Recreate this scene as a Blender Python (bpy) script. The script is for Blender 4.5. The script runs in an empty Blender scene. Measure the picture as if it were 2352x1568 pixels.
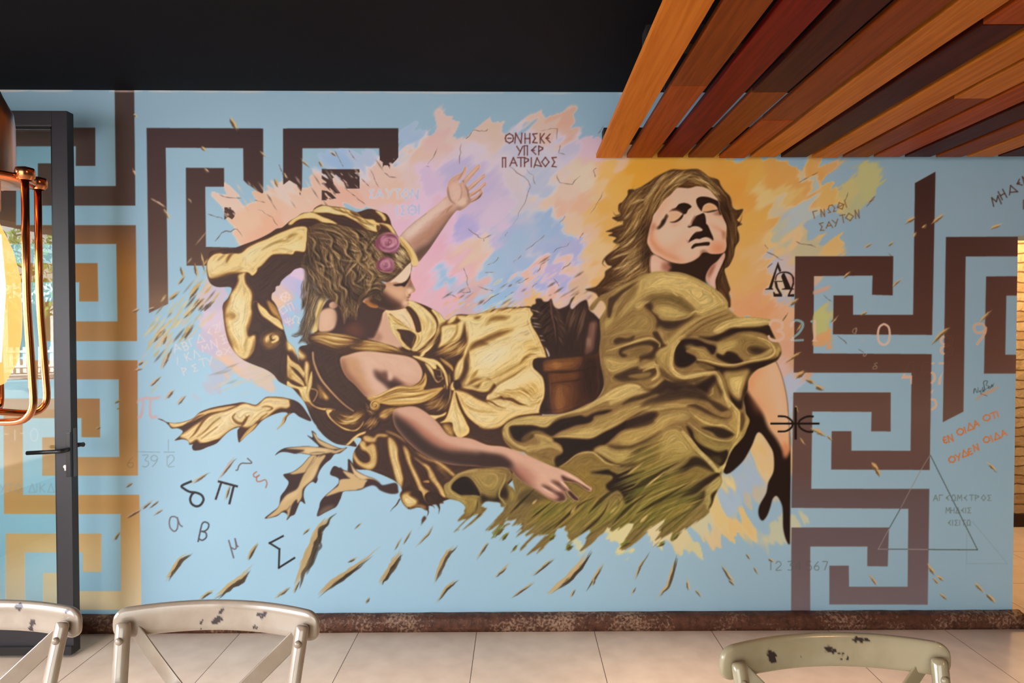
import bpy, bmesh, math, random
import numpy as np
from mathutils import Vector, Matrix, Euler

# ------------------------------------------------------------ camera, daylight, exposure
C = bpy.context.scene.collection
SC = bpy.context.scene
SC.view_settings.view_transform = 'Standard'
SC.view_settings.look = 'None'
SC.view_settings.gamma = 1
SC.view_settings.use_curve_mapping = False
SC.view_settings.exposure = 0.1
FPX, CAMH, CAMD = 1568.0, 1.55, 3.5
PITCH, YAW = math.radians(1.17), math.radians(0.67)      # looking slightly down and to the right
cd = bpy.data.cameras.new('camera'); cam = bpy.data.objects.new('camera', cd); C.objects.link(cam)
cam.location = (0, -CAMD, CAMH); cam.rotation_euler = (math.pi/2-PITCH, 0, -YAW)
cd.sensor_width = 36; cd.lens = 36*FPX/2352; cd.clip_start = .02; cd.clip_end = 300
SC.camera = cam
_R = np.array(Euler(cam.rotation_euler, 'XYZ').to_matrix())
def ray(px, py): return _R @ np.array([(px-1176)/FPX, -(py-784)/FPX, -1.0])
def at_y(px, py, Y=0.0):
    d = ray(px, py); t = (Y+CAMD)/d[1]; return Vector((d[0]*t, Y, CAMH+d[2]*t))
def at_z(px, py, Z):
    d = ray(px, py); t = (Z-CAMH)/d[2]; return Vector((d[0]*t, -CAMD+d[1]*t, Z))
def to_px(P):
    """wall point(s) -> image pixel positions, in which the mural is drawn"""
    v = (np.asarray(P)-np.array([0, -CAMD, CAMH])) @ _R
    return np.stack([1176-FPX*v[..., 0]/v[..., 2], 784+FPX*v[..., 1]/v[..., 2]], -1)

w = bpy.data.worlds.new('world'); SC.world = w; w.use_nodes = True
nt = w.node_tree; bg = nt.nodes['Background']
sky = nt.nodes.new('ShaderNodeTexSky'); sky.sky_type = 'NISHITA'; sky.sun_disc = False
sky.sun_elevation = math.radians(48); sky.sun_rotation = math.radians(200); sky.air_density = 1.2; sky.dust_density = 3.0
mix = nt.nodes.new('ShaderNodeMixRGB'); mix.inputs[0].default_value = .85; mix.inputs[2].default_value = (.95, 1.0, .96, 1)   # bright overcast
gain = nt.nodes.new('ShaderNodeVectorMath'); gain.operation = 'SCALE'; gain.inputs[3].default_value = .35
nt.links.new(sky.outputs[0], gain.inputs[0]); nt.links.new(gain.outputs[0], mix.inputs[1])
nt.links.new(mix.outputs[0], bg.inputs[0]); bg.inputs[1].default_value = 3.4

street_fill_sun = bpy.data.lights.new('street_fill_sun', 'SUN'); street_fill_sun.energy = 38; street_fill_sun.angle = math.radians(2); street_fill_sun.color = (1.0, .96, .9)      # added to brighten the street, angled to stay out of the room
so = bpy.data.objects.new('street_fill_sun', street_fill_sun); C.objects.link(so); so.rotation_euler = Vector((-.50, -.62, -.62)).to_track_quat('-Z', 'Y').to_euler()
def area(name, loc, aim, size, power, col, sy=None):
    l = bpy.data.lights.new(name, 'AREA'); l.energy = power; l.color = col; l.size = size
    if sy: l.shape = 'RECTANGLE'; l.size_y = sy
    o = bpy.data.objects.new(name, l); C.objects.link(o); o.location = loc
    o.rotation_euler = (Vector(aim)-Vector(loc)).to_track_quat('-Z', 'Y').to_euler(); return o
def point(name, loc, power, col, r=.04):
    l = bpy.data.lights.new(name, 'POINT'); l.energy = power; l.color = col; l.shadow_soft_size = r
    o = bpy.data.objects.new(name, l); C.objects.link(o); o.location = loc; return o
# daylight through the open shop front on the left and the one behind the camera
area('daylight_left', (-3.37, -4.05, 1.45), (-2.37, -4.05, 1.3), 3.0, 105, (.84, .80, 1.0), 1.3)
# warm lamps: dining room behind on the right, passage beyond the doorway
point('room_lamp', (2.1, -4.6, 2.2), 22, (1.0, .50, .22), .12)
def floor_fill_spot(name, loc, power, col, deg):
    l = bpy.data.lights.new(name, 'SPOT'); l.energy = power; l.color = col; l.spot_size = math.radians(deg); l.spot_blend = 1; l.shadow_soft_size = .05
    o = bpy.data.objects.new(name, l); C.objects.link(o); o.location = loc; return o
# added spots without fixtures, brightening the floor in front of the mural
for i, x in enumerate((-2.2, -1.0, .2)): floor_fill_spot('floor_fill_spot', (x, -1.05, 2.74), (125, 165, 165)[i], (1.0, .84, .70), 52)
for i, x in enumerate((1.05, 2.0, 3.2)): floor_fill_spot('floor_fill_spot', (x, -1.05, 2.36), (135, 105, 100)[i], (1.0, .74, .55), 54)
point('passage_lamp', (3.55, 1.15, 2.35), 70, (1.0, .72, .42), .06)

WHITE = False
# ------------------------------------------------------------ helpers
def mat(name, col, rough=.5, spec=.5, metal=0.0, bump=0.0, bscale=40.0, var=0.0, vscale=6.0, col2=None, coat=0.0):
    m = bpy.data.materials.new(name); m.use_nodes = True; n = m.node_tree.nodes; L = m.node_tree.links
    b = n['Principled BSDF']; b.inputs['Roughness'].default_value = rough; b.inputs['Metallic'].default_value = metal
    b.inputs['Specular IOR Level'].default_value = spec; b.inputs['Coat Weight'].default_value = coat; b.inputs['Coat Roughness'].default_value = .12
    tc = n.new('ShaderNodeTexCoord')
    if col2 is not None or var:
        nz = n.new('ShaderNodeTexNoise'); nz.inputs['Scale'].default_value = vscale; nz.inputs['Detail'].default_value = 6
        L.new(tc.outputs['Object'], nz.inputs['Vector'])
        rp = n.new('ShaderNodeValToRGB'); c2 = col2 if col2 is not None else tuple(c*(1-var) for c in col[:3])
        rp.color_ramp.elements[0].position = .35; rp.color_ramp.elements[1].position = .65
        rp.color_ramp.elements[0].color = (*c2[:3], 1); rp.color_ramp.elements[1].color = (*col[:3], 1)
        L.new(nz.outputs[0], rp.inputs[0]); L.new(rp.outputs[0], b.inputs['Base Color'])
    else: b.inputs['Base Color'].default_value = (*col[:3], 1)
    if bump:
        nb = n.new('ShaderNodeTexNoise'); nb.inputs['Scale'].default_value = bscale; nb.inputs['Detail'].default_value = 4
        L.new(tc.outputs['Object'], nb.inputs['Vector']); bp = n.new('ShaderNodeBump'); bp.inputs['Strength'].default_value = bump; bp.inputs['Distance'].default_value = .01
        L.new(nb.outputs[0], bp.inputs['Height']); L.new(bp.outputs[0], b.inputs['Normal'])
    return m
def lin(h):
    h = h.lstrip('#'); v = [int(h[i:i+2], 16)/255 for i in (0, 2, 4)]
    return tuple(((c+.055)/1.055)**2.4 if c > .04045 else c/12.92 for c in v)
def emat(name, col, s):
    m = bpy.data.materials.new(name); m.use_nodes = True; n = m.node_tree.nodes; n.clear()
    e = n.new('ShaderNodeEmission'); e.inputs[0].default_value = (*col, 1); e.inputs[1].default_value = s
    o = n.new('ShaderNodeOutputMaterial'); m.node_tree.links.new(e.outputs[0], o.inputs[0]); return m
def obj(name, bm, m, parent=None, smooth=False, loc=None):
    me = bpy.data.meshes.new(name); bmesh.ops.recalc_face_normals(bm, faces=bm.faces); bm.to_mesh(me); bm.free()
    if smooth:
        for p in me.polygons: p.use_smooth = True
    if m is not None: me.materials.append(m)
    o = bpy.data.objects.new(name, me); C.objects.link(o)
    if parent is not None: o.parent = parent
    if loc is not None: o.location = loc
    return o
def box(bm, x0, x1, y0, y1, z0, z1, bev=0.0):
    vs = [bm.verts.new(p) for p in ((x0,y0,z0),(x1,y0,z0),(x1,y1,z0),(x0,y1,z0),(x0,y0,z1),(x1,y0,z1),(x1,y1,z1),(x0,y1,z1))]
    fs = [bm.faces.new([vs[i] for i in f]) for f in ((0,3,2,1),(4,5,6,7),(0,1,5,4),(1,2,6,5),(2,3,7,6),(3,0,4,7))]
    if bev: bmesh.ops.bevel(bm, geom=list({e for f in fs for e in f.edges}), offset=bev, segments=2, profile=.7, affect='EDGES')
    return bm
def tube(bm, path, r, seg=12, closed=False, flat=1.0, caps=True):
    """round (or flattened) tube along a 3-D path; r a number or a list"""
    P = [Vector(p) for p in path]; n = len(P); rings = []
    up = Vector((0, 0, 1))
    prev = None
    for i, p in enumerate(P):
        a = P[i-1] if (i or closed) else p; b = P[(i+1) % n] if (i < n-1 or closed) else p
        d = (b-a).normalized()
        if prev is None: s = d.cross(up); s = s if s.length > .05 else d.cross(Vector((1, 0, 0)))
        else: s = prev-d*prev.dot(d)
        s.normalize(); prev = s; t = d.cross(s)
        rr = r[i] if isinstance(r, (list, tuple)) else r
        rings.append([bm.verts.new(p+(s*math.cos(2*math.pi*k/seg)*rr+t*math.sin(2*math.pi*k/seg)*rr*flat)) for k in range(seg)])
    for i in range(n if closed else n-1):
        A, B = rings[i], rings[(i+1) % n]
        for k in range(seg): bm.faces.new((A[k], A[(k+1) % seg], B[(k+1) % seg], B[k]))
    if caps and not closed: bm.faces.new(rings[0][::-1]); bm.faces.new(rings[-1])
    return bm
def lathe(bm, prof, seg=32, c=(0, 0, 0)):
    rings = []
    for r, z in prof:
        if r < 1e-6: rings.append([bm.verts.new((c[0], c[1], c[2]+z))])
        else: rings.append([bm.verts.new((c[0]+r*math.cos(2*math.pi*k/seg), c[1]+r*math.sin(2*math.pi*k/seg), c[2]+z)) for k in range(seg)])
    for A, B in zip(rings, rings[1:]):
        for k in range(seg):
            a, b_ = A[k % len(A)], A[(k+1) % len(A)]; c_, d = B[(k+1) % len(B)], B[k % len(B)]
            f = [v for i, v in enumerate((a, b_, c_, d)) if v not in (a, b_, c_, d)[:i]]
            if len(f) > 2: bm.faces.new(f)
    return bm
def arc(P, n=6):
    """round a polyline's corners"""
    P = [Vector(p) for p in P]; out = [P[0]]
    for a, b, c in zip(P, P[1:], P[2:]):
        r = min((b-a).length, (c-b).length)*.45; r = min(r, .025); u = b+(a-b).normalized()*r; v = b+(c-b).normalized()*r
        out += [u*(1-t)**2+b*2*t*(1-t)+v*t*t for t in np.linspace(0, 1, n)]
    return out+[P[-1]]
def thing(name, label, cat, loc=(0, 0, 0), rz=0.0, group=None):
    o = bpy.data.objects.new(name, None); C.objects.link(o); o.location = loc; o.rotation_euler = (0, 0, rz); o.empty_display_size = .1
    return tag(o, label, cat, group)
def tag(o, label, cat, group=None):
    o['label'] = label; o['category'] = cat
    if group: o['group'] = group
    return o
def struct(o): o['kind'] = 'structure'; return o
def BM(): return bmesh.new()

# ------------------------------------------------------------ room shell
CEIL = at_y(700, 209, 0).z
JX = at_y(2331, 1000, 0).x              # left jamb of the doorway on the right
HZ = at_y(2345, 541, 0).z               # underside of its header
BLUE = (.395, .645, .80)
M_wall = mat('blue_wall_paint', BLUE, .45, .4, bump=.08, bscale=220)
M_black = mat('black_ceiling_paint', (.0062, .0056, .0072), .75, .12, bump=.08, bscale=120)
M_dark = mat('dark_wall_paint', lin('#4a4038'), .6, .3, bump=.1, bscale=100)
bm = BM(); box(bm, -3.4, JX, 0, .2, 0, CEIL+.1); box(bm, JX, 4.2, 0, .2, HZ, CEIL+.1)
struct(obj('wall_back', bm, M_wall))
# tiled floor: 0.6 m porcelain tiles, thin joints, slightly skewed to the wall
def floor_mat():
    m = bpy.data.materials.new('floor_tiles'); m.use_nodes = True; n = m.node_tree.nodes; L = m.node_tree.links; b = n['Principled BSDF']
    tc = n.new('ShaderNodeTexCoord'); mp = n.new('ShaderNodeMapping'); mp.inputs['Rotation'].default_value = (0, 0, math.radians(1.1)); mp.inputs['Location'].default_value = (.139, -.03, 0)
    L.new(tc.outputs['Object'], mp.inputs['Vector'])
    br = n.new('ShaderNodeTexBrick'); br.offset = 0; br.inputs['Scale'].default_value = 1; br.inputs['Brick Width'].default_value = .6; br.inputs['Row Height'].default_value = .6
    br.inputs['Mortar Size'].default_value = .0017; br.inputs['Mortar Smooth'].default_value = .1
    br.inputs['Color1'].default_value = (*lin('#e6d3c0'), 1); br.inputs['Color2'].default_value = (*lin('#e0cbb8'), 1); br.inputs['Mortar'].default_value = (*lin('#5b4638'), 1)
    L.new(mp.outputs[0], br.inputs['Vector'])
    nz = n.new('ShaderNodeTexNoise'); nz.inputs['Scale'].default_value = 9; nz.inputs['Detail'].default_value = 8; L.new(tc.outputs['Object'], nz.inputs['Vector'])
    rp = n.new('ShaderNodeValToRGB'); rp.color_ramp.elements[0].color = (.86, .84, .82, 1); rp.color_ramp.elements[1].color = (1, 1, 1, 1); rp.color_ramp.elements[0].position = .3; rp.color_ramp.elements[1].position = .7
    L.new(nz.outputs[0], rp.inputs[0]); mx = n.new('ShaderNodeMixRGB'); mx.blend_type = 'MULTIPLY'; mx.inputs[0].default_value = 1
    L.new(br.outputs['Color'], mx.inputs[1]); L.new(rp.outputs[0], mx.inputs[2]); L.new(mx.outputs[0], b.inputs['Base Color'])
    b.inputs['Roughness'].default_value = .42; b.inputs['Specular IOR Level'].default_value = .35
    bp = n.new('ShaderNodeBump'); bp.inputs['Strength'].default_value = .35; bp.inputs['Distance'].default_value = .003; bp.invert = True
    L.new(br.outputs['Fac'], bp.inputs['Height']); L.new(bp.outputs[0], b.inputs['Normal'])
    return m
M_floor = floor_mat()
bm = BM(); box(bm, -3.4, 4.8, -6.9, 3.2, -.12, 0); struct(obj('floor', bm, M_floor))
bm = BM(); box(bm, -3.6, 4.8, -6.9, .2, CEIL, CEIL+.12); struct(obj('ceiling', bm, M_black))
# left side: parapet, beam and end pier of the open shop front
bm = BM(); box(bm, -3.6, -3.4, -6.9, -.95, -.12, .42); box(bm, -3.6, -3.4, -.95, .2, -.12, CEIL); box(bm, -3.6, -3.4, -6.9, -.95, 2.28, CEIL); box(bm, -3.6, -3.4, -6.9, -6.5, .42, 2.28)
struct(obj('wall_left', bm, M_dark))
bm = BM(); box(bm, 4.6, 4.8, -6.9, 3.2, 0, CEIL); struct(obj('wall_right', bm, M_dark))
bm = BM(); box(bm, -3.4, -3.0, -6.9, -6.7, 0, CEIL); box(bm, .5, 4.6, -6.9, -6.7, 0, CEIL); box(bm, -3.0, .5, -6.9, -6.7, 2.4, CEIL); struct(obj('wall_front', bm, M_dark))
# passage behind the doorway: rough limestone wall, plaster side, ceiling
def stone_mat():
    m = bpy.data.materials.new('limestone_blocks'); m.use_nodes = True; n = m.node_tree.nodes; L = m.node_tree.links; b = n['Principled BSDF']
    tc = n.new('ShaderNodeTexCoord'); mp = n.new('ShaderNodeMapping'); mp.inputs['Rotation'].default_value = (math.pi/2, 0, 0); L.new(tc.outputs['Object'], mp.inputs['Vector'])
    nzw = n.new('ShaderNodeTexNoise'); nzw.inputs['Scale'].default_value = 7; L.new(tc.outputs['Object'], nzw.inputs['Vector'])
    ad = n.new('ShaderNodeVectorMath'); ad.operation = 'MULTIPLY_ADD'; ad.inputs[1].default_value = (.05, .05, .05); L.new(nzw.outputs['Color'], ad.inputs[0]); L.new(mp.outputs[0], ad.inputs[2])
    br = n.new('ShaderNodeTexBrick'); br.inputs['Scale'].default_value = 1; br.inputs['Brick Width'].default_value = .36; br.inputs['Row Height'].default_value = .075; br.inputs['Mortar Size'].default_value = .006
    br.inputs['Color1'].default_value = (*lin('#d8bd92'), 1); br.inputs['Color2'].default_value = (*lin('#c2a276'), 1); br.inputs['Mortar'].default_value = (*lin('#8a6c48'), 1)
    L.new(ad.outputs[0], br.inputs['Vector'])
    nz = n.new('ShaderNodeTexNoise'); nz.inputs['Scale'].default_value = 22; nz.inputs['Detail'].default_value = 8; L.new(tc.outputs['Object'], nz.inputs['Vector'])
    rp = n.new('ShaderNodeValToRGB'); rp.color_ramp.elements[0].color = (.62, .55, .48, 1); rp.color_ramp.elements[1].color = (1, 1, 1, 1); L.new(nz.outputs[0], rp.inputs[0])
    mx = n.new('ShaderNodeMixRGB'); mx.blend_type = 'MULTIPLY'; mx.inputs[0].default_value = 1; L.new(br.outputs['Color'], mx.inputs[1]); L.new(rp.outputs[0], mx.inputs[2]); L.new(mx.outputs[0], b.inputs['Base Color'])
    sm = n.new('ShaderNodeMath'); sm.operation = 'SUBTRACT'; L.new(nz.outputs[0], sm.inputs[0]); L.new(br.outputs['Fac'], sm.inputs[1])
    bp = n.new('ShaderNodeBump'); bp.inputs['Strength'].default_value = .8; bp.inputs['Distance'].default_value = .02; L.new(sm.outputs[0], bp.inputs['Height']); L.new(bp.outputs[0], b.inputs['Normal'])
    b.inputs['Roughness'].default_value = .85; b.inputs['Specular IOR Level'].default_value = .2
    return m
M_stone = stone_mat()
PZ = 1.75
bm = BM(); box(bm, 2.0, 4.6, PZ, PZ+.2, .1, 2.6); struct(obj('wall_passage', bm, M_stone))
M_skirt = mat('brown_baseboard_glaze', lin('#7a4a34'), .6, .3, bump=.4, bscale=45, col2=lin('#5a3424'), vscale=26)
bm = BM(); box(bm, 2.0, 4.6, PZ-.02, PZ+.2, 0, .1); struct(obj('baseboard_passage', bm, mat('dark_skirting', lin('#3a2418'), .5, .3)))
bm = BM(); box(bm, 2.0, 2.2, .2, PZ, 0, 2.6); struct(obj('wall_passage_side', bm, mat('plaster', lin('#b8a084'), .8, .2)))
bm = BM(); box(bm, 2.0, 4.6, .2, PZ+.2, 2.6, 2.7); struct(obj('ceiling_passage', bm, mat('passage_plaster', lin('#cbb79c'), .8, .2)))
# brown half-round baseboard along the mural wall, returning a little past the jamb
bm = BM(); prof = [(0, 0), (-.052, 0), (-.056, .018)]+[(-.03-.027*math.cos(a), .045+.033*math.sin(a)) for a in np.linspace(0, math.pi/2, 7)]+[(-.012, .083), (0, .081)]
xs = np.r_[np.arange(-3.4, JX+.02, .08), JX+.03]; rr = random.Random(3); rows = []
for x in xs: rows.append([bm.verts.new((x, y*(1+rr.uniform(-.03, .03)), z*(1+rr.uniform(-.02, .02)))) for y, z in prof])
for A, B in zip(rows, rows[1:]):
    for k in range(len(prof)-1): bm.faces.new((A[k], A[k+1], B[k+1], B[k]))
bm.faces.new(rows[-1]); bm.faces.new(rows[0][::-1])
def skirt_mat():
    m = mat('glazed_brown_tile_skirting', lin('#6a4230'), .5, .35, bump=.5, bscale=60, col2=lin('#4a2c1f'), vscale=34)
    n = m.node_tree.nodes; L = m.node_tree.links; b = n['Principled BSDF']; src = b.inputs['Base Color'].links[0].from_socket
    tc = n.new('ShaderNodeTexCoord'); nz = n.new('ShaderNodeTexNoise'); nz.inputs['Scale'].default_value = 5; nz.inputs['Detail'].default_value = 3; L.new(tc.outputs['Object'], nz.inputs['Vector'])
    nz2 = n.new('ShaderNodeTexNoise'); nz2.inputs['Scale'].default_value = 70; nz2.inputs['Detail'].default_value = 6; L.new(tc.outputs['Object'], nz2.inputs['Vector'])
    ml = n.new('ShaderNodeMath'); ml.operation = 'MULTIPLY'; L.new(nz.outputs[0], ml.inputs[0]); L.new(nz2.outputs[0], ml.inputs[1])
    rp = n.new('ShaderNodeValToRGB'); rp.color_ramp.elements[0].position = .26; rp.color_ramp.elements[1].position = .40; L.new(ml.outputs[0], rp.inputs[0])
    mx = n.new('ShaderNodeMixRGB'); L.new(rp.outputs[0], mx.inputs[0]); L.new(src, mx.inputs[1]); mx.inputs[2].default_value = (*lin('#a4846c'), 1); L.new(mx.outputs[0], b.inputs['Base Color'])
    return m
struct(obj('baseboard_back', bm, skirt_mat(), smooth=True))

LIGHT = [[0.8894, -0.1221, -0.0546, -0.0478, -0.0238, 0.0353, -0.451, 0.1127, 0.0158, -0.0158, 0.0023, -0.1882, 0.0642, -0.0125, 0.0386, 0.7894, -0.0621, 0.0612, -0.1009, -0.0805, -0.4129],
 [0.7735, -0.1288, -0.0614, -0.0316, -0.0068, 0.03, -0.4818, 0.0911, -0.0124, -0.0039, 0.0256, -0.1973, 0.0561, -0.0243, 0.0377, 0.7929, -0.0326, 0.0771, 0.0001, -0.078, -0.4751],
 [0.7254, -0.1231, -0.0594, -0.0183, -0.0013, 0.0227, -0.5128, 0.0992, -0.0101, -0.0047, 0.0276, -0.1887, 0.0523, -0.0256, 0.0309, 0.8318, -0.0369, 0.0683, -0.0023, -0.0699, -0.4921]]

# ---------------------------------------------------------------- mural paint engine
# The mural is painted stroke by stroke into an array laid out in image pixels (1 pixel = 2.25 mm of wall),
# which then colours the vertices of the paint layer on the wall.
MX0, MY0, MW, MH = -260, 150, 2640, 1340
CV = np.zeros((MH, MW, 3), np.float32)
OWN = np.zeros((MH, MW), np.uint8)
_rng = np.random.RandomState(7)
_tr = [0.0, 0.0, 1.0]
_own = [0]
def V(ox=0, oy=0, s=1.0): _tr[:] = [ox, oy, s]
def own(k): _own[0] = k
def hexc(c):
    if isinstance(c, str):
        c = c.lstrip('#')
        return np.array([int(c[i:i+2], 16)/255 for i in (0, 2, 4)], np.float32)
    return np.array(c, np.float32)
def pts(s):
    a = np.array(s.split(), float) if isinstance(s, str) else np.array(s, float)
    a = a.reshape(-1, 2)
    return a/_tr[2] + np.array([_tr[0]-MX0, _tr[1]-MY0])
def smooth(p, closed=True, n=5):
    if len(p) < 3: return p
    if closed: q = np.vstack([p[-1:], p, p[:2]])
    else: q = np.vstack([2*p[0]-p[1], p, 2*p[-1]-p[-2]])
    t = np.linspace(0, 1, n, endpoint=False)[:, None, None]
    p0, p1, p2, p3 = q[:-3], q[1:-2], q[2:-1], q[3:]
    # limited tangents (keep long/short neighbour segments from overshooting)
    d1 = np.linalg.norm(p2-p1, axis=1, keepdims=True)+1e-6
    m1 = (p2-p0)/2; m2 = (p3-p1)/2
    m1 = m1*np.minimum(1, 1.2*d1/(np.linalg.norm(m1, axis=1, keepdims=True)+1e-6))
    m2 = m2*np.minimum(1, 1.2*d1/(np.linalg.norm(m2, axis=1, keepdims=True)+1e-6))
    h = (2*t**3-3*t**2+1)*p1 + (t**3-2*t**2+t)*m1 + (-2*t**3+3*t**2)*p2 + (t**3-t**2)*m2
    h = h.transpose(1, 0, 2).reshape(-1, 2)
    if not closed: h = np.vstack([h, p[-1:]])
    return h
def box1(a, r, ax):
    if r < 1: return a
    pad = [(0, 0), (0, 0)]; pad[ax] = (r+1, r)
    c = np.cumsum(np.pad(a, pad), axis=ax)
    n = a.shape[ax]
    hi = np.take(c, np.arange(2*r+1, 2*r+1+n), axis=ax); lo = np.take(c, np.arange(0, n), axis=ax)
    return (hi-lo)/(2*r+1)
def blur(a, b):
    r = int(round(b*0.72))
    if r < 1: return a if b < .3 else (box1(box1(a, 1, 0), 1, 1)*b + a*(1-b) if b < 1 else box1(box1(a, 1, 0), 1, 1))
    for _ in range(2): a = box1(box1(a, r, 0), r, 1)
    return a
SUB = 3
def raster(p, b=0):
    m = int(3*b)+2
    x0 = int(max(0, np.floor(p[:, 0].min())-m)); x1 = int(min(MW, np.ceil(p[:, 0].max())+m+1))
    y0 = int(max(0, np.floor(p[:, 1].min())-m)); y1 = int(min(MH, np.ceil(p[:, 1].max())+m+1))
    if x1-x0 < 1 or y1-y0 < 1: return None
    w, h = x1-x0, y1-y0
    q = p-np.array([x0, y0]); r = np.roll(q, -1, 0)
    ya, yb = q[:, 1]*SUB-.5, r[:, 1]*SUB-.5
    lo = np.ceil(np.minimum(ya, yb)).astype(int); hi = np.ceil(np.maximum(ya, yb)).astype(int)
    lo = np.clip(lo, 0, h*SUB); hi = np.clip(hi, 0, h*SUB)
    n = hi-lo; k = np.repeat(np.arange(len(q)), n)
    if len(k) == 0: return None
    rows = np.arange(len(k))-np.repeat(np.cumsum(n)-n, n)+lo[k]
    t = (rows-ya[k])/(yb[k]-ya[k])
    xs = np.clip(q[k, 0]+(r[k, 0]-q[k, 0])*t, 0, w-1e-3)
    sg = np.sign(yb[k]-ya[k]); ix = xs.astype(int); fr = xs-ix
    D = np.bincount(rows*(w+2)+ix, sg*(1-fr), minlength=h*SUB*(w+2)) + np.bincount(rows*(w+2)+ix+1, sg*fr, minlength=h*SUB*(w+2))
    A = np.clip(np.abs(np.cumsum(D.reshape(h*SUB, w+2), 1)), 0, 1)[:, :w].reshape(h, SUB, w).mean(1).astype(np.float32)
    if b: A = blur(A, b)
    return (x0, y0, x1, y1, A)
def put(M, col, a=1.0, cl=None):
    if M is None: return None
    x0, y0, x1, y1, A = M
    A = A*a
    if cl is not None:
        cx0, cy0, cx1, cy1, B = cl
        F = np.zeros_like(A)
        u0, v0, u1, v1 = max(x0, cx0), max(y0, cy0), min(x1, cx1), min(y1, cy1)
        if u1 <= u0 or v1 <= v0: return M
        F[v0-y0:v1-y0, u0-x0:u1-x0] = B[v0-cy0:v1-cy0, u0-cx0:u1-cx0]
        A = A*F
    c = hexc(col) if not (isinstance(col, np.ndarray) and col.ndim == 3) else col
    R = CV[y0:y1, x0:x1]
    R += (c-R)*A[..., None]
    if _own[0]: OWN[y0:y1, x0:x1][A > .5] = _own[0]
    return M
def P(col, s, b=0.6, a=1.0, cl=None, sm=1):
    p = pts(s)
    if sm: p = smooth(p)
    return put(raster(p, b), col, a, cl)
def ribbon(p, w):
    d = np.gradient(p, axis=0); d /= np.linalg.norm(d, axis=1, keepdims=True)+1e-6
    nn = np.stack([-d[:, 1], d[:, 0]], 1)
    L = np.r_[0, np.cumsum(np.linalg.norm(np.diff(p, axis=0), axis=1))]; L /= L[-1]+1e-6
    ww = np.interp(L, np.linspace(0, 1, len(w)), w)[:, None]/2
    return np.vstack([p+nn*ww, (p-nn*ww)[::-1]])
def S(col, w, s, b=0.6, a=1.0, cl=None, sm=1):
    """stroke; w = one width (blunt) or a list of widths along it, in image pixels"""
    p = pts(s)
    if sm and len(p) > 2: p = smooth(p, False)
    elif len(p) == 2: p = p[0]+(p[1]-p[0])*np.linspace(0, 1, 8)[:, None]
    else:
        p = np.vstack([p[i]+(p[i+1]-p[i])*np.linspace(0, 1, 7)[:-1, None] for i in range(len(p)-1)]+[p[-1:]])
    if not isinstance(w, (list, tuple)): w = [w, w]
    return put(raster(ribbon(p, w), b), col, a, cl)
def LN(col, w, s, b=.5, a=1.0, cl=None):
    """straight-cornered line of even width (lettering)"""
    p = pts(s)
    for i in range(len(p)-1):
        d = p[i+1]-p[i]; d = d/(np.linalg.norm(d)+1e-6); n = np.array([-d[1], d[0]])*w/2; e = d*w/2
        put(raster(np.array([p[i]-e+n, p[i+1]+e+n, p[i+1]+e-n, p[i]-e-n]), b), col, a, cl)
def E(col, x, y, rx, ry, rot=0, b=2, a=1.0, cl=None):
    t = np.linspace(0, 2*np.pi, 40, endpoint=False); c, s_ = math.cos(math.radians(rot)), math.sin(math.radians(rot))
    px, py = rx*np.cos(t), ry*np.sin(t)
    q = np.stack([x+px*c-py*s_, y+px*s_+py*c], 1).ravel()
    return P(col, q, b, a, cl, 0)
def union(*ms):
    ms = [m for m in ms if m is not None]
    x0 = min(m[0] for m in ms); y0 = min(m[1] for m in ms); x1 = max(m[2] for m in ms); y1 = max(m[3] for m in ms)
    A = np.zeros((y1-y0, x1-x0), np.float32)
    for m in ms:
        v = A[m[1]-y0:m[3]-y0, m[0]-x0:m[2]-x0]; np.maximum(v, m[4], out=v)
    return (x0, y0, x1, y1, A)
def noise(sx, sy, rot=0, seed=1, box=None):
    """value noise, feature size sx,sy image pixels along an axis turned by rot degrees"""
    x0, y0, x1, y1 = box or (0, 0, MW, MH)
    Y, X = np.mgrid[y0:y1, x0:x1].astype(np.float32)
    c, s_ = math.cos(math.radians(rot)), math.sin(math.radians(rot))
    u = (X*c+Y*s_)/sx; v = (-X*s_+Y*c)/sy
    iu = np.floor(u).astype(np.int32); iv = np.floor(v).astype(np.int32); fu = u-iu; fv = v-iv
    T = np.random.RandomState(seed).rand(256, 256).astype(np.float32)
    fu = fu*fu*(3-2*fu); fv = fv*fv*(3-2*fv)
    g = lambda a, b_: T[(iv+b_) & 255, (iu+a) & 255]
    return (g(0, 0)*(1-fu)+g(1, 0)*fu)*(1-fv)+(g(0, 1)*(1-fu)+g(1, 1)*fu)*fv
def grain(cl, amt=.05, sx=14, sy=3, rot=-45, seed=3, cols=None):
    """brush texture inside a mask"""
    x0, y0, x1, y1, A = cl
    n = noise(sx, sy, rot, seed, (x0, y0, x1, y1))*.6+noise(sx/2.5, sy/2, rot, seed+1, (x0, y0, x1, y1))*.4-.5
    R = CV[y0:y1, x0:x1]
    R *= 1+(n*2*amt*A)[..., None]
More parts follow.
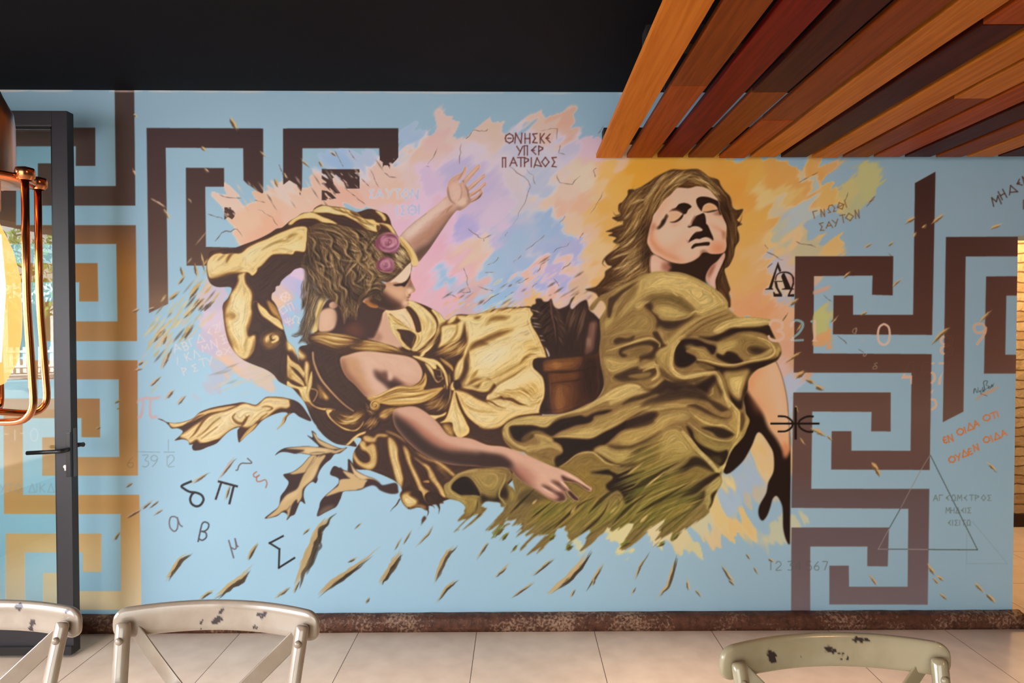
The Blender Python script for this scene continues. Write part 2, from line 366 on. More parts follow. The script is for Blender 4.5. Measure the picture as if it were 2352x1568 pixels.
def hair(guides, n, cols, w=(1.0, 2.2), b=.5, a=.8, cl=None, jit=4, seed=5, wav=0, ext=(0, .35, .65, 1)):
    """strands interpolated between neighbouring guide curves"""
    r = np.random.RandomState(seed)
    G = []
    for g in guides:
        p = smooth(pts(g), False, 8); L = np.r_[0, np.cumsum(np.linalg.norm(np.diff(p, axis=0), axis=1))]
        t = np.linspace(0, L[-1], 24); G.append(np.stack([np.interp(t, L, p[:, 0]), np.interp(t, L, p[:, 1])], 1))
    G = np.array(G); old = list(_tr); V(MX0, MY0, 1)
    for i in range(n):
        k = r.rand()*(len(G)-1); j = min(int(k), len(G)-2); f = k-j
        p = G[j]*(1-f)+G[j+1]*f
        s0 = r.uniform(ext[0], ext[1]); s1 = r.uniform(ext[2], ext[3])
        i0, i1 = int(s0*23), max(int(s1*23), int(s0*23)+4)
        q = p[i0:min(i1, 24)]+r.randn(2)*jit
        if len(q) < 3: continue
        if wav:
            d = np.gradient(q, axis=0); d /= np.linalg.norm(d, axis=1, keepdims=True)+1e-6
            q = q+np.stack([-d[:, 1], d[:, 0]], 1)*(np.sin(np.arange(len(q))*r.uniform(.5, .9)+r.rand()*6)*wav*r.uniform(.3, 1))[:, None]
        S(cols[r.randint(len(cols))], [0.3, r.uniform(*w), r.uniform(*w)*.7, 0.2], q.ravel(), b, a*r.uniform(.5, 1), cl, 0)
    V(*old)

def RAG(col, s, b=.7, ymin=1150, amp=16):
    """polygon whose lower edge is torn into slanted tatters"""
    p = smooth(pts(s)); q = np.vstack([p, p[:1]]); L = np.r_[0, np.cumsum(np.linalg.norm(np.diff(q, axis=0), axis=1))]
    t = np.arange(0, L[-1], 2.0); q = np.stack([np.interp(t, L, q[:, 0]), np.interp(t, L, q[:, 1])], 1)
    r = np.random.RandomState(9); n1 = np.interp(t, np.arange(0, L[-1]+30, 9), r.randn(len(np.arange(0, L[-1]+30, 9)))); n2 = np.interp(t, np.arange(0, L[-1]+30, 3.2), r.randn(len(np.arange(0, L[-1]+30, 3.2))))
    f = np.clip((q[:, 1]+MY0-ymin)/40, 0, 1)*amp; d = n1*.6+n2*.3
    q = q+np.stack([-d*f*.75, d*f*.65], 1)
    return put(raster(q, b), col, 1.0, None)
def srgb2lin(a): return np.where(a > .04045, ((np.maximum(a, 0)+.055)/1.055)**2.4, a/12.92)
def lin2srgb(a): a = np.clip(a, 0, 1); return np.where(a > .0031308, 1.055*a**(1/2.4)-.055, a*12.92)
def light_fit(X, Z):
    """how the room's light falls on the wall (fitted once to a render of it in plain white)"""
    X = np.clip(X, -2.6, 2.75)/2.5; Z = np.clip(Z, .04, CEIL-.03)-1.4
    t = np.stack([X**i*Z**j for i in range(6) for j in range(6-i)], -1)
    return np.maximum(np.stack([t @ np.array(c) for c in LIGHT], -1), .03)
def base_blue():
    """plain sky blue paint under that light, on the image pixel grid"""
    gy, gx = np.mgrid[MY0:MY0+MH:8, MX0:MX0+MW:8]
    d = np.stack([(gx-1176)/FPX, -(gy-784)/FPX, -np.ones(gx.shape)], -1) @ _R.T; t = CAMD/d[..., 1]
    return np.array(BLUE_ALBEDO)*light_fit(d[..., 0]*t, CAMH+d[..., 2]*t)
BLUE_ALBEDO = (.395, .645, .80)

def up8(a):
    h, w = a.shape[:2]
    yy = np.minimum(np.arange(MH)/8, h-1.001); xx = np.minimum(np.arange(MW)/8, w-1.001)
    iy = yy.astype(int); ix = xx.astype(int); fy = (yy-iy)[:, None]; fx = (xx-ix)[None]
    if a.ndim == 3: fy = fy[..., None]; fx = fx[..., None]
    iy2 = np.minimum(iy+1, h-1); ix2 = np.minimum(ix+1, w-1)
    return ((a[iy][:, ix]*(1-fx)+a[iy][:, ix2]*fx)*(1-fy)+(a[iy2][:, ix]*(1-fx)+a[iy2][:, ix2]*fx)*fy).astype(np.float32)
BASE = up8(lin2srgb(base_blue()))
CV[:] = BASE
V()
# ---- clouds: colour patches with ragged slanted edges
CL = '''560 500 f0c3a0 600 470 efc0a0 620 540 f2b795 680 500 eec0a5 700 440 ecc2a8 760 460 edbba0 560 430 - 525 470 e3c2ae 490 500 - 480 560 - 650 430 d9bfb0 640 385 - 560 350 -
730 440 eac0a8 800 440 f0b8a0 860 440 eebfb0 880 400 e9c2b0 840 375 b9c3d8 780 380 a5bfdc 900 330 - 940 330 a9bdd6 960 350 e0b9a5 1000 320 d9b0a8 1030 290 cfb0a5 980 295 - 1100 310 cfb0a4
1130 290 cfae9c 1080 340 c8b4bc 1060 270 - 1160 260 - 1250 250 - 1285 290 d9a58c 1262 292 c9a898 1200 330 b9b0bc 1300 340 b8aab8 1350 300 - 1360 340 c4a0a8 1400 325 - 1420 370 d0a888
950 420 e2c0b8 900 450 ecc0a8 920 480 e4bcc4 980 420 dcbcd4 960 470 e3bfd0 1000 500 e6b8c8 920 520 eab8c8 980 540 eab4c4 1010 560 efb4c0 1000 600 f0b6c0 980 620 f0b8c0 960 660 f0b4bc
1040 520 e0b4c4 1080 480 d4b8d0 1100 420 ccb8d4 1060 400 c9b8d6 1130 440 cdb6cc 1140 500 cfb4c4 1130 560 c4b4cc 1080 540 c8b4dc 1060 530 c0b2dc 1100 560 dcc0b0 1160 540 b4bcd8
1180 560 b0c4dc 1150 600 b0c8e0 1100 600 e6bcac 1080 620 eab8b0 1060 600 eeb8b8 1080 580 e8c0a8 1120 620 b0c8e0 1030 640 a9cbe4 1050 630 e2b8c4 1020 680 e6b0b8 1060 660 c0b8c8
1100 660 dcb0a8 1080 690 d4a8a8 1120 690 a8c8e0 1150 680 a8c8e4 1180 640 a9c4e2 1160 660 b0c4e0 1200 600 b4c4e0 1210 640 e4b4a0 1230 610 e8b4a0 1240 650 b8b8dc 1200 680 c8b0c4
1230 690 e0b070 1260 660 e8b4a0 1270 620 c8b4d4 1290 640 b8b4d8 1300 600 dcb4a4 1260 580 b4c0e0 1300 560 b8b8d8 1330 580 b4b0d0 1340 540 dcb090
1180 420 c8b4b4 1240 420 b8b8c8 1200 460 c4b4b8 1250 460 d4b49c 1300 440 d0b09c 1340 420 c8b098 1280 480 dcae94 1330 470 d9a888 1380 450 d8b080 1250 510 a8bcd8 1290 520 a4b8d4
1320 510 d4b090 1360 500 e0b070 1390 480 d8a050 1420 440 e0a850 1400 400 d8a860 1400 540 e0a858 1380 580 d9b07c 1350 620 d8b088 1380 640 e0a860 1330 650 d0a888 1430 420 d9a04a
1460 400 d09030 1520 385 c88830 1600 385 c48a3c 1660 400 c88838 1700 420 cc8838 1730 400 c08c40 1720 460 d49040 1740 500 d09848 1720 540 dca050 1760 440 c8a468 1780 395 d09048
1810 400 c88c48 1845 380 - 1800 440 c8a060 1830 420 d89850 1880 400 d89850 1905 392 c89058 1860 424 9a9c94 1905 420 - 1820 460 d8a058 1860 450 d89c58 1900 450 cc9c58 1945 440 b09a64
1985 420 a89c68 1960 455 a49a70 1930 410 - 2030 440 - 1780 480 b8a080 1800 500 9c9c98 1830 490 9ca0a0 1860 480 a0a098 1900 500 - 1770 520 d49850 1800 540 a8a088 1780 560 c8a068 1830 560 c8a070
1860 570 b09c78 1915 556 c89c60 1880 530 - 1960 540 - 1750 580 d8a468 1780 600 a8a0a8 1760 620 d49c60 1800 620 b8a098 1820 640 c09080 1790 660 c8a888 1740 660 dc9c60 1720 640 d8a060
1700 620 d8a058 1750 700 dc9868 1790 690 a8a0a0 1740 720 dc9460 1800 720 d09870 1780 750 d09468 1820 760 d09870 1810 800 c89070 1830 830 c0906c 1800 850 c8a090 1810 900 a8a8b0 1840 920 -
1880 745 b0a668 1890 780 c89060 1910 760 - 1870 800 - 1850 700 - 1900 850 -
1680 1000 d8b070 1736 1049 dcb070 1700 1065 9aa8b0 1720 1100 a0a8b0 1660 1110 d8b878 1640 1150 dcb878 1650 1190 dcb878 1690 1200 d8b070 1680 1160 a0acb4 1620 1200 c8b890 1600 1225 -
1590 1255 c8b888 1570 1275 - 1575 1245 d0b888 1740 1140 b8a890 1720 1170 - 1760 1080 d8b078 1770 1040 d8b080 1760 1180 - 1790 1210 b8b090 1650 1225 d0b080 1630 1265 - 1680 1250 - 1700 1130 9aa8b4
1500 1280 - 1430 1240 d8c48c 1420 1215 d8c48c 1400 1260 - 1510 1225 d8c090 1480 1250 - 1340 1230 - 1320 1238 c8c4a0 1300 1250 - 1710 950 -
690 620 e0c0d4 660 650 c8b8d4 640 680 e8c0a4 700 660 b8b8d8 680 700 a8c4dc 700 740 - 650 720 c0b8d0 620 760 -
500 740 d8c0cc 520 780 d8b8b8 480 800 c4b8c8 520 830 e4bca0 560 830 dcc0b8 460 830 - 440 760 - 600 850 d8c0b0 500 860 b4bccc 540 890 - 480 690 c8b8c4 400 860 - 420 680 -
450 300 - 420 600 - 700 350 - 800 300 - 600 300 - 900 260 - 1450 250 - 2100 560 - 2050 700 - 2000 500 - 1950 650 - 1000 1200 - 1200 1300 - 700 1000 - 500 1000 - 1600 1350 - 1800 1300 - 1900 1000 - 300 500 -
620 360 - 590 400 - 700 390 - 850 330 -'''.split()
_c = np.array([[float(CL[i]), float(CL[i+1])] for i in range(0, len(CL), 3) if CL[i+2] != '-'])
for gx in range(-260, 2400, 90):
    for gy in range(150, 1500, 90):
        if np.min(np.hypot(_c[:, 0]-gx, _c[:, 1]-gy)) > 62 and not (780 < gx < 1640 and 690 < gy < 1180): CL += [gx, gy, '-']
def clouds():
    st = 3
    Y, X = np.mgrid[MY0:MY0+MH:st, MX0:MX0+MW:st].astype(np.float32)
    n1 = noise(46, 15, 0, 11)[::st, ::st]-.5; n2 = noise(46, 15, 0, 12)[::st, ::st]-.5
    # streak direction fans out: up-left on the left side, up-right on the right
    a = np.where(X < 850, 40.0, -42.0)+np.where((X > 1500) & (Y > 1000), 110, 0)
    def ns(sd, sx, sy):
        L = noise(sx, sy, 40, sd)[::st, ::st]; R = noise(sx, sy, -40, sd)[::st, ::st]; D = noise(sx, sy, 68, sd)[::st, ::st]
        k = np.clip((X-800)/120, 0, 1)
        o = L*(1-k)+R*k
        return np.where((X > 1500) & (Y > 1000), D, o)-.5
    wx = ns(21, 60, 16)*42+ns(22, 22, 5)*16; wy = ns(23, 60, 16)*42+ns(24, 22, 5)*16
    XX, YY = X+wx, Y+wy
    num = np.zeros(X.shape+(3,), np.float32); den = np.zeros_like(X); al = np.zeros_like(X)
    for i in range(0, len(CL), 3):
        x, y, c = float(CL[i]), float(CL[i+1]), CL[i+2]
        w = 1/((XX-x)**2+(YY-y)**2+90)**2.4
        den += w
        if c != '-': al += w; num += w[..., None]*hexc(c)
    col = num/np.maximum(al, 1e-12)[..., None]; A = al/den
    A = np.clip((A-.38)/.24, 0, 1)
    def up(a):
        h, w = a.shape[:2]; yy = np.minimum(np.arange(MH)/st, h-1.001); xx = np.minimum(np.arange(MW)/st, w-1.001)
        iy = yy.astype(int); ix = xx.astype(int); fy = (yy-iy)[:, None]; fx = (xx-ix)[None]
        if a.ndim == 3: fy = fy[..., None]; fx = fx[..., None]
        return (a[iy][:, ix]*(1-fx)+a[iy][:, ix+1]*fx)*(1-fy)+(a[iy+1][:, ix]*(1-fx)+a[iy+1][:, ix+1]*fx)*fy
    return up(col), up(A)
CC, CA = clouds()
def ygrad(knots):
    ys = np.arange(MH)+MY0; ks = [k[0] for k in knots]; cs = np.array([hexc(k[1]) for k in knots])
    return np.stack([np.interp(ys, ks, cs[:, i]) for i in range(3)], 1).astype(np.float32)
def G(grad, s, b=.5, a=1, sm=0):
    """polygon filled with a vertical colour gradient"""
    p = pts(s)
    if sm: p = smooth(p)
    M = raster(p, b)
    return put(M, np.repeat(grad[M[1]:M[3], None], M[2]-M[0], 1), a)
# ---- left key pattern
g = ygrad([(207,'#3a2c28'),(470,'#4a342a'),(540,'#7a5030'),(620,'#a0682a'),(780,'#a9763e'),(870,'#a87040'),(1000,'#ac7c44'),(1080,'#c3935a'),(1160,'#c29052'),(1260,'#d2ac74'),(1390,'#d3bc95')])
own(2); G(g, '263 190 308 190 311 472 87 472 87 375 132 375 132 427 266 427')
own(82); G(g, '-10 293 219 293 219 381 174 381 174 336 37 336 37 517 312 517 315 783 92 783 92 692 136 692 136 738 270 738 267 560 -8 560')
own(83); G(g, '3 604 224 604 226 692 182 692 182 648 47 648 47 827 316 827 317 1092 97 1092 97 1004 141 1004 141 1049 274 1049 273 871 3 871')
own(84); G(g, '8 915 229 915 230 1004 187 1004 187 960 52 960 53 1136 320 1136 325 1400 99 1400 99 1315 145 1315 145 1357 278 1357 277 1180 9 1180')
own(85); G(g, '13 1225 233 1225 233 1313 190 1313 190 1268 57 1268 58 1470 13 1470')
# ---- key arches, upper left
V(320, 240, 3.1355)
own(3)
g = ygrad([(290,'#3a2928'),(420,'#452f2a'),(520,'#4e3428'),(640,'#5f4332'),(690,'#7b5a40')])
G(g, '52 168 892 172 892 640 860 640 820 600 780 575 750 545 748 315 190 310 208 1435 70 1502'); own(74)
G(g, '335 455 610 457 612 592 475 592 480 1025 760 1030 760 1160 340 1160'); own(75)
G(g, '1035 172 1866 170 1866 380 1850 400 1812 440 1806 466 1790 440 1760 440 1752 470 1752 415 1730 400 1728 315 1175 315 1172 600 1160 660 1135 580 1080 545 1035 580')
own(76); G(g, '1313 463 1588 465 1588 605 1490 605 1470 560 1420 520 1390 530 1400 570 1450 640 1400 640 1330 590 1313 570')
G(g, '1313 615 1370 625 1420 675 1350 690 1313 690'); own(88); G(g, '612 738 665 740 695 790 670 830 640 810 612 830')
# torn edges: clouds scrub over the arches
V(); own(0)
x0, y0, x1, y1 = 470-MX0, 360-MY0, 940-MX0, 640-MY0
nz = (noise(26, 5, 42, 41)*.6+noise(9, 3, 42, 42)*.4)
cloudm = CA*1.0
keep = np.isin(OWN, (3, 74, 75, 76, 88))*1.0
yy, xx = np.mgrid[MY0:MY0+MH, MX0:MX0+MW]
tear = np.clip((yy-(470-.0*xx)+(nz-.5)*190)/10, 0, 1)*(xx > 555)*(xx < 935)
tear = np.maximum(tear, np.clip((yy-382+(nz-.5)*60)/6, 0, 1)*(xx > 880)*(xx < 930))
tear = np.where((xx > 735) & (xx < 830) & (yy < 470), np.clip((nz-.60)/.1, 0, 1)*(yy > 395), tear)
tear = np.where((yy > 460) & (xx < 720), np.clip((nz-.5)/.15, 0, 1)*(xx > 500)*(yy < 540), tear)
A = np.clip(CA*1.0, 0, 1)
A = np.where(keep > 0, A*tear, A)
OWN[(A > .5)] = 0
CV[:] = CV*(1-A[..., None])+CC*A[..., None]
# ---- right key pattern
g = ygrad([(395,'#38211b'),(600,'#482b23'),(800,'#563529'),(950,'#644539'),(1080,'#60433b'),(1150,'#5f4a47'),(1300,'#665250'),(1420,'#6e5b5b')])
own(4); G(g, '1826.5 588.5 2051.9 587.9 2050.4 678 2003 677 2004 632.8 1869.7 634 1868 811.4 2139.9 812.9 2135.4 1079 1909 1078 1910 990 1955.6 990 1955.6 1034.5 2091.4 1035 2093.5 856 1823 855.4')
own(77); G(g, '2101.4 420.4 2148.8 394 2141 768.9 1913 767.7 1914.6 678 1959.5 678 1959.5 722.8 2097.3 722.8')
own(78); G(g, '2172.7 544 2360 543 2360 588.5 2218 589 2213 945 2165.4 969.3')
own(79); G(g, '2265 634.8 2360 633.5 2360 678.8 2311.5 678.8 2309 814.4 2360 814.4 2360 857.8 2260 857.8')
V(1740, 900, 2.9592)
own(80); G(g, '243 3 905 3 905 268 772 267 775 135 372 133 365 657 1168 658 1157 1445 488 1443 488 1180 620 1180 622 1323 1020 1323 1025 793 230 787')
own(81); G(g, '230 920 893 920 885 1185 745 1183 747 1050 358 1050 358 1540 228 1540')
V(); own(0)
# cloud wisps over the right key edge
P('#b0a668', '1869 722 1895 724 1905 740 1893 768 1869 770', 2, .9); P('#c98f5c', '1869 778 1885 765 1903 763 1910 772 1896 790 1869 795', 1.5, .9)
P('#c09078', '1869 668 1890 660 1907 655 1902 665 1885 672 1869 676', 1.5, .9)
# ---- scraps, splinters, cracks
def scrap(s, w, lt='#cfae7e', dk='#3c3026', n=5, sd=1, side=1, a=.9):
    r = np.random.RandomState(sd+int(abs(sum(map(float, s.split())))) % 9999)
    p = np.array(s.split(), float).reshape(-1, 2)
    d = p[-1]-p[0]; L = np.linalg.norm(d)+1e-6; nn = np.array([-d[1], d[0]])/L*side; u = np.linspace(0, 1, len(p))
    n = int(n*2.2)
    for i in range(n):
        f = (i+.5)/n-.5+r.uniform(-.1, .1); c = hexc(lt if f < .1 else dk); c = c*(1-.0)+(hexc('#a88a60')-c)*r.uniform(0, .35)
        cen = r.uniform(.3, .7); hl = r.uniform(.22, .42)*(1-.5*abs(f)); tt = np.linspace(cen-hl-.05, cen+hl+.05, 9)
        e = np.stack([np.interp(tt, u, p[:, 0]), np.interp(tt, u, p[:, 1])], 1)
        e += np.outer(np.minimum(tt, 0), p[1]-p[0])*len(p)+np.outer(np.maximum(tt-1, 0), p[-1]-p[-2])*len(p)
        e = e+nn*w*f*.8+r.randn(9, 1)*nn*w*.06
        S(c, [0, w*r.uniform(.12, .34), w*r.uniform(.15, .42), w*r.uniform(.08, .25), 0], e.ravel(), .6, a*r.uniform(.6, 1))
def crack(s, w=1.15, c='#543c32', a=.75, sd=0):
    r = np.random.RandomState(sd+len(s)+int(float(s.split()[0])))
    p = np.array(s.split(), float).reshape(-1, 2)
    q = []
    for i in range(len(p)-1):
        k = max(2, int(np.hypot(*(p[i+1]-p[i]))/9))
        t = np.linspace(0, 1, k, endpoint=False)[:, None]; q.append(p[i]+(p[i+1]-p[i])*t+r.randn(k, 2)*1.2)
    q = np.vstack(q+[p[-1:]])
    S(c, [0.3]+[w*r.uniform(.4, 1.7) for _ in range(7)]+[.3], q.ravel(), .45, a, None, 0)
own(5)
PE, OC, DKB = '#dcb28e', '#d0a564', '#4a3626'
for s, w, l in [('528 270 548 306',9,OC),('462 336 474 348',8,OC),('468 385 480 398',6,PE),('306 262 314 268',6,OC),('304 388 312 404',6,PE),('345 455 385 480',7,'#c9a486'),('370 475 392 505',8,'#d8b27c'),
    ('430 455 440 465',5,'#cfae8e'),('595 345 612 362',5,PE),('630 410 640 430',7,OC),('650 395 660 412',6,PE),('690 365 712 385',5,PE),('755 345 775 360',6,PE),('732 368 742 385',6,PE),
    ('303 716 322 708',6,'#e0b8a0'),('340 712 356 706',7,'#e0b8a0'),('262 925 280 918',5,OC),('268 940 275 935',4,OC),('316 838 332 828',8,PE),('310 850 326 846',6,PE),('220 985 232 980',5,OC),
    ('350 785 385 745',14,'#d4b489'),('372 792 385 765',9,OC),('420 778 446 742',12,OC),('370 850 392 800',10,'#cdb49c'),('340 890 372 862',7,PE),('380 915 400 895',9,'#e6b596'),('405 930 430 905',8,'#d6ae98'),
    ('430 690 465 640',12,OC),('440 710 470 680',10,OC),('420 730 455 700',9,'#d8b880'),('465 715 490 690',10,'#4a3a2e'),('408 655 425 632',7,OC),('385 690 415 668',8,OC),('415 610 422 640',6,OC),('445 600 455 640',7,OC),('460 580 470 620',7,OC),
    ('500 1100 545 1045',9,'#cbb6b4'),('515 1155 530 1110',6,'#c9ac80'),('440 1110 480 1085',8,'#cdb39c'),('290 1190 330 1165',7,'#cfa58c'),('325 1170 350 1150',6,'#c0a8a0'),('340 1170 366 1148',5,'#c8b0a0'),('355 1182 375 1168',5,PE),('258 1245 275 1222',6,OC),('290 1118 305 1108',6,'#d0a480')]:
    scrap(s, w, l, DKB if l != '#4a3a2e' else '#4a3a2e', 5)
_r = np.random.RandomState(31)
for k in range(120):
    t = _r.rand(); x = 345+t*150+_r.randn()*14; y = 790-t*150+_r.randn()*42; l = _r.uniform(8, 26)
    S(['#d8b268', '#d9c08c', '#e0b48c', '#c8a050', '#c9c0a8', '#4f3d2c'][_r.randint(6)], [0, _r.uniform(2, 7), _r.uniform(2, 5), 0], [x-MX0+MX0-l*.6, y+l*.7, x, y, x+l*.6, y-l*.75], 1.2, _r.uniform(.35, .85))
for k in range(60):
    x = _r.uniform(500, 700); y = 880-(x-500)*.15+_r.randn()*16; l = _r.uniform(12, 34)
    S(['#d9b88c', '#cfc2b4', '#dcc094', '#8a8478', '#e0c4a4'][_r.randint(5)], [0, _r.uniform(1.5, 5), 0], [x-l, y+l*.28, x, y, x+l*.9, y-l*.4], 1.2, _r.uniform(.3, .7))
for k in range(70):
    x = _r.uniform(520, 900); y = 470-(x-520)*.16+_r.randn()*22; l = _r.uniform(8, 22)
    S(['#f0c8a8', '#ecc0a0', '#e8b890', '#d8c0a8', '#4a342c'][_r.randint(5)], [0, _r.uniform(1.5, 5), 0], [x-l*.55, y-l*.8, x, y, x+l*.5, y+l*.8], 1.1, _r.uniform(.4, .8))
for k in range(150):
    x = _r.uniform(1020, 1360); y = 690-(x-1020)*.02+_r.randn()*30; l = _r.uniform(6, 20)
    S(['#e6b070', '#e4a890', '#b0c4e4', '#d8a8b0', '#dcb058', '#e8c088', '#5a4034'][_r.randint(7)], [0, _r.uniform(2, 6), 0], [x-l*.8, y+l*.5, x, y, x+l*.8, y-l*.55], 1.1, _r.uniform(.4, .85))
for x0_ in range(-200, 1440, 90):
    if _r.rand() < .8: S('#d2b4a4', [1, _r.uniform(1.5, 4), _r.uniform(1.5, 3), 1], [x0_, 208+.005*x0_, x0_+50, 208.5+.005*x0_, x0_+_r.uniform(70, 110), 208+.005*x0_], .8, .8)
# big shards along the bottom
sh = [('382 1335 402 1305 415 1285 440 1270',13),('456 1378 478 1362 496 1354',8),('490 1375 530 1345 555 1330 575 1305',17),('566 1290 580 1265 592 1248',9),('633 1372 650 1360 665 1348',7),
 ('680 1350 700 1300 722 1250 735 1215 762 1185',27),('672 1365 690 1330',6),('735 1365 770 1335 820 1300 868 1262',17),('800 1290 822 1280',6),('872 1345 890 1320 910 1285 924 1262',17),('840 1385 850 1370',6),('833 1198 815 1215',3),
 ('695 1228 712 1212',5),('905 1265 922 1235',4),('923 1255 948 1212',4),('950 1260 985 1225 995 1205',5),('1000 1330 1018 1290 1030 1270 1048 1252',13),('1005 1382 1025 1352 1050 1330',9),('1098 1280 1112 1258 1122 1245',7),('1135 1325 1155 1310 1172 1292',7),
 ('1172 1375 1200 1355 1230 1335',6),('1210 1332 1250 1300 1275 1280',7),('1248 1372 1285 1345 1310 1325 1335 1295 1355 1265',17),('1310 1372 1322 1350',5),('1350 1350 1370 1320 1388 1290',8),('1360 1345 1368 1325',6),('1455 1335 1470 1300 1490 1270',6),('1450 1365 1462 1345',4),
 ('1510 1370 1535 1345 1545 1310 1552 1280',10),('1578 1325 1580 1345 1584 1358',6),('1596 1352 1612 1372',5),('1658 1298 1675 1325 1690 1340',8),('1672 1328 1688 1345',6),('1714 1272 1724 1285',5),('1730 1300 1742 1320',4),('1765 1282 1780 1292',6)]
for s, w in sh:
    scrap(s, w, '#c9a670', '#33281f', 9 if w > 8 else 5, 2, 1)
for s, w in [('2000 1060 2020 1085',11),('2012 1075 2022 1095',9),('2128 1295 2150 1320',9),('2150 1320 2170 1335',6),('2140 1325 2158 1342',5),('2155 1360 2180 1380',5),('2236 1335 2262 1362',7),('2265 1362 2290 1388',8),('1998 1322 2018 1348',6),('2268 1062 2292 1085',6),
    ('1992 465 2010 455',4),('2080 512 2105 498',9),('2118 525 2130 515',7),('2098 545 2106 532',6),('2142 512 2170 490',8),('1985 570 2002 558',5),('2040 565 2052 555',5),('1935 640 1960 620',6),('2048 660 2070 640',5),('1975 725 1992 715',6),('2245 745 2275 715',7),('2140 790 2165 765 2185 750',10),
    ('1815 700 1835 685',9),('1805 830 1838 810',8),('1820 870 1850 852',12),('1850 870 1872 880',10),('1870 885 1895 895',10),('1825 930 1832 945',7),('1865 985 1900 1000',10),('1835 1005 1848 1020',6),('1900 1000 1912 1012',5),('2275 525 2300 515',7),('1810 720 1795 742',5),('1845 735 1825 765',6),('1925 725 1905 745',5)]:
    scrap(s, w, '#cd9a5c', '#5a3c22', 5)
V(900, 270, 3.4845)
for s in ['640 110 700 105 740 110 770 85','640 110 590 170','370 240 330 320 280 380','280 380 300 400','555 210 540 380','940 385 1060 480 1105 540 1100 580 1060 680 1020 760 970 860 930 905','1070 410 1130 470 1150 540','930 905 905 960',
  '600 880 700 960 740 970 800 935','740 970 735 990','1190 105 1270 85 1330 90 1320 180','1350 210 1340 280 1390 300','1690 60 1650 130','1310 450 1340 520 1440 530 1510 465','1640 400 1610 420 1630 480','1700 570 1680 640 1620 720 1580 780',
  '1390 790 1340 840','1230 935 1150 1000 1060 1070','1430 990 1400 1030 1320 1050 1270 1110','1540 910 1500 970','860 1110 820 1160 760 1180','1040 1100 1010 1140 970 1160','1260 1130 1200 1180 1160 1240','1440 1170 1380 1200 1350 1220','580 1190 605 1280 610 1350',
  '610 1350 630 1400 560 1400','690 1350 760 1370 820 1390','1010 1330 1100 1280','1160 1320 1120 1360','1300 1280 1340 1350','520 1430 440 1420','980 1390 900 1440','720 1500 800 1440 870 1400','830 1240 740 1240']:
    old = list(_tr); p = pts(s)+np.array([MX0, MY0]); V(); crack(' '.join('%.1f' % v for v in p.ravel())); V(*old)
V()
for s in ['475 490 500 500 512 504','492 555 510 535 545 525 558 545','505 448 530 455 555 455','585 460 610 465','590 480 625 500 640 520','770 345 775 360 790 385','800 345 820 370','850 390 870 430','880 395 895 405 915 408','640 378 648 395','795 435 840 470','830 410 850 430',
  '1880 395 1830 420','1830 555 1850 560 1875 568','1756 560 1765 572','1760 577 1785 590 1800 597','1775 603 1762 615','1948 442 1940 462','2010 450 1990 475','1890 675 1910 692','1925 770 1945 790','1970 800 1985 810','2040 582 2052 590']:
    crack(s, 1.5)
own(0)
V()

# ================= woman: scarf and dress =================
DK = '#432e2a'; DK2 = '#38261f'; Y1 = '#dfc07c'; Y2 = '#e6cc92'; Y3 = '#c99a4e'; Y4 = '#a87030'
own(11)
# --- flying rags, left
V(360, 880, 4.3565)
m = P(DK, '10 355 50 360 110 390 210 395 300 375 370 345 430 290 530 250 640 225 760 205 850 190 920 200 990 215 1040 180 1090 140 1150 133 1240 138 1330 155 1400 180 1450 220 1500 290 1545 378 1430 335 1370 295 1310 330 1280 390 1200 465 1250 410 1270 350 1310 300 1250 290 1150 320 1060 370 1010 420 970 465 900 520 850 570 822 590 810 540 808 470 830 440 760 460 700 500 640 560 590 605 500 640 440 665 370 670 355 630 380 598 430 590 330 615 318 580 260 560 180 572 230 525 260 480 210 450 150 452 120 420 80 385')
P('#dcb987', '125 395 210 398 300 378 370 348 420 305 480 300 430 340 380 370 300 400 250 425 160 440', 1, cl=m); P('#d2aa78', '400 330 470 285 560 258 700 232 800 225 700 265 600 285 520 300 440 340', 1.2, cl=m)
P('#dcbb88', '230 530 300 480 380 420 460 370 520 330 600 300 700 265 790 240 840 215 900 205 960 225 1000 225 1050 190 1100 150 1200 150 1330 165 1350 210 1300 250 1240 240 1180 270 1110 330 1060 360 1000 380 960 420 900 440 830 430 760 450 700 490 640 540 580 580 500 600 430 590 400 560 330 600 300 560', 2.5, cl=m)
P('#e6c79a', '640 290 760 270 860 220 950 235 1000 280 960 320 880 330 820 370 720 420 640 470 560 520 500 560 450 590 430 610 480 540 540 470 600 420 640 360', 4, .8, cl=m)
P('#e2bd88', '1080 160 1180 150 1290 165 1310 210 1240 235 1160 240 1100 270 1050 250 1040 210', 4, .9, cl=m)
for s, w in [('560 300 480 360 420 440 380 500 320 560', 22), ('640 340 560 400 480 480 400 540', 12), ('610 435 530 490 440 560', 8), ('790 300 760 340 800 390 860 400 900 350 880 320', 26), ('930 320 890 360 850 430 820 440', 24), ('1110 300 1050 340 1000 400 960 450', 14), ('1050 240 1100 230 1160 250 1100 280', 14), ('440 340 560 300 700 270 840 205', 14), ('640 560 560 590 500 620', 16), ('300 400 350 380 420 330 480 310', 22)]:
    S('#5a4034', [2, w/4, w/4, 1], s, 2, .85, m)
P(DK, '355 630 380 598 415 590 402 625 440 600 500 590 600 560 640 560 590 605 500 640 440 665 370 670', 1, cl=m); P(DK, '1330 165 1400 180 1450 220 1500 290 1545 378 1430 335 1390 300 1340 230', 3, .95, m)
S('#c79c68', [1, 5, 1], '1200 462 1260 400 1280 340 1340 295', 1.2); P('#c89f6c', '830 580 880 500 940 440 1010 400 960 470 900 530', 1.4, .95, m)
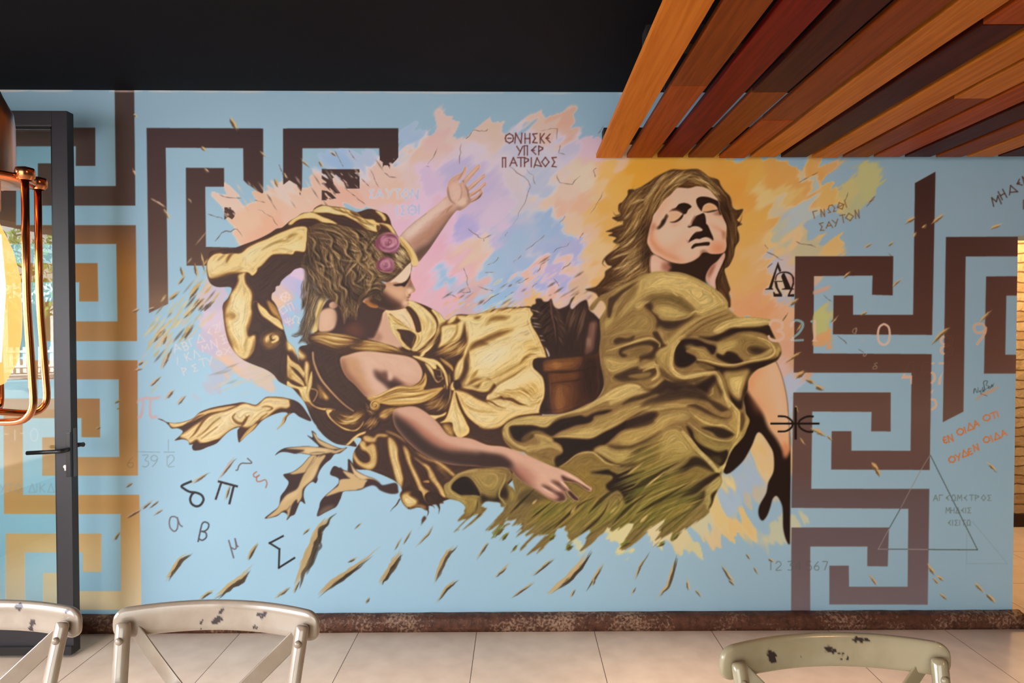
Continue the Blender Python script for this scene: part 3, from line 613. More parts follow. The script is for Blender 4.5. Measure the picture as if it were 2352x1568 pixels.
# second rag cluster
own(86)
m = P(DK, '1505 520 1560 540 1550 475 1590 500 1610 545 1690 590 1780 630 1850 650 1905 640 1880 665 1830 700 1780 710 1740 760 1690 800 1640 860 1610 930 1610 965 1590 1000 1560 985 1520 1010 1480 1060 1470 1130 1485 1205 1440 1180 1410 1240 1380 1310 1340 1330 1300 1370 1310 1320 1260 1290 1200 1330 1080 1352 1150 1290 1220 1230 1240 1130 1290 1060 1320 990 1280 940 1270 910 1360 885 1450 820 1520 740 1540 720 1440 700 1380 705 1310 690 1240 690 1185 720 1220 680 1290 645 1400 635 1500 628 1620 635 1570 580')
for s in ['1290 652 1400 638 1500 632 1620 640 1740 660 1790 680 1700 700 1600 715 1530 712 1440 695 1400 700 1480 672 1420 662', '1560 490 1600 520 1620 560 1700 598 1790 638 1830 655 1740 655 1650 620 1600 570', '1275 905 1360 888 1450 825 1540 725 1600 730 1560 800 1500 880 1430 900 1360 910 1310 895', '1480 900 1560 800 1610 730 1690 720 1640 800 1600 880 1560 960 1500 1010 1460 1060 1450 1140 1410 1200 1400 1160 1350 1220 1320 1330 1290 1350 1310 1290 1280 1270 1200 1320 1100 1348 1200 1260 1240 1190 1300 1120 1400 1060 1440 980', '1750 690 1850 655 1900 645 1860 672 1790 700']:
    P('#d6b079', s, 1.5, .97, m)
P('#e6c692', '1500 650 1640 655 1720 665 1640 695 1540 700 1480 690', 3, .8, m); P('#e4c08c', '1500 960 1600 820 1600 900 1530 990 1440 1060 1390 1130 1300 1180 1250 1240 1300 1120 1420 1060', 3.5, .75, m)
for s, w in [('1580 730 1540 800 1500 860 1480 900', 6), ('1620 740 1650 720 1690 700', 12), ('1340 1220 1300 1270 1240 1290', 8), ('1530 700 1600 690 1680 690', 8)]: S('#4e3628', [1, w/4, 1], s, 1.2, .9, m)
# third rag (right of it)
own(87)
m = P(DK, '1735 910 1760 840 1790 828 1850 860 1900 900 1940 950 1915 870 1915 760 1930 765 1960 800 2000 870 2004 950 1960 960 1900 975 1850 985 1900 1060 1860 1090 1840 1150 1800 1230 1750 1260 1690 1290 1605 1330 1625 1240 1640 1180 1690 1120 1760 1060 1810 1010 1830 970 1800 940'); 
V(780, 960, 5.3455)
m2 = P(DK, '0 610 60 640 160 660 100 640 120 580 105 508 125 515 150 560 180 620 250 670 330 710 420 740 480 780 530 822 690 795 720 880 715 920 640 930 560 912 490 880 450 840 400 825 330 845 250 880 130 890 40 900 0 990', .7)
mm = union(m, m2)
P('#d8b27c', '130 540 160 590 190 640 260 680 340 715 440 745 500 800 440 760 360 745 260 750 180 690 80 655 40 650 100 720 130 745 40 760 0 765 0 890 130 885 240 870 290 850 320 790 340 760 200 750 250 750 180 690', 1.5, cl=mm); P('#e8c696', '160 600 240 680 330 720 300 745 210 710', 3, .8, mm)
V(360, 880, 4.3565)
P('#d8b27c', '1840 965 1920 955 2004 970 2004 1060 1920 1065 1850 1080 1760 1110 1690 1130 1740 1080 1820 1020', 1.3, cl=mm); P('#8a6c56', '1640 1270 1700 1230 1780 1220 1740 1260 1690 1290 1610 1325', 4, .7, m)
own(10)
V()
m = BOD = P(DK, '686 800 708 790 720 770 730 745 760 740 900 700 940 690 960 695 985 705 1010 720 1025 735 1050 722 1090 722 1120 712 1160 706 1200 704 1222 706 1240 740 1250 790 1262 830 1255 870 1252 905 1245 935 1240 960 1160 985 1160 1010 1180 1035 1200 1070 1160 1120 1120 1150 1040 1145 1020 1150 990 1160 960 1165 930 1150 915 1110 850 1080 815 1075 812 1040 830 1010 815 1005 790 1020 760 1012 735 990 715 955 700 915 690 860')
own(10)
# --- scarf silhouette (dark)
V()
SCF = P(DK, '477 594 483 578 500 574 520 571 531 572 558 562 592 549 618 536 635 525 648 522 666 507 680 499 695 489 717 486 722 478 736 470 745 471 768 474 789 477 807 483 821 487 844 480 860 481 876 487 888 492 895 502 900 518 908 531 916 546 922 560 880 600 740 640 715 632 696 616 678 618 668 627 656 636 646 646 642 655 634 658 632 668 625 674 624 686 630 694 636 704 641 718 647 733 650 748 657 772 662 785 676 800 690 840 702 880 712 930 720 960 735 990 790 1020 800 1000 820 1024 800 1023 770 1018 745 1000 728 980 715 960 700 925 684 905 670 890 656 884 640 875 628 860 610 848 590 840 570 832 557 825 545 815 535 803 525 785 518 760 514 735 512 715 511 705 514 695 525 682 531 660 500 659 485 652 478 640 475 625 474 610')
m = SCF
# light folds of scarf (SC crop)
V(440, 460, 4.6118)
P(Y1, '175 640 230 580 300 560 340 570 420 560 520 560 600 500 700 450 800 410 900 360 1000 320 1100 285 1190 278 1225 300 1230 400 1215 460 1205 530 1180 545 1100 535 1070 570 1000 565 900 568 850 580 800 625 770 660 740 690 700 720 690 760 660 790 635 795 610 770 560 760 480 770 400 790 300 815 200 825 175 770 165 700', 2, cl=m)
P(Y2, '180 650 240 590 320 580 330 640 290 720 250 790 200 800 178 730', 7, .7, m); P('#ecd6a4', '560 560 640 510 760 460 860 440 900 470 800 510 700 560 640 640 600 700 560 650', 8, .7, m); P('#e8d8a0', '900 520 1050 470 1150 450 1190 500 1100 520 960 540', 5, .6, m)
for s, w, c in [('270 640 320 600 360 570', 14, DK), ('365 665 385 620 420 570 460 560', 30, DK), ('230 640 260 590 290 570', 8, '#8a6c3a'), ('740 530 800 490 880 450 960 430 1040 430', 18, '#5e452c'), ('1000 410 1060 370 1130 345', 24, '#6b4c28'), ('1120 400 1170 380 1150 420', 22, Y3), ('500 690 540 640 560 590', 10, '#b08c54'), ('580 640 620 700 660 740', 12, Y3), ('850 540 950 510 1070 540', 10, '#8a6a34')]:
    S(c, [2, w/4.6, w/5, 1], s, 2.5, .85, m)
P('#6f4c26', '190 820 300 790 420 760 530 730 480 800 380 860 240 870', 6, .6, m); P(DK, '190 850 260 830 340 790 420 770 500 790 490 860 440 900 320 930 230 915 190 890', 6, .95, m); P(DK, '560 790 590 765 620 790 650 800 690 760 720 720 700 800 620 900 580 860', 2, cl=m)
# hanging cloth
P(Y1, '500 850 495 800 530 775 575 760 560 800 570 870 600 920 630 960 640 1020 630 1120 640 1200 610 1290 580 1360 600 1450 670 1430 660 1568 620 1640 560 1680 480 1640 430 1560 390 1440 360 1320 350 1220 370 1130 405 1050 420 990 470 920', 3, cl=m)
P('#e9d9a6', '440 1050 520 1000 560 1050 570 1200 560 1400 520 1540 470 1480 440 1300 420 1150', 10, .7, m)
P('#8a5f34', '330 1140 380 1050 410 1000 400 1090 370 1150 380 1200 440 1180 480 1230 440 1270 390 1240 360 1260 340 1220', 6, .75, m); P('#6a4428', '335 1180 370 1300 400 1420 450 1540 420 1560 370 1400 335 1300', 5, .8, m)
for s, w, c in [('560 900 560 980 530 1040', 14, '#b38a50'), ('640 1180 610 1300 570 1400', 30, '#a4743c'), ('600 1440 570 1520 560 1600', 16, '#8a5c30'), ('640 1120 655 1200 640 1300 620 1400', 24, DK), ('430 1440 470 1540 520 1620', 22, '#a97a40'), ('480 1450 510 1540 560 1640', 14, Y3), ('660 1450 650 1560 600 1660', 20, '#70502c')]:
    S(c, [1, w/4.4, w/4.4, 1], s, 3, .8, m)
# strips right of hanging cloth
P(Y1, '700 1085 730 1110 790 1160 840 1220 920 1260 960 1320 970 1370 900 1330 820 1270 750 1220 710 1150', 2, cl=m); P('#c08c4a', '800 1060 850 1090 890 1130 930 1200 970 1290 900 1230 860 1200 820 1130', 3, .9, m); P('#e2c890', '740 1160 800 1200 880 1260 940 1330 860 1280', 4, .7, m)
S('#7a4e34', [1, 2, 1], '640 1110 660 1075 690 1070 705 1110', 1.2, .9, m)
# rosette swirl
P('#9a7440', '740 1490 760 1440 810 1410 880 1395 950 1400 930 1440 900 1480 930 1500 900 1540 840 1568 790 1560', 6, .7, m); P(Y1, '790 1440 830 1420 870 1410 850 1450 820 1480 800 1510 780 1480', 2.5, cl=m); P(Y2, '850 1470 880 1430 920 1440 925 1480 890 1500 850 1510', 2, .9, m); S(DK, [1, 5, 5, 1], '870 1410 835 1440 850 1480 890 1470', 1.5, .95, m)
# scarf over the head (W crop)
V(660, 470, 4.3556)
P(Y1, '10 190 60 140 120 105 180 80 240 75 300 95 350 120 420 145 470 170 500 195 440 190 380 185 330 165 280 140 200 135 140 140 90 160 40 200', 2, cl=m)
P(Y1, '250 70 300 28 370 8 460 25 560 35 640 60 700 85 750 130 800 145 860 150 900 180 980 185 1040 210 1085 285 1110 310 1060 290 1010 240 960 205 920 190 930 230 900 270 850 260 790 240 740 200 690 165 630 135 560 105 480 95 400 78 320 80', 1.5, cl=m)
P('#e6d8a0', '300 60 380 25 470 50 560 75 520 95 430 75 350 72', 4, .7, m); P('#d9cf96', '700 130 800 180 860 230 900 255 830 240 760 190', 3, .8, m)
P(DK, '620 60 680 75 730 110 760 125 700 120 650 100', 3, .9, m); P(DK, '790 30 840 60 860 110 900 140 960 180 1010 190 1040 195 1020 130 990 90 960 80 985 150 960 155 900 75 850 50', 2, .95, m); P(Y1, '880 60 930 70 975 110 990 150 965 160 940 120', 1.5, .95, m)
P(DK, '890 205 930 215 925 260 960 235 1000 270 940 275 900 265', 1.5, .9, m)
for s in ['420 20 520 60 600 90', '560 40 640 110 740 150 800 190', '660 100 740 170 820 200 880 220', '700 160 780 220 850 250', '760 140 830 190 890 200', '500 30 560 70 620 80', '940 190 990 220 1050 280']: S('#4a3626', [.5, 2.6, 2, .5], s, .8, .9, m)
P(DK, '300 90 380 85 470 100 560 120 640 150 700 190 750 240 700 250 600 225 520 200 440 150', 2, cl=m)
# lower scarf down the back
m = union(SCF, BOD)
V(660, 760, 5.2275)
P(Y1, '0 110 40 120 100 180 150 240 210 290 215 325 170 340 120 300 80 250 60 220 20 240 0 200', 4, cl=m); P('#e9d9a4', '10 120 60 150 110 210 160 280 120 270 60 210', 5, .7, m)
P(Y1, '0 290 40 340 90 380 140 410 180 460 205 500 200 560 180 540 130 480 80 440 40 420 20 400 60 460 110 520 160 570 195 620 205 670 160 640 90 600 20 560 0 540', 2, .9, m); P('#8d6436', '0 470 30 480 60 540 40 590 0 580', 5, .7, m)
P(Y1, '0 600 60 640 130 665 190 670 230 660 240 720 250 790 280 850 250 850 190 830 160 760 130 700 60 680 0 670', 2, cl=m)
P(Y2, '215 370 240 365 262 420 255 500 250 590 240 660 215 600 205 500', 3, .8, m); P(Y1, '235 700 255 600 290 480 300 560 290 660 270 720 262 780 280 850 330 900 410 925 500 930 580 950 520 955 400 940 310 900 262 850 240 780', 1.3, cl=m)
S(Y1, [1.5, 1.8, 1.5], '275 690 340 705 360 740 340 800 310 850', .8, 1, m); P('#a8793e', '360 640 400 670 440 740 490 790 480 830 430 800 390 800 380 720', 4, .8, m); P('#d9b870', '420 720 470 780 490 810 450 810', 3, .9, m)
P('#b78c50', '150 750 200 780 260 860 290 940 240 880 180 820', 5, .7, m)
grain(SCF, .06, 30, 6, -35, 5)
# --- dress / torso dark body
own(10)
m = M_D = BOD
# the skirt cloth hanging below left arm (LL crop)
V(780, 960, 5.3455)
for s in ['600 235 660 270 710 360 720 480 760 650 780 760 740 870 700 760 660 620 620 480 600 340', '780 340 850 420 880 560 930 660 980 750 1010 850 1100 900 1110 960 1180 1040 1100 1060 1050 1010 990 900 930 760 860 600 810 460', '240 285 310 290 330 350 400 310 440 340 460 480 440 580 380 630 300 610 230 570 180 500 155 430 170 360 190 440 240 520 310 555 370 530 375 470 330 410 270 380', '700 250 760 300 830 380 870 450 950 500 1020 550 1090 580 1140 660 1190 760 1250 840 1300 930 1300 980 1250 950 1200 850 1110 740 1080 640 1020 570 920 490 850 420 780 320', '560 160 640 175 760 240 830 320 900 390 1000 450 1100 500 1180 520 1260 560 1350 630 1425 705 1400 715 1300 640 1180 550 1090 510 980 450 880 370 800 290 700 220', '290 230 340 215 420 240 460 200 540 195 600 215 560 230 470 230 440 290 380 295 310 280']:
    P('#d3a96a', s, 2.2, .97, m)
for s in ['620 300 690 380 690 520 740 680 750 800 700 720 660 560', '830 480 900 600 960 740 1030 870 1080 950 1030 930 950 760', '180 480 240 560 320 590 420 560 400 600 300 600', '900 410 1060 500 1140 530 1060 510', '1100 600 1190 770 1280 930 1180 790']: P('#e9cb92', s, 4, .7, m)
m2 = P(DK2, '740 940 790 870 870 820 920 880 1000 900 1040 1000 1090 1060 1090 1120 1060 1130 980 1090 900 1110 850 1115 780 1050', 2)
P('#d4ab66', '760 960 800 920 880 900 900 880 850 950 930 990 960 1030 900 1080 840 1100 790 1050', 4, .97, m2); P('#ecd49a', '790 970 840 960 930 1010 900 1050 830 1060', 5, .8, m2); P('#c69458', '900 1080 980 1060 1060 1090 1050 1120 960 1100', 4, .8, m2)
P('#a97a48', '1190 560 1260 600 1310 690 1330 740 1290 700 1220 640', 5, .6, m); P('#c69a60', '1020 780 1090 760 1100 790 1050 790', 2, .9, m)
for s in ['840 1110 860 1090', '1080 1110 1090 1160 1070 1210', '1210 1060 1225 1110 1215 1180', '740 990 700 1060 650 1110 620 1150', '1090 1060 1150 1080 1170 1110']: S(DK2, [3, 3, 1.5, .3], s, .6, .95)
P(DK2, '1270 970 1310 985 1270 1010 1275 1045 1230 1050 1225 1110 1180 1060 1090 1060 1040 960 1100 900 1200 920', 1, .95)
P(DK2, '1040 1200 1065 1230 1010 1300 950 1390 1000 1310 1010 1240', 1, .85)
# --- chest and shoulder fabric (TO crop)
V(880, 680, 5.2275)
P('#d2ab68', '1000 250 1120 215 1250 200 1400 175 1600 150 1790 160 1830 400 1960 740 1960 1150 1900 1390 1700 1400 1500 1300 1300 1000 1100 900 1020 600', 2)
hair(['1100 250 1180 200 1260 150', '1300 240 1400 170 1500 110', '1560 230 1660 150 1760 90'], 70, ['#d8b070', '#ecd4a0', '#7a5a34', '#c79a58', '#e0b8a0'], (1.5, 5), 1, .75, None, 6, 17)
SK1 = '#e3b796'
P(SK1, '0 180 100 165 270 145 330 230 380 340 400 420 340 420 290 370 240 330 160 270 70 210 80 330 100 440 160 530 240 640 280 700 200 690 60 600 0 570', 2, cl=m)
P('#eac4a6', '120 170 260 160 320 250 360 350 320 380 250 310 170 250', 8, .7, m); P('#d9a98c', '0 560 40 420 60 300 30 200 0 200', 5, .6, m)
P(Y1, '300 50 320 25 400 80 480 130 560 200 610 260 640 330 635 420 600 480 540 540 480 600 430 640 400 660 350 650 420 590 460 520 460 420 440 330 400 240 350 170 290 130', 2, cl=m); P(Y2, '330 60 450 140 560 230 610 330 600 420 560 400 520 300 440 200 360 120', 5, .8, m)
for s in ['480 180 530 280 530 380 500 450', '440 230 490 330 490 430', '560 230 590 330 570 430 520 500', '610 290 600 400 560 480 480 560']: S('#bf8742', [.5, 3, 3, .5], s, 2.5, .75, m)
P(Y1, '20 190 70 215 160 270 240 330 300 370 370 400 420 430 460 420 465 520 420 590 370 650 340 640 380 560 400 480 350 430 280 410 200 400 160 400 200 450 220 520 280 590 340 640 290 640 200 580 140 500 90 420 80 330 60 240', 1.8, cl=m)
for s in ['80 240 160 280 230 320', '100 330 180 330 280 370 340 410', '90 270 150 300 240 360', '400 440 430 500 400 580', '380 470 360 560 350 620']: S('#a87838', [.5, 3, 2.5, .5], s, 1.5, .85, m)
P(DK, '170 400 260 405 330 420 370 470 360 530 310 560 270 560 230 510 210 440', 1.5, cl=m)
P(DK, '270 140 310 120 370 170 420 240 450 330 450 420 400 430 380 360 340 250', 1, cl=m); P(DK, '90 450 150 520 240 620 310 660 280 700 230 680 160 580 110 500', 1, cl=m)
# right chest folds
P(Y1, '580 160 680 150 740 170 770 240 750 310 690 360 680 430 640 500 580 590 520 660 480 720 440 720 500 640 570 560 620 480 650 400 660 320 640 250', 1.8, cl=m)
P(Y1, '790 190 880 230 860 290 820 320 780 330 760 290', 3, cl=m); P(Y1, '700 370 800 340 880 330 960 280 980 320 960 420 920 510 860 560 780 580 700 600 660 620 690 540 700 450', 2.5, cl=m); P(Y2, '740 440 830 420 850 460 800 530 740 560 720 520', 5, .7, m)
P(Y1, '880 240 1000 240 1120 260 1200 220 1300 200 1400 200 1560 190 1700 170 1780 200 1790 330 1780 420 1880 560 1900 640 1940 720 1960 740 1840 730 1760 760 1700 720 1560 700 1500 560 1400 540 1300 480 1240 510 1140 540 1080 580 1030 640 990 720 970 800 960 900 930 970 890 1000 860 1010 860 900 900 790 960 720 980 620 1010 540 1020 460 1000 400 980 330', 2.5, cl=m)
P(Y2, '1000 320 1140 300 1200 340 1320 310 1400 330 1300 420 1200 470 1100 520 1040 560 1030 480', 8, .75, m); P('#e9cfa0', '1100 620 1260 560 1400 560 1560 540 1620 600 1540 700 1440 800 1300 880 1180 940 1060 1000 1060 900 1050 760', 12, .9, m); P(Y1, '1040 760 1100 640 1300 560 1500 520 1700 440 1800 440 1900 640 1800 740 1600 820 1400 920 1200 1030 1060 1100 960 1080 940 1060 1000 960', 5, .85, m); P('#f0d8b0', '1180 680 1340 600 1500 590 1520 660 1400 780 1240 860 1130 860', 14, .8, m)
P('#f0d4ac', '1600 440 1760 400 1780 460 1680 520 1560 510', 8, .8, m); P('#e0a848', '1700 560 1860 560 1900 680 1760 700', 12, .6, m)
for s, w, c in [('1230 340 1280 290 1360 260 1480 260 1540 230', 40, '#6d5230'), ('1080 270 1140 260 1180 240', 22, DK), ('1080 570 1200 530 1300 490 1400 450 1500 420 1580 400', 46, '#5a3e28'), ('1020 670 1080 600 1180 560 1280 580', 50, '#5a3a28'), ('990 740 1000 850 960 940 900 1000', 40, DK), ('980 300 970 400 950 500', 10, DK), ('1010 400 1010 520 980 620 920 700', 12, DK), ('880 280 890 380 870 460 800 540 720 590', 14, '#6a4c2c'), ('780 200 790 260 760 310 700 340 680 400', 18, '#5f4428'), ('660 300 680 400 640 480 560 590', 12, DK), ('800 570 920 530 970 440 970 330', 12, DK), ('1040 1000 1100 940 1140 880', 26, '#8a6a34'), ('1000 1080 1100 1010 1200 990', 30, '#5e4830'), ('1180 1060 1300 1000 1440 920 1580 840 1700 760', 14, '#8d6c38'), ('1260 1150 1380 1060 1480 1000 1600 930 1720 840', 18, '#4e3a28'), ('1640 820 1700 740 1800 700 1880 730', 24, '#604424'), ('1560 860 1660 800 1760 770', 12, '#a88440'), ('1150 390 1200 350 1300 320', 10, '#b88c48'), ('1400 430 1500 390 1620 360', 12, '#b88c4c'), ('1560 500 1660 460 1740 470', 14, '#c09878'), ('1300 920 1400 860 1500 800', 10, '#caa05a'), ('1700 620 1780 600 1860 620', 10, '#b08038')]:
    S(c, [1, w/3.7, w/3.7, 1], s, max(2.2, w/11), .85, m)
P(Y1, '940 1090 1040 1080 1140 1100 1200 1020 1320 1000 1400 960 1320 1060 1260 1140 1180 1150 1060 1120', 2.5, .9, m); P('#e2c080', '1330 1120 1400 1060 1560 980 1700 890 1800 830 1870 880 1930 1000 1940 1100 1940 1180 1900 1260 1800 1300 1700 1310 1640 1270 1560 1230 1480 1230 1440 1190 1360 1220 1260 1250 1230 1230 1250 1190 1300 1160', 3, cl=m); P('#f0cf98', '1400 1080 1560 1000 1720 920 1800 960 1700 1080 1540 1120 1440 1160', 12, .8, m); P('#dfa03c', '1640 1080 1800 1040 1900 1080 1860 1180 1700 1200 1600 1150', 14, .6, m)
P('#e0bc80', '1250 1260 1340 1240 1420 1240 1500 1270 1560 1310 1680 1330 1800 1340 1900 1280 1860 1390 1760 1420 1640 1420 1540 1390 1400 1350 1300 1310', 3, cl=m)
hair(['1300 1180 1400 1200 1500 1240', '1400 1100 1560 1150 1700 1250', '1600 1100 1740 1180 1840 1280', '1760 1000 1860 1120 1900 1240'], 60, ['#6a4a24', '#b07c34', '#f0d490', '#8a6028'], (1, 2.4), .8, .6, m, 3, 9)
hair(['1940 1250 1840 1290 1700 1320', '1940 1180 1800 1250 1640 1250', '1940 1080 1840 1150 1700 1200'], 30, ['#5a3c20', '#b88838', '#f0d490'], (1, 2.4), .8, .6, m, 3, 10)
S(DK, [1, 8, 6, 1], '1400 1200 1460 1230 1540 1240 1640 1290 1740 1310', 2, .9, m); S(DK, [1, 4, 3, 1], '1200 1240 1300 1270 1380 1320 1480 1350', 1.5, .9, m); P(DK, '1000 1150 1060 1130 1180 1160 1260 1150 1240 1200 1230 1240 1140 1200', 2, .95, m)
# bow tails
P('#e2b872', '860 1130 1000 1160 1120 1230 1240 1280 1400 1340 1560 1370 1740 1360 1860 1380 1840 1410 1660 1430 1520 1480 1400 1568 1250 1590 1150 1560 1040 1480 960 1380 910 1290 890 1200', 2.5, cl=m); P('#eccb92', '960 1210 1080 1300 1200 1390 1340 1420 1300 1500 1160 1500 1040 1420', 10, .8, m); S('#c08a40', [1, 7, 7, 1], '900 1180 980 1300 1100 1370 1260 1390 1380 1400', 3, .7, m)
P('#e2ba70', '850 1130 870 1150 880 1220 920 1330 960 1420 1000 1480 1030 1560 1030 1640 960 1690 900 1700 840 1600 830 1520 760 1515 680 1520 740 1480 780 1400 820 1260', 2, cl=m); P('#eed096', '850 1180 870 1300 920 1440 960 1560 880 1600 850 1500 820 1440 830 1300', 6, .8, m); S('#c08838', [1, 4, 4, 1], '855 1170 865 1350 900 1500 930 1640', 2.5, .7, m)
P(DK, '870 1150 930 1290 990 1420 1080 1510 1150 1568 1100 1600 1030 1568 970 1450 900 1300', 1, .95, m); P(DK, '1530 1490 1660 1430 1900 1400 1980 1420 2000 1480 1750 1500 1600 1520 1500 1560 1380 1600', 2, .9, m)
P(Y1, '550 1430 640 1430 700 1420 760 1390 740 1430 660 1460 610 1480', 1.5, cl=m); P('#cfa05c', '720 1540 790 1550 830 1600 840 1680 760 1640', 4, .8, m)
# bow centre, gathers
P(Y1, '820 1050 850 1030 860 1120 830 1130 810 1100', 1.5, cl=m)
P(Y1, '350 720 420 720 540 745 620 760 690 810 740 890 770 990 780 1080 760 1060 740 960 700 880 640 820 640 870 600 870 560 830 500 790 430 760', 1.8, cl=m); P(Y1, '500 800 560 840 600 900 620 980 660 1040 620 1000 580 930 540 870', 2, cl=m); P('#c99a58', '680 740 760 780 830 840 840 900 800 860 720 790', 2, .9, m)
for s in ['460 750 560 800 610 870', '560 770 640 820', '640 880 690 890 700 960 650 960', '700 950 720 990 690 1000', '700 850 760 930 790 1040', '790 930 800 1000 800 1060', '620 1000 660 1030 700 1010', '760 1060 770 1120', '740 1060 735 1110', '800 1080 810 1150 790 1250 740 1350']: S('#e0c88c', [.5, 1.8, 1.6, .5], s, .7, .9, m)
P('#9a743c', '640 680 740 640 820 600 760 680 680 700', 4, .6, m)
hair(['620 700 700 660 800 600 900 540 970 460', '640 720 740 690 860 640 960 560 1010 500', '900 720 950 660 1000 580 1020 520'], 46, ['#c99c58', '#e8cf98', '#6a4a2c', '#a87838'], (1, 3), .8, .85, m, 5, 12)
hair(['430 1300 520 1280 640 1220 720 1150', '520 1350 620 1330 700 1270 760 1180', '680 1390 740 1330 780 1250 790 1180'], 46, ['#c09048', '#e0c488', '#5a3e26', '#8a6434'], (1, 3), .8, .85, m, 4, 13)
hair(['380 660 480 640 560 560 620 480', '440 720 540 640 640 540 700 470'], 18, ['#c09048', '#f0dcae'], (1, 2.6), .8, .8, m, 4, 14)
P(DK2, '840 1060 860 1020 900 1010 930 1060 920 1100 860 1110', 2, .9, m)
# fringe where dress meets quiver
hair(['1780 250 1700 300 1600 330', '1800 420 1700 470 1560 500', '1900 600 1780 640 1640 640', '1920 740 1820 740 1700 760'], 60, ['#f0dcb0', '#8a6840', '#d09a48', '#c0a084'], (1, 2.8), .9, .6, m, 4, 15)
grain(m, .06, 30, 6, -35, 6)
own(0); V()

# ================= woman: neck, head, raised arm =================
own(12)
V(880, 360, 5.6)
m = P('#c99a84', '210 1030 280 940 380 850 500 760 600 680 720 590 790 520 820 500 815 430 830 350 860 290 930 240 980 215 1020 190 1040 130 1058 121 1075 145 1068 200 1020 270 970 318 985 340 1030 290 1060 250 1110 200 1170 140 1230 95 1250 105 1245 145 1195 200 1130 275 1080 335 1072 360 1090 380 1150 330 1220 280 1290 220 1315 225 1312 260 1250 312 1170 390 1105 445 1110 465 1180 430 1250 370 1310 320 1330 330 1325 362 1265 410 1190 480 1128 518 1130 535 1190 500 1230 470 1238 430 1265 418 1285 455 1262 510 1200 556 1130 592 1100 620 1050 662 990 692 950 690 900 740 840 820 760 940 680 1060 600 1180 520 1280 450 1350 400 1250 330 1120 260 1050', .6)
P('#e6c8b8', '240 1010 330 910 450 810 580 710 720 610 800 540 850 560 820 640 720 720 620 800 520 900 430 980 330 1060 270 1030', 12, .95, m); P('#b07a60', '330 1110 450 1010 560 920 660 830 760 740 860 680 900 720 840 810 740 920 640 1040 520 1130 400 1180', 10, .8, m); P('#5f4236', '390 1230 480 1160 580 1100 680 990 780 870 880 750 960 690 1000 700 860 860 700 1100 560 1280 440 1360', 9, .95, m)
P('#dcb4a0', '850 400 900 340 970 340 1010 420 1000 520 940 560 880 560 850 480', 8, .8, m); P('#e4c0a8', '940 600 990 540 1060 530 1090 580 1060 640 990 640', 6, .85, m); P('#8a5e4c', '940 660 1000 680 1060 650 1110 600 1130 560 1090 540 1080 600 1020 650 960 640', 5, .85, m)
for s, w, c in [('830 380 840 480 870 560 930 610', 22, '#9a6e5c'), ('985 340 1010 420 1000 520 960 570', 10, '#a67a66'), ('1050 360 1090 440 1100 520 1130 550', 20, '#8f6654'), ('810 720 850 660 900 620', 14, '#a06a4c'), ('730 760 800 690 860 640', 18, '#b5836a'), ('960 300 1000 240 1060 140', 12, '#9c7060'), ('1070 350 1140 270 1240 150', 12, '#94664e'), ('1100 440 1200 360 1305 260', 13, '#a4704e'), ('1120 510 1200 460 1320 360', 12, '#a06444'), ('1130 590 1210 550 1280 460', 22, '#5e4034'), ('860 290 920 250 1000 220', 12, '#c08f78'), ('985 330 1020 300 1040 330', 8, '#6b4c40'), ('210 1030 300 935 420 830 560 725', 4, '#8a6a60'), ('260 1050 330 1120 400 1250', 14, '#7d563e')]:
    S(c, [1, w/5, w/5, 1], s, 1.8, .8, m)
for s in ['1000 300 1040 230 1060 150', '1050 310 1130 220 1230 110', '1110 400 1210 310 1300 235', '1130 480 1220 420 1315 335']: S('#deb49a', [.5, 2.6, 2.2, .5], s, 1.6, .8, m)
grain(m, .03, 12, 4, -40, 8)
V(660, 470, 4.3556)
# neck, chest
m = P('#4a3029', '420 940 520 960 640 960 760 940 880 980 980 1045 940 1100 920 1200 890 1290 860 1340 760 1340 640 1310 520 1290 420 1280 320 1270 305 1180 330 1060', 1)
P('#dcab8a', '330 1075 400 1035 460 1040 492 1080 497 1150 470 1230 410 1268 320 1268 310 1180', 3, cl=m); P('#e6bc9c', '345 1090 410 1060 440 1100 430 1180 380 1240 340 1200', 7, .7, m); P('#d09c7c', '420 990 460 968 500 985 500 1020 460 1040 425 1025', 2, cl=m)
P('#7a4230', '560 1200 680 1180 760 1260 720 1320 620 1290', 14, .7, m); P('#3c2721', '500 960 640 980 700 1100 620 1200 520 1240 500 1100', 10, .7, m)
P('#d8a688', '975 1070 1000 1100 1040 1250 1150 1420 1000 1400 880 1370 800 1345 870 1330 920 1210', 3); P('#a87058', '900 1260 870 1330 800 1350 900 1375 950 1330', 6, .7)
P(Y1, '365 860 400 940 375 980 340 1050 310 1140 300 1260 240 1260 265 1130 285 1000 320 920', 1.5); S('#a87838', [1, 5, 4, 1], '380 930 340 1020 300 1130 290 1220', 2, .8)
# face
FW = m = P('#c98f6c', '1235 550 1250 600 1243 650 1232 700 1238 750 1262 805 1282 850 1272 872 1240 885 1236 905 1232 922 1215 940 1222 958 1212 975 1216 995 1192 1020 1150 1042 1050 1057 980 1050 930 1035 860 1010 780 985 720 940 800 880 960 800 1000 770 1060 735 1130 670 1190 600', .6)
P('#f0cfae', '1240 560 1247 620 1232 690 1200 745 1140 782 1085 770 1030 775 1080 730 1150 660 1200 590', 2, cl=m); P('#5b382a', '880 880 960 860 1000 890 1050 930 1110 960 1160 1010 1150 1045 1050 1060 960 1050 860 1015 800 960', 9, .97, m); P('#3f2a22', '860 900 940 890 1000 950 1060 1000 1120 1030 1050 1060 940 1040 840 1000', 8, .9, m)
P('#e0ae86', '1010 800 1070 825 1150 835 1190 850 1180 900 1150 960 1100 930 1040 890 990 850', 8, .9, m); P('#eec6a4', '1190 860 1215 820 1240 790 1265 815 1278 850 1250 870 1225 885 1210 900 1212 925 1190 900', 3, .9, m); P('#ecc09c', '1160 960 1205 950 1212 985 1185 1010 1150 1000', 4, .8, m)
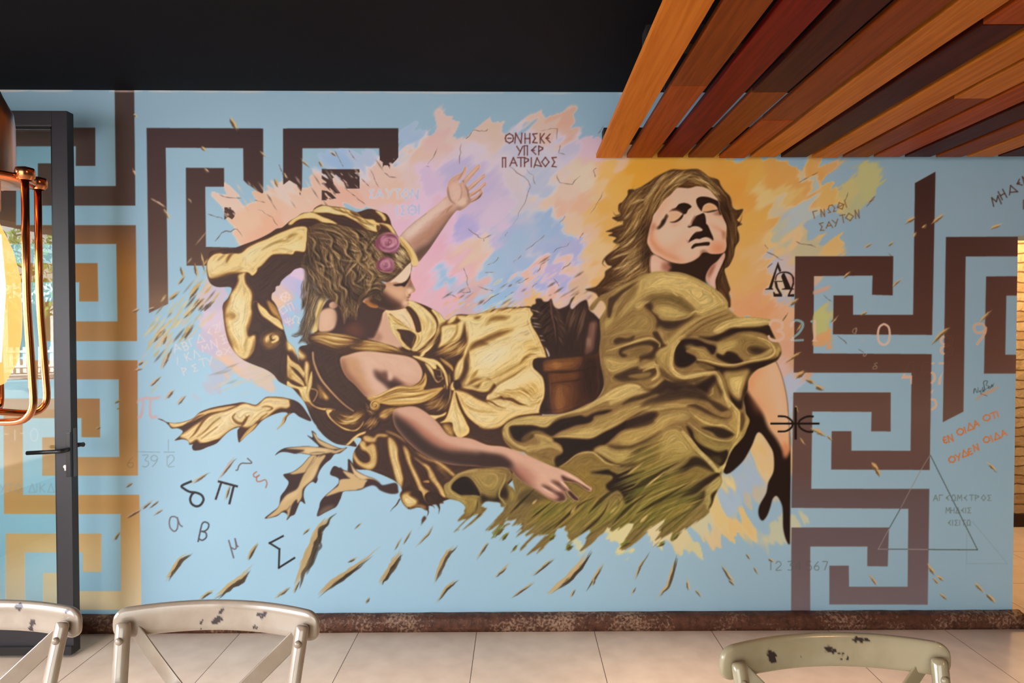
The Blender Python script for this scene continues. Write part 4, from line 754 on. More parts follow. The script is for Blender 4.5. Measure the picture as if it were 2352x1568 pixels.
P('#2f1f1a', '1058 800 1100 790 1150 782 1195 755 1225 705 1236 680 1240 700 1215 760 1190 800 1170 822 1140 812 1090 816', 1.2, .97, m); P('#7a4c38', '1225 720 1245 770 1270 830 1278 850 1262 862 1240 830 1200 830 1215 780', 4, .75, m); S('#5e3628', [.6, 2.4, 1], '1205 900 1225 905 1238 890', 1, .9, m); S('#5e3628', [.6, 2.2, .8], '1195 930 1212 925 1228 930', 1, .9, m); S('#54362c', [.8, 1.4, 1.2, .6], '1246 600 1240 660 1232 705', .6, .9, m); S('#7a4a38', [.8, 2.4, .6], '1185 955 1205 955 1218 950', 1.2, .8, m); S('#c48a6c', [.6, 2, .6], '1205 850 1200 880 1215 900', 1.2, .8, m)
P('#a4622c', '775 965 800 955 830 975 870 985 905 1010 905 1030 870 1032 820 1020 785 990', 1.5); P('#4e3020', '830 960 870 955 905 990 880 1000 850 985', 3, .9); S('#b87a44', [.8, 2.5, 2, .6], '790 975 830 1010 880 1025 905 1020', 1, .9)
# hair
own(13)
HR = m = P('#5b412b', '205 240 250 205 340 182 430 185 520 205 600 222 700 245 780 258 870 285 920 275 1000 270 1110 325 1160 400 1220 490 1242 560 1190 615 1130 680 1060 742 1000 775 940 765 985 810 960 870 935 960 900 950 850 930 780 940 740 990 700 1060 690 1160 640 1090 600 1130 570 1200 550 1130 520 1020 450 960 400 935 350 860 290 800 260 760 210 700 175 650 135 600 160 520 190 430 195 330', 1.5)
LB = P('#54402e', '180 640 230 740 260 820 330 860 350 900 300 980 270 1060 280 1160 240 1260 250 1320 230 1400 150 1370 110 1390 150 1310 40 1310 110 1270 140 1180 190 1100 190 1000 150 1050 150 960 200 880 165 840 190 740', 2.5, .9)
C1 = ['#86633e', '#9c7648', '#5c4028', '#3e2a1c', '#b48e5a', '#33221a', '#4a3424']; C2 = ['#b08a56', '#d0ac78', '#8a663c']
hair(['210 240 330 260 460 330 560 400 640 500 560 700 560 850', '260 200 400 240 560 320 660 420 700 560 640 760 640 900', '400 185 560 250 700 330 780 430 760 600 720 760 740 930', '600 222 740 280 840 360 860 480 820 640 820 800 900 940'], 420, C1, (1.0, 2.6), .6, .8, m, 6, 21, 4.5)
hair(['190 330 220 430 200 540 260 620 260 740 330 830', '230 300 300 440 300 560 360 660 360 800 430 920', '320 330 400 460 420 580 440 700 470 860 560 1050', '420 400 500 520 520 640 540 780 580 960 640 1100'], 340, C1, (1.0, 2.6), .6, .8, m, 5, 22, 4.5)
hair(['800 270 900 330 1000 420 1080 500 1160 520 1230 545', '780 330 860 440 940 540 1040 600 1120 620 1190 610', '740 420 820 560 880 660 960 700 1040 700 1110 690', '700 560 760 700 840 760 900 760 960 760 1020 760'], 300, C1+C2, (1, 2.2), .6, .8, m, 4, 23, 3.5)
hair(['1110 400 1160 450 1210 520 1238 560', '1070 480 1130 530 1180 560 1220 590', '1060 560 1110 600 1140 640 1130 680'], 90, ['#c4a474', '#a3824e', '#7d6038', '#dcc094'], (1, 2.2), .6, .8, m, 3, 24)
P('#35241b', '200 470 240 420 300 440 330 520 300 600 240 620 200 580', 14, .75, m); P('#3c2a1e', '560 700 640 740 660 830 600 860 540 800', 14, .6, m); P('#38261c', '620 860 720 900 780 900 740 960 660 1000 600 940', 10, .8, m); P('#3f2c20', '850 860 930 850 930 930 860 930', 6, .7, m); P('#35241c', '960 470 1060 480 1060 520 960 520', 5, .8, m)
for s in ['300 330 420 350 520 400 600 480', '500 330 640 380 720 440 780 520', '620 480 700 560 640 640 580 720', '460 480 520 540 600 560 700 560', '700 600 780 680 720 760 640 800', '330 640 400 680 420 760 480 820', '250 650 300 720 330 780', '560 400 640 450 720 460 800 420', '820 330 780 420 840 440', '900 300 840 360 800 420', '880 560 820 600 860 680 920 720', '760 800 840 800 900 780 970 800', '780 900 820 850 880 830 940 850', '540 900 560 1000 600 1080', '640 950 660 1040 690 1120', '720 560 780 540 820 480', '380 240 480 270 580 330', '690 250 760 300 800 360', '640 300 720 330 790 330', '280 560 330 600 420 620 480 600']:
    S('#b08a56', [.5, 5, 4, .5], s, 2.5, .4, m); q0 = pts(s)*1.0; S('#2f2018', [.5, 4, 3, .5], ((q0+np.array([MX0-660, MY0-470]))*4.3556+np.array([6, 22])).ravel(), 2, .5, m); S('#d6b07c', [.3, 1.2, 1.1, .3], s, .5, .55, m)
hair(['180 660 170 760 150 900 160 1030', '220 720 210 860 190 1000 130 1190', '260 780 280 900 220 1080 150 1310 40 1310', '340 860 280 1000 230 1180 220 1300 240 1400'], 110, ['#463224', '#6b5036', '#8b6e4a', '#2f221c', '#a88a60'], (.9, 2), .6, .85, None, 3, 25, 1.5)
hair(['560 980 560 1080 550 1180', '640 1000 640 1080 650 1160', '720 980 700 1060 720 1140'], 30, ['#6a4a30', '#9a7448', '#b89060'], (.8, 1.8), .6, .7, None, 4, 26, 1.5)
for s in ['150 930 160 1000 140 1050', '170 1100 130 1200 145 1260', '190 1360 210 1400 230 1390', '150 1330 110 1390', '40 1310 90 1320 150 1290']: S('#3c2b22', [.5, 2, 1.2, .4], s, .6, .85)
V(660, 470, 4.3556)
GB = P('#4a3626', '170 600 230 600 300 700 380 860 400 960 330 940 260 840 200 740', 6, .85)
hair(['190 620 230 700 280 800 340 900', '230 620 280 700 330 800 380 920', '260 640 320 740 370 840 430 960'], 70, ['#6a4c30', '#8c6a44', '#3a281c', '#a4804e'], (.9, 2.2), .6, .8, None, 5, 27, 3)
for s in ['230 300 300 360 280 440 340 520 320 620', '400 260 470 340 450 430 540 500 520 600', '560 300 620 380 600 470 680 540', '300 560 380 600 380 700 450 760 440 850', '500 640 560 700 540 790 610 850 600 940', '700 420 760 480 730 560 800 620', '640 620 700 690 680 770 760 820', '760 330 820 380 800 450 860 500', '820 640 880 690 870 750', '350 400 420 450 400 530 470 590', '640 240 720 290 730 350 800 400', '460 860 520 900 510 980 560 1040', '880 450 840 520 880 570', '920 700 860 760 840 850']:
    S('#2c1d15', [1, 9, 10, 7, 1], s, 3.5, .62, m)
    q0 = np.array(s.split(), float).reshape(-1, 2)
    for k, (c, w_) in enumerate((('#a67e4c', 3.5), ('#c89f68', 2), ('#8a6640', 3))): S(c, [.5, w_, w_, .5], (q0+np.array([-16-9*k, 14-7*k])).ravel(), 1.2, .6, m)
# roses
own(14)
for cx, cy, r in [(1012, 378, 112), (985, 600, 82)]:
    own(14 if r > 100 else 15)
    m = E('#a3606e', cx, cy, r*1.06, r*.9, 0, 1.5); m = union(m, E('#8a4456', cx-r*.65, cy+r*.1, r*.55, r*.6, 20, 1.5), E('#98546a', cx+r*.4, cy+r*.55, r*.5, r*.35, 20, 1.5), E('#c07c88', cx+r*.1, cy-r*.2, r*.8, r*.62, 0, 2.5))
    rr = np.random.RandomState(int(r))
    for k in range(26):
        a0 = rr.uniform(0, 360); q = r*rr.uniform(.18, 1.0); ln = rr.uniform(60, 150); aa = np.radians(np.linspace(a0, a0+ln, 6)); ws = q*(1-.12*np.linspace(0, 1, 6))
        S('#6e3040' if k % 2 else '#d397a2', [.3, r*.022*rr.uniform(.5, 1.6), r*.022, .3], np.stack([cx+ws*np.cos(aa)*1.05, cy+ws*np.sin(aa)*.88], 1).ravel(), .7, .85, m)
    E('#7c3c4c', cx+r*.1, cy, r*.2, r*.17, 0, 1.2, .9); E('#cf8f9a', cx+r*.12, cy-r*.02, r*.1, r*.1, 0, 1, .9)
own(10)
m = P('#e3bf74', '1115 330 1160 330 1200 380 1250 440 1290 510 1308 570 1300 608 1262 612 1245 590 1225 520 1180 440 1140 400', .8); S('#b07c34', [1, 6, 5, 1], '1125 345 1165 400 1220 480 1255 570', 2.5, .8, m); S('#6d4a2a', [.6, 1.3, 1.3, .6], '1130 390 1180 450 1225 530 1245 610 1300 612', .6, .8)
# --- chest band, shoulder, sash
V(660, 760, 5.2275)
m = P('#4d3524', '285 35 420 12 560 28 750 40 860 88 1000 108 1150 148 1290 188 1400 250 1485 285 1440 302 1200 268 1050 243 880 242 700 275 560 245 420 190 300 150 250 110', 1)
hair(['290 30 420 20 560 40 740 60 880 100 1000 120', '290 70 420 70 560 110 700 120 860 130', '280 110 400 130 560 190 700 200 880 190'], 60, ['#b98a4a', '#e0bc7c', '#7a5428', '#f0d8a8', '#8a5f30'], (1.2, 3.4), .8, .85, m, 3, 31)
hair(['860 90 1000 115 1180 160 1320 200 1440 280', '780 150 950 180 1150 200 1300 230 1440 290', '720 220 880 220 1080 220 1260 240 1400 285'], 60, ['#cf9f58', '#e8cb92', '#6a4826', '#8f6430', '#e0b878'], (1.2, 3.6), .8, .85, m, 3, 32)
own(12)
SHD = m = P('#d9a688', '640 320 720 290 850 252 1000 243 1200 268 1430 302 1540 350 1600 430 1622 510 1600 590 1540 640 1480 662 1380 652 1300 672 1225 702 1100 768 1000 795 950 790 890 730 810 640 730 570 680 500 645 410', 2)
P('#e2b69a', '760 300 1000 270 1300 300 1500 360 1560 480 1500 560 1400 560 1300 480 1100 430 960 470 900 420', 14, .8, m); P('#c89064', '660 330 740 310 860 340 880 420 920 520 960 620 1020 700 1060 760 960 760 860 660 740 540 670 420', 10, .75, m); P('#7e4830', '640 320 690 380 720 480 780 550 860 640 940 740 980 800 900 780 780 660 660 520', 9, .85, m)
P('#6e4438', '1030 470 1070 470 1130 490 1180 480 1218 530 1215 580 1240 595 1275 550 1320 570 1400 630 1440 655 1330 670 1230 698 1150 625 1070 565', 5, .92, m); P('#3f2a24', '1032 485 1080 520 1140 560 1200 610 1260 600 1330 620 1390 655 1290 675 1225 700 1130 620 1060 560', 5, .9, m); P('#e6bca2', '1212 500 1232 480 1256 520 1252 570 1236 590 1218 575', 4, .9, m); P('#e4baa0', '940 420 1020 470 1050 560 1130 630 1210 700 1100 750 1020 660 970 560', 10, .7, m); P('#a86848', '1340 600 1440 640 1560 620 1600 560 1560 640 1440 665', 6, .7, m)
grain(m, .02, 20, 8, 30, 9)
own(10)
S('#b69a92', [3.6, 4, 4, 3, 2], '305 250 320 380 400 570 530 730 680 880 800 965', 1, .95)
m = P('#c99a54', '955 800 1010 785 1100 765 1220 702 1340 660 1500 662 1590 620 1640 540 1655 500 1675 560 1665 640 1640 705 1760 690 1870 675 1830 730 1760 790 1640 850 1500 880 1360 892 1230 888 1130 870 1010 850', 1)
for s, c, w in [('980 800 1120 770 1240 710 1360 680 1500 690', '#e6c888', 3), ('1100 830 1250 770 1400 740 1560 730 1660 700', '#4e3826', 3), ('1130 800 1280 740 1400 710 1560 700 1640 660', '#6a4a2c', 2.5), ('1120 850 1260 810 1420 800 1600 770 1800 710', '#5a4028', 2.5), ('1000 830 1100 800 1220 740 1340 700 1460 690', '#5e442a', 2.5), ('1180 790 1320 750 1500 750 1640 730', '#e8c98a', 4), ('1200 840 1400 820 1600 810 1760 740', '#e9c68a', 5), ('1560 660 1620 620 1655 560', '#5a4028', 3), ('1590 690 1650 640 1670 580', '#e0bf82', 2), ('1140 870 1300 870 1500 860 1640 830', '#dcae60', 4), ('1230 885 1400 885 1560 870', '#6a4c28', 2)]:
    S(c, [.6, w, w, .6], s, 1.4, .85, m)
E('#b78a48', 1050, 890, 62, 66, 0, 1); E('#3c2a20', 960, 900, 46, 70, 0, 4, .9)
for k in range(5): aa = np.radians(np.linspace(20+k*70, 200+k*70, 8)); S('#e6c88c' if k % 2 else '#5a4028', [.5, 2.2, .5], np.stack([1050+(58-9*k)*np.cos(aa), 890+(58-9*k)*np.sin(aa)], 1).ravel(), .6, .9)
hair(['930 830 960 880 930 940', '980 960 1040 990 1090 960', '930 900 980 930 1000 990'], 26, ['#d9c090', '#6b5038', '#a08050'], (.8, 1.8), .5, .85, None, 4, 33)
m = P('#54391f', '462 940 560 945 640 965 720 975 800 985 860 940 930 945 940 1010 920 1090 880 1150 830 1195 760 1200 680 1180 590 1120 520 1060 480 1010', 1)
P(Y1, '465 945 540 950 500 1000 560 1080 640 1140 720 1175 800 1190 870 1150 920 1080 900 1160 830 1203 750 1203 660 1180 560 1110 490 1030', 1.2, cl=m)
hair(['560 1060 660 1100 760 1090 900 1010', '640 1000 760 1040 820 1020 930 950', '720 1170 800 1120 860 1060 930 1000'], 46, ['#c99a54', '#e2c286', '#6b4a28', '#f0d8a0'], (1, 3), .8, .8, m, 4, 34)
hair(['920 1170 980 1100 1060 1000', '960 1180 1020 1130 1090 1030'], 22, ['#c99a54', '#e2c286', '#5e4024'], (1.2, 3.4), .8, .85, None, 5, 35)
P('#e0be7e', '700 1370 740 1330 800 1270 860 1230 940 1205 930 1230 860 1260 800 1310 740 1365', 1); P('#c08f4e', '1110 1000 1180 940 1290 930 1380 905 1320 960 1230 1000 1180 1050 1120 1040', 3, .9); hair(['1110 1010 1200 960 1330 920', '1130 1050 1200 1010 1300 960'], 16, ['#e8c88c', '#5e4428'], (1, 2.4), .8, .8, None, 3, 36)
own(0); V()
# ================= archer =================
V(1380, 370, 4.7526)
own(21)
AH = m = P('#4a2d17', '780 88 900 92 1050 85 1130 130 1180 170 1280 200 1310 260 1350 320 1410 380 1430 440 1440 500 1480 532 1555 523 1520 600 1485 650 1545 690 1490 720 1512 800 1510 870 1470 940 1450 1040 1400 1140 1350 1180 1370 1260 1400 1350 1415 1400 1400 1440 1418 1520 1400 1600 1250 1500 1250 1390 1150 1290 1080 1340 560 1240 300 1400 0 1500 -60 1440 -170 1400 -60 1370 0 1310 40 1260 50 1200 120 1150 70 1130 40 1060 100 1000 180 950 200 900 130 880 170 830 80 810 130 780 50 770 90 750 170 720 235 700 240 640 190 655 120 620 170 600 215 585 190 540 195 470 240 440 290 370 300 315 400 300 470 260 540 215 600 170 700 120', 2)
CA2 = ['#7a5730', '#9a7240', '#5c3c1e', '#38200f', '#2c190d', '#b08850', '#86602e']
hair(['780 100 650 200 540 330 480 480 430 640 380 800', '900 110 760 220 640 330 570 480 520 640 480 800', '1040 110 920 180 800 270 700 400 620 520 560 640'], 300, CA2, (1.4, 3.4), .8, .7, m, 5, 41, 1.2)
hair(['560 240 400 300 300 420 240 560 300 640', '520 400 400 500 340 620 260 720 110 760', '480 560 400 680 320 800 240 880 100 1000', '500 760 400 880 300 960 180 1000 60 1080'], 260, CA2, (1.3, 3), .8, .72, None, 5, 42, 2)
hair(['520 800 420 940 300 1020 200 1100 120 1200', '540 940 440 1060 330 1140 240 1220 60 1330', '540 1080 480 1180 380 1260 260 1330 40 1400', '540 1200 440 1280 340 1350 200 1400 -120 1400'], 280, CA2+['#c29a62', '#8e6c50'], (1.3, 3), .8, .72, None, 5, 43, 2.4)
hair(['900 100 1050 120 1180 200 1290 290 1380 400', '900 150 1060 190 1180 270 1260 340 1360 460', '980 230 1080 250 1180 320 1250 380 1330 480'], 150, CA2+['#a88048'], (1.3, 3), .8, .75, m, 5, 44, 1)
hair(['1380 420 1430 560 1450 700 1460 860 1430 1000', '1320 500 1390 640 1410 780 1410 920 1380 1080', '1310 980 1330 1100 1320 1220 1330 1360 1380 1520'], 160, ['#38200f', '#4c3018', '#6b4824', '#2a170c', '#8a6234'], (1.2, 2.6), .8, .75, m, 6, 45, 1.4)
P('#2c180c', '560 600 600 520 560 760 530 900 560 1040 540 1200 440 1100 460 900 500 740', 14, .8, m); P('#2a170b', '1290 440 1400 520 1420 700 1400 900 1370 1060 1330 1200 1290 1350 1250 1390 1310 1100 1370 900 1370 740 1310 600', 10, .85, m)
for s in ['740 110 640 200 560 300', '1000 130 900 200 820 260 760 330', '1060 170 1120 220 1200 250', '620 260 540 340 500 420', '330 470 420 420 500 430', '250 640 320 570 350 540', '420 620 380 700 340 760', '200 950 300 900 380 820', '90 1080 200 1030 300 1000 400 940', '120 1180 240 1150 330 1080', '260 1260 360 1180 440 1120', '900 130 820 180 740 260', '1150 250 1220 330 1300 370', '560 340 500 400 470 470']:
    S('#b48c54', [.5, 6, 4, .5], s, 2.4, .55, m); S('#cfaa74', [.3, 1.8, 1.4, .3], s, .7, .6, m)
for s in ['215 585 160 590 130 545 125 535', '240 640 180 650 130 620', '235 700 150 725 80 755', '180 830 120 815 70 815', '1440 530 1500 545 1555 523', '1480 650 1545 690', '300 315 350 320 380 350', '190 900 130 885', '1500 700 1530 640 1550 560', '40 1060 20 1120 70 1160']: S('#3a2414', [3, 2.4, 1.2, .3], s, .7, .9)
# neck
own(22)
P('#d3a084', '545 1050 590 1020 660 1060 740 1100 800 1150 760 1220 620 1230 560 1240 540 1180', 3); P('#8f4f3a', '690 1100 780 1110 800 1210 700 1210 660 1150', 8, .85); P('#e2b89a', '560 1100 600 1080 640 1140 610 1200 570 1190', 5, .7); P('#2a170d', '740 1110 900 1120 1020 1080 1120 980 1200 1000 1330 1000 1290 1090 1180 1180 1150 1300 1160 1360 1060 1310 900 1230 740 1210 770 1160', 4)
m = P('#c08a70', '1345 1000 1355 1050 1310 1150 1275 1230 1250 1310 1252 1395 1190 1350 1145 1290 1160 1215 1210 1140 1270 1090', 2); P('#8a4630', '1200 1150 1250 1110 1240 1190 1190 1260 1160 1260', 6, .8, m); P('#e6c0a8', '1250 1180 1310 1080 1330 1080 1290 1180 1240 1280 1240 1370 1200 1320', 5, .8, m)
# face
AF = m = P('#dcae8c', '845 292 960 297 1060 275 1160 300 1205 335 1250 390 1285 440 1300 540 1340 630 1370 700 1372 770 1366 850 1370 930 1350 985 1300 1008 1210 1010 1150 992 1105 1000 1070 1045 1000 1090 900 1117 800 1107 720 1080 640 1040 570 1000 530 935 508 880 520 800 538 720 560 650 575 590 620 530 660 470 700 420 760 370 805 320', .8)
P('#e6bd9c', '640 700 760 640 900 660 940 740 900 860 820 900 700 880 600 840', 14, .8, m); P('#e4b898', '800 340 960 320 1080 330 1180 370 1060 390 1000 430 840 420 720 460', 12, .7, m); P('#b5643c', '520 820 540 900 600 980 700 1040 820 1090 920 1105 860 1050 740 1000 640 930 580 840 560 740', 10, .8, m); P('#8a4426', '560 640 540 720 520 830 560 760 620 730 600 690', 8, .7, m); P('#c07858', '700 960 800 920 880 820 930 760 900 900 820 980 740 1020', 14, .5, m)
P('#cf8058', '1190 890 1240 860 1320 866 1368 880 1366 960 1300 1008 1210 1005 1160 985 1190 940', 16, .8, m); P('#b85c34', '1230 930 1300 930 1362 930 1350 985 1300 1006 1220 1002', 12, .6, m); P('#e2b490', '1160 700 1220 740 1280 800 1330 830 1300 870 1240 840 1200 760', 8, .6, m); P('#a05638', '1180 690 1260 710 1340 760 1368 780 1340 790 1260 740', 6, .7, m); P('#7d3c22', '1320 780 1368 770 1366 860 1330 850', 6, .6, m); P('#e0b290', '900 900 980 960 1080 960 1060 1020 940 1040 860 980', 10, .6, m); P('#b0684a', '1280 440 1310 560 1350 640 1372 700 1330 640 1250 570', 5, .5, m)
K = '#24120a'
P(K, '820 505 850 470 900 455 950 462 985 485 990 502 955 530 935 570 905 580 870 560 830 540 775 535', 1.5, cl=m); P(K, '715 582 700 610 665 645 645 690 610 735 640 740 690 695 720 640 745 600', 2.5, .95, m); S('#6a3a26', [1, 6, 4, 1], '735 560 790 530 850 540 900 560', 2.5, .85, m); P('#d9a478', '730 610 780 560 840 560 880 580 870 620 820 650 740 660', 4, .9, m); P(K, '745 665 800 655 850 625 885 585 905 575 890 620 850 655 800 672', 1.5, .95, m); P('#8a5036', '750 690 830 680 880 640 840 700 780 710', 5, .7, m); S('#5a2e1e', [1, 3, 1], '720 570 700 620 720 600', 2, .8, m)
P(K, '1040 440 1050 405 1100 385 1180 393 1250 420 1300 450 1330 560 1300 585 1265 500 1190 458 1130 480 1108 525 1100 548 1058 495', 2, cl=m); P('#c98f5c', '1112 520 1140 480 1200 465 1250 490 1258 520 1200 545 1130 550', 3, .9, m); S(K, [.8, 3, 4, 1], '1112 550 1160 556 1220 545 1290 530', 1.2, .95, m); P('#5a2f1a', '1150 570 1220 570 1290 550 1330 580 1280 585 1220 585', 5, .75, m)
P(K, '1040 595 1080 580 1122 566 1142 600 1150 660 1150 680 1170 700 1205 780 1226 830 1226 868 1190 850 1150 832 1110 838 1080 852 1040 848 1000 868 958 892 965 860 1000 808 1040 768 1080 765 1112 752 1080 724 1040 712 1000 715 965 726 945 710 985 700 1000 650 1020 612', 1.2, cl=m); P('#e0b494', '1000 730 1050 722 1090 745 1060 765 1010 780 975 760', 4, .7, m); S('#b57858', [1, 4, 4, 1], '1010 540 1030 580 1000 640 960 690', 3, .7, m); P('#ecc8a8', '930 640 960 600 1000 560 1030 530 1060 560 1020 600 980 660 950 700', 6, .75, m); S('#7e4630', [1, 3, 3, 1], '1030 580 1000 640 975 690 940 700', 2, .7, m)
P('#e2b494', '960 895 1010 870 1090 855 1160 835 1215 865 1190 885 1130 880 1060 890 1000 920', 2.5, .95, m); P(K, '985 945 1020 902 1080 892 1140 882 1188 884 1180 920 1130 926 1080 930 1040 936 1003 957', 1.5, cl=m); P('#e4b898', '1010 960 1060 940 1130 930 1180 935 1150 960 1080 960 1040 990', 4, .8, m); P('#5c2c1a', '1080 985 1120 970 1170 985 1150 1000 1110 1005', 5, .8, m); S('#8a4e36', [1, 3, 3, 1], '930 850 950 880 945 900', 2.5, .8, m); P('#7a3c24', '1040 1060 1100 1000 1160 995 1100 1040 1020 1095 930 1118', 7, .75, m)
P('#c08060', '640 500 700 440 780 390 720 480 660 560 600 640', 8, .5, m)
grain(m, .02, 20, 8, 30, 9)
# left arm of archer (photo right)
own(23); V(1440, 880, 4.1275)
m = P('#1f100b', '1080 60 1160 -60 1250 -160 1330 -200 1400 -220 1450 -130 1490 0 1520 150 1535 330 1548 500 1552 640 1552 900 1548 1200 1545 1520 1530 1524 1500 1460 1480 1360 1475 1180 1440 1090 1410 1066 1380 1100 1360 1170 1330 1250 1290 1300 1260 1280 1245 1220 1260 1150 1320 1040 1340 940 1390 830 1390 680 1360 600 1250 462 1180 600 1080 760 920 850 900 500 1000 300', .7)
P('#dba070', '1250 -160 1330 -200 1400 -220 1450 -130 1490 0 1520 150 1535 330 1546 500 1548 620 1530 660 1500 700 1480 640 1420 530 1340 420 1290 290 1220 180 1150 80 1130 -10 1180 -100', 5, cl=m); P('#e8b890', '1330 -180 1400 -200 1450 -100 1490 60 1515 250 1530 420 1500 500 1440 350 1390 180 1340 20', 12, .8, m); P('#d67a48', '1130 0 1160 80 1220 150 1290 280 1240 260 1180 130 1200 -20 1260 -120 1230 -140', 12, .75, m); P('#c06a40', '1480 560 1530 580 1540 640 1500 720 1480 660', 5, .7, m); P('#e8b07c', '1200 -60 1320 -120 1360 40 1320 180 1240 100', 18, .5, m)
own(0); V()

# ================= quiver of arrows =================
own(24); V(1200, 660, 4.9)
m = P('#33201a', '90 250 110 200 150 180 150 130 210 125 240 158 290 155 325 125 350 200 395 240 460 225 520 190 550 130 590 100 545 180 540 230 570 240 610 200 660 160 720 140 740 200 760 260 800 290 830 320 880 360 960 330 1000 300 960 420 900 560 870 700 880 860 920 960 920 1100 840 1250 700 1330 560 1400 360 1425 200 1420 200 1340 240 1240 250 1130 230 1020 180 960 120 900 120 820 170 790 300 780 280 700 220 640 190 560 130 470 105 420 90 350 120 300', 1.2)
for s in ['140 260 240 300', '95 340 180 350', '110 400 220 420', '110 435 215 450', '190 540 240 550', '200 590 260 600', '95 250 170 270']: S('#e8cfae' if len(s) % 2 else '#c8a070', [.4, 2.2, 1.4, .3], s, .8, .85)
hair(['310 140 230 200 150 260', '320 240 220 330 120 420', '340 380 260 460 180 530', '370 540 300 600 220 640'], 90, ['#241510', '#4a3024', '#1e120d', '#5a3c2c'], (1, 2.6), .6, .9, None, 4, 51)
hair(['330 200 400 280 440 360', '360 340 440 420 480 500', '380 480 450 560 480 640', '390 560 440 660 470 760'], 60, ['#2a1812', '#54382a', '#6e4c38', '#3a241a'], (1, 2.6), .7, .8, m, 5, 52)
hair(['560 250 500 360 470 480', '600 220 560 400 520 560', '720 150 640 360 600 560', '760 280 690 460 620 680'], 80, ['#2a1812', '#5a3e2e', '#7a5844', '#38241a'], (1, 2.6), .7, .75, m, 5, 53)
S('#6d4436', [3, 3.4, 2.6, 1], '315 140 330 300 360 430 375 540 385 640', .8, .9, m); S('#1c110d', [1, 2, 2, 1], '345 300 380 440 390 640 380 760', .8, .8, m)
P('#8a5c48', '760 400 830 390 820 500 800 640 780 720 700 760 720 640 740 500', 4, .8, m); P('#b08468', '720 600 740 560 770 600 730 680', 4, .6, m)
P('#5e351c', '235 850 280 815 400 800 560 790 700 765 840 745 860 700 880 860 880 930 640 930 400 950 250 950 232 900', 2, cl=m); P('#8e562a', '260 860 340 830 440 820 560 815 660 800 680 860 560 890 420 930 300 930 250 920', 8, .8, m); P('#a86a34', '340 840 420 850 420 910 350 910', 6, .7, m)
P('#4a2818', '300 950 640 935 860 900 840 1250 700 1320 560 1370 350 1425 320 1200', 3, cl=m); P('#7c4826', '330 1100 460 1080 560 1060 560 1200 540 1360 440 1390 350 1410 330 1240', 12, .75, m); P('#9c6634', '390 1120 450 1100 460 1300 430 1390 380 1390', 8, .55, m); P('#76431f', '330 960 480 965 640 940 620 1020 480 1040 340 1065', 6, .7, m)
for s, w in [('235 945 400 955 560 945 700 925 860 900', 9), ('310 1080 440 1065 560 1050 680 1030', 8)]: S('#21120c', [1, w/4.9, w/4.9, 1], s, 1.2, .9, m)
P('#2a1712', '640 780 840 740 880 700 900 1000 860 1250 760 1300 680 1200 650 1000', 16, .85, m); S('#6b4634', [.5, 1.2, 1, .4], '232 880 240 830 280 812', .7, .8); S('#7a5040', [.5, 1.2, 1.2, .4], '305 960 315 1100 318 1250 350 1420', .8, .7); S('#4e3428', [.5, 2, 2, .5], '850 870 845 1000 860 1100 830 1230', 2, .8, m)
grain(m, .05, 20, 5, 80, 9)
# ================= archer's robe =================
own(25); V()
OL, OL2, OM, OG, OD, OB = '#a98f4e', '#bb9e5c', '#7f6636', '#676028', '#35261a', '#21150e'
RB1 = RAG(OM, '1352 708 1374 682 1400 669 1414 661 1432 653 1455 641 1476 630 1492 627 1508 623 1533 624 1561 625 1590 634 1618 648 1643 664 1657 673 1671 692 1673 708 1685 719 1698 728 1721 728 1753 731 1770 735 1767 747 1781 777 1792 793 1795 809 1790 820 1783 829 1758 841 1740 848 1726 862 1719 875 1717 893 1708 914 1712 935 1714 950 1722 965 1716 984 1709 1001 1697 1016 1685 1028 1675 1045 1668 1064 1663 1079 1657 1091 1658 1108 1648 1127 1641 1142 1633 1171 1625 1181 1604 1197 1584 1210 1576 1214 1560 1220 1556 1232 1545 1242 1541 1232 1530 1228 1519 1238 1507 1252 1516 1236 1515 1215 1528 1196 1500 1205 1490 1215 1478 1230 1460 1246 1440 1258 1427 1255 1433 1243 1450 1222 1456 1206 1446 1199 1422 1214 1404 1216 1387 1214 1386 1224 1367 1238 1357 1249 1348 1235 1334 1230 1318 1240 1300 1250 1310 1234 1296 1216 1270 1215 1280 1228 1262 1240 1252 1256 1238 1264 1215 1270 1222 1260 1232 1250 1245 1236 1262 1226 1270 1218 1252 1222 1238 1232 1222 1238 1206 1256 1190 1270 1200 1252 1210 1240 1204 1232 1219 1212 1206 1218 1186 1228 1196 1214 1204 1202 1190 1200 1178 1206 1176 1194 1170 1184 1162 1196 1164 1212 1150 1210 1136 1220 1142 1208 1124 1216 1134 1202 1142 1190 1155 1180 1160 1165 1154 1158 1172 1150 1184 1140 1180 1115 1175 1090 1190 1075 1215 1060 1206 1040 1186 1036 1171 1027 1157 1010 1153 990 1158 976 1170 966 1187 959 1216 954 1273 953 1311 944 1346 929 1369 917 1385 894 1386 870 1380 838 1377 803 1379 770 1377 733 1384 721 1392 705 1380 690 1362 712', .7)
m = RB1
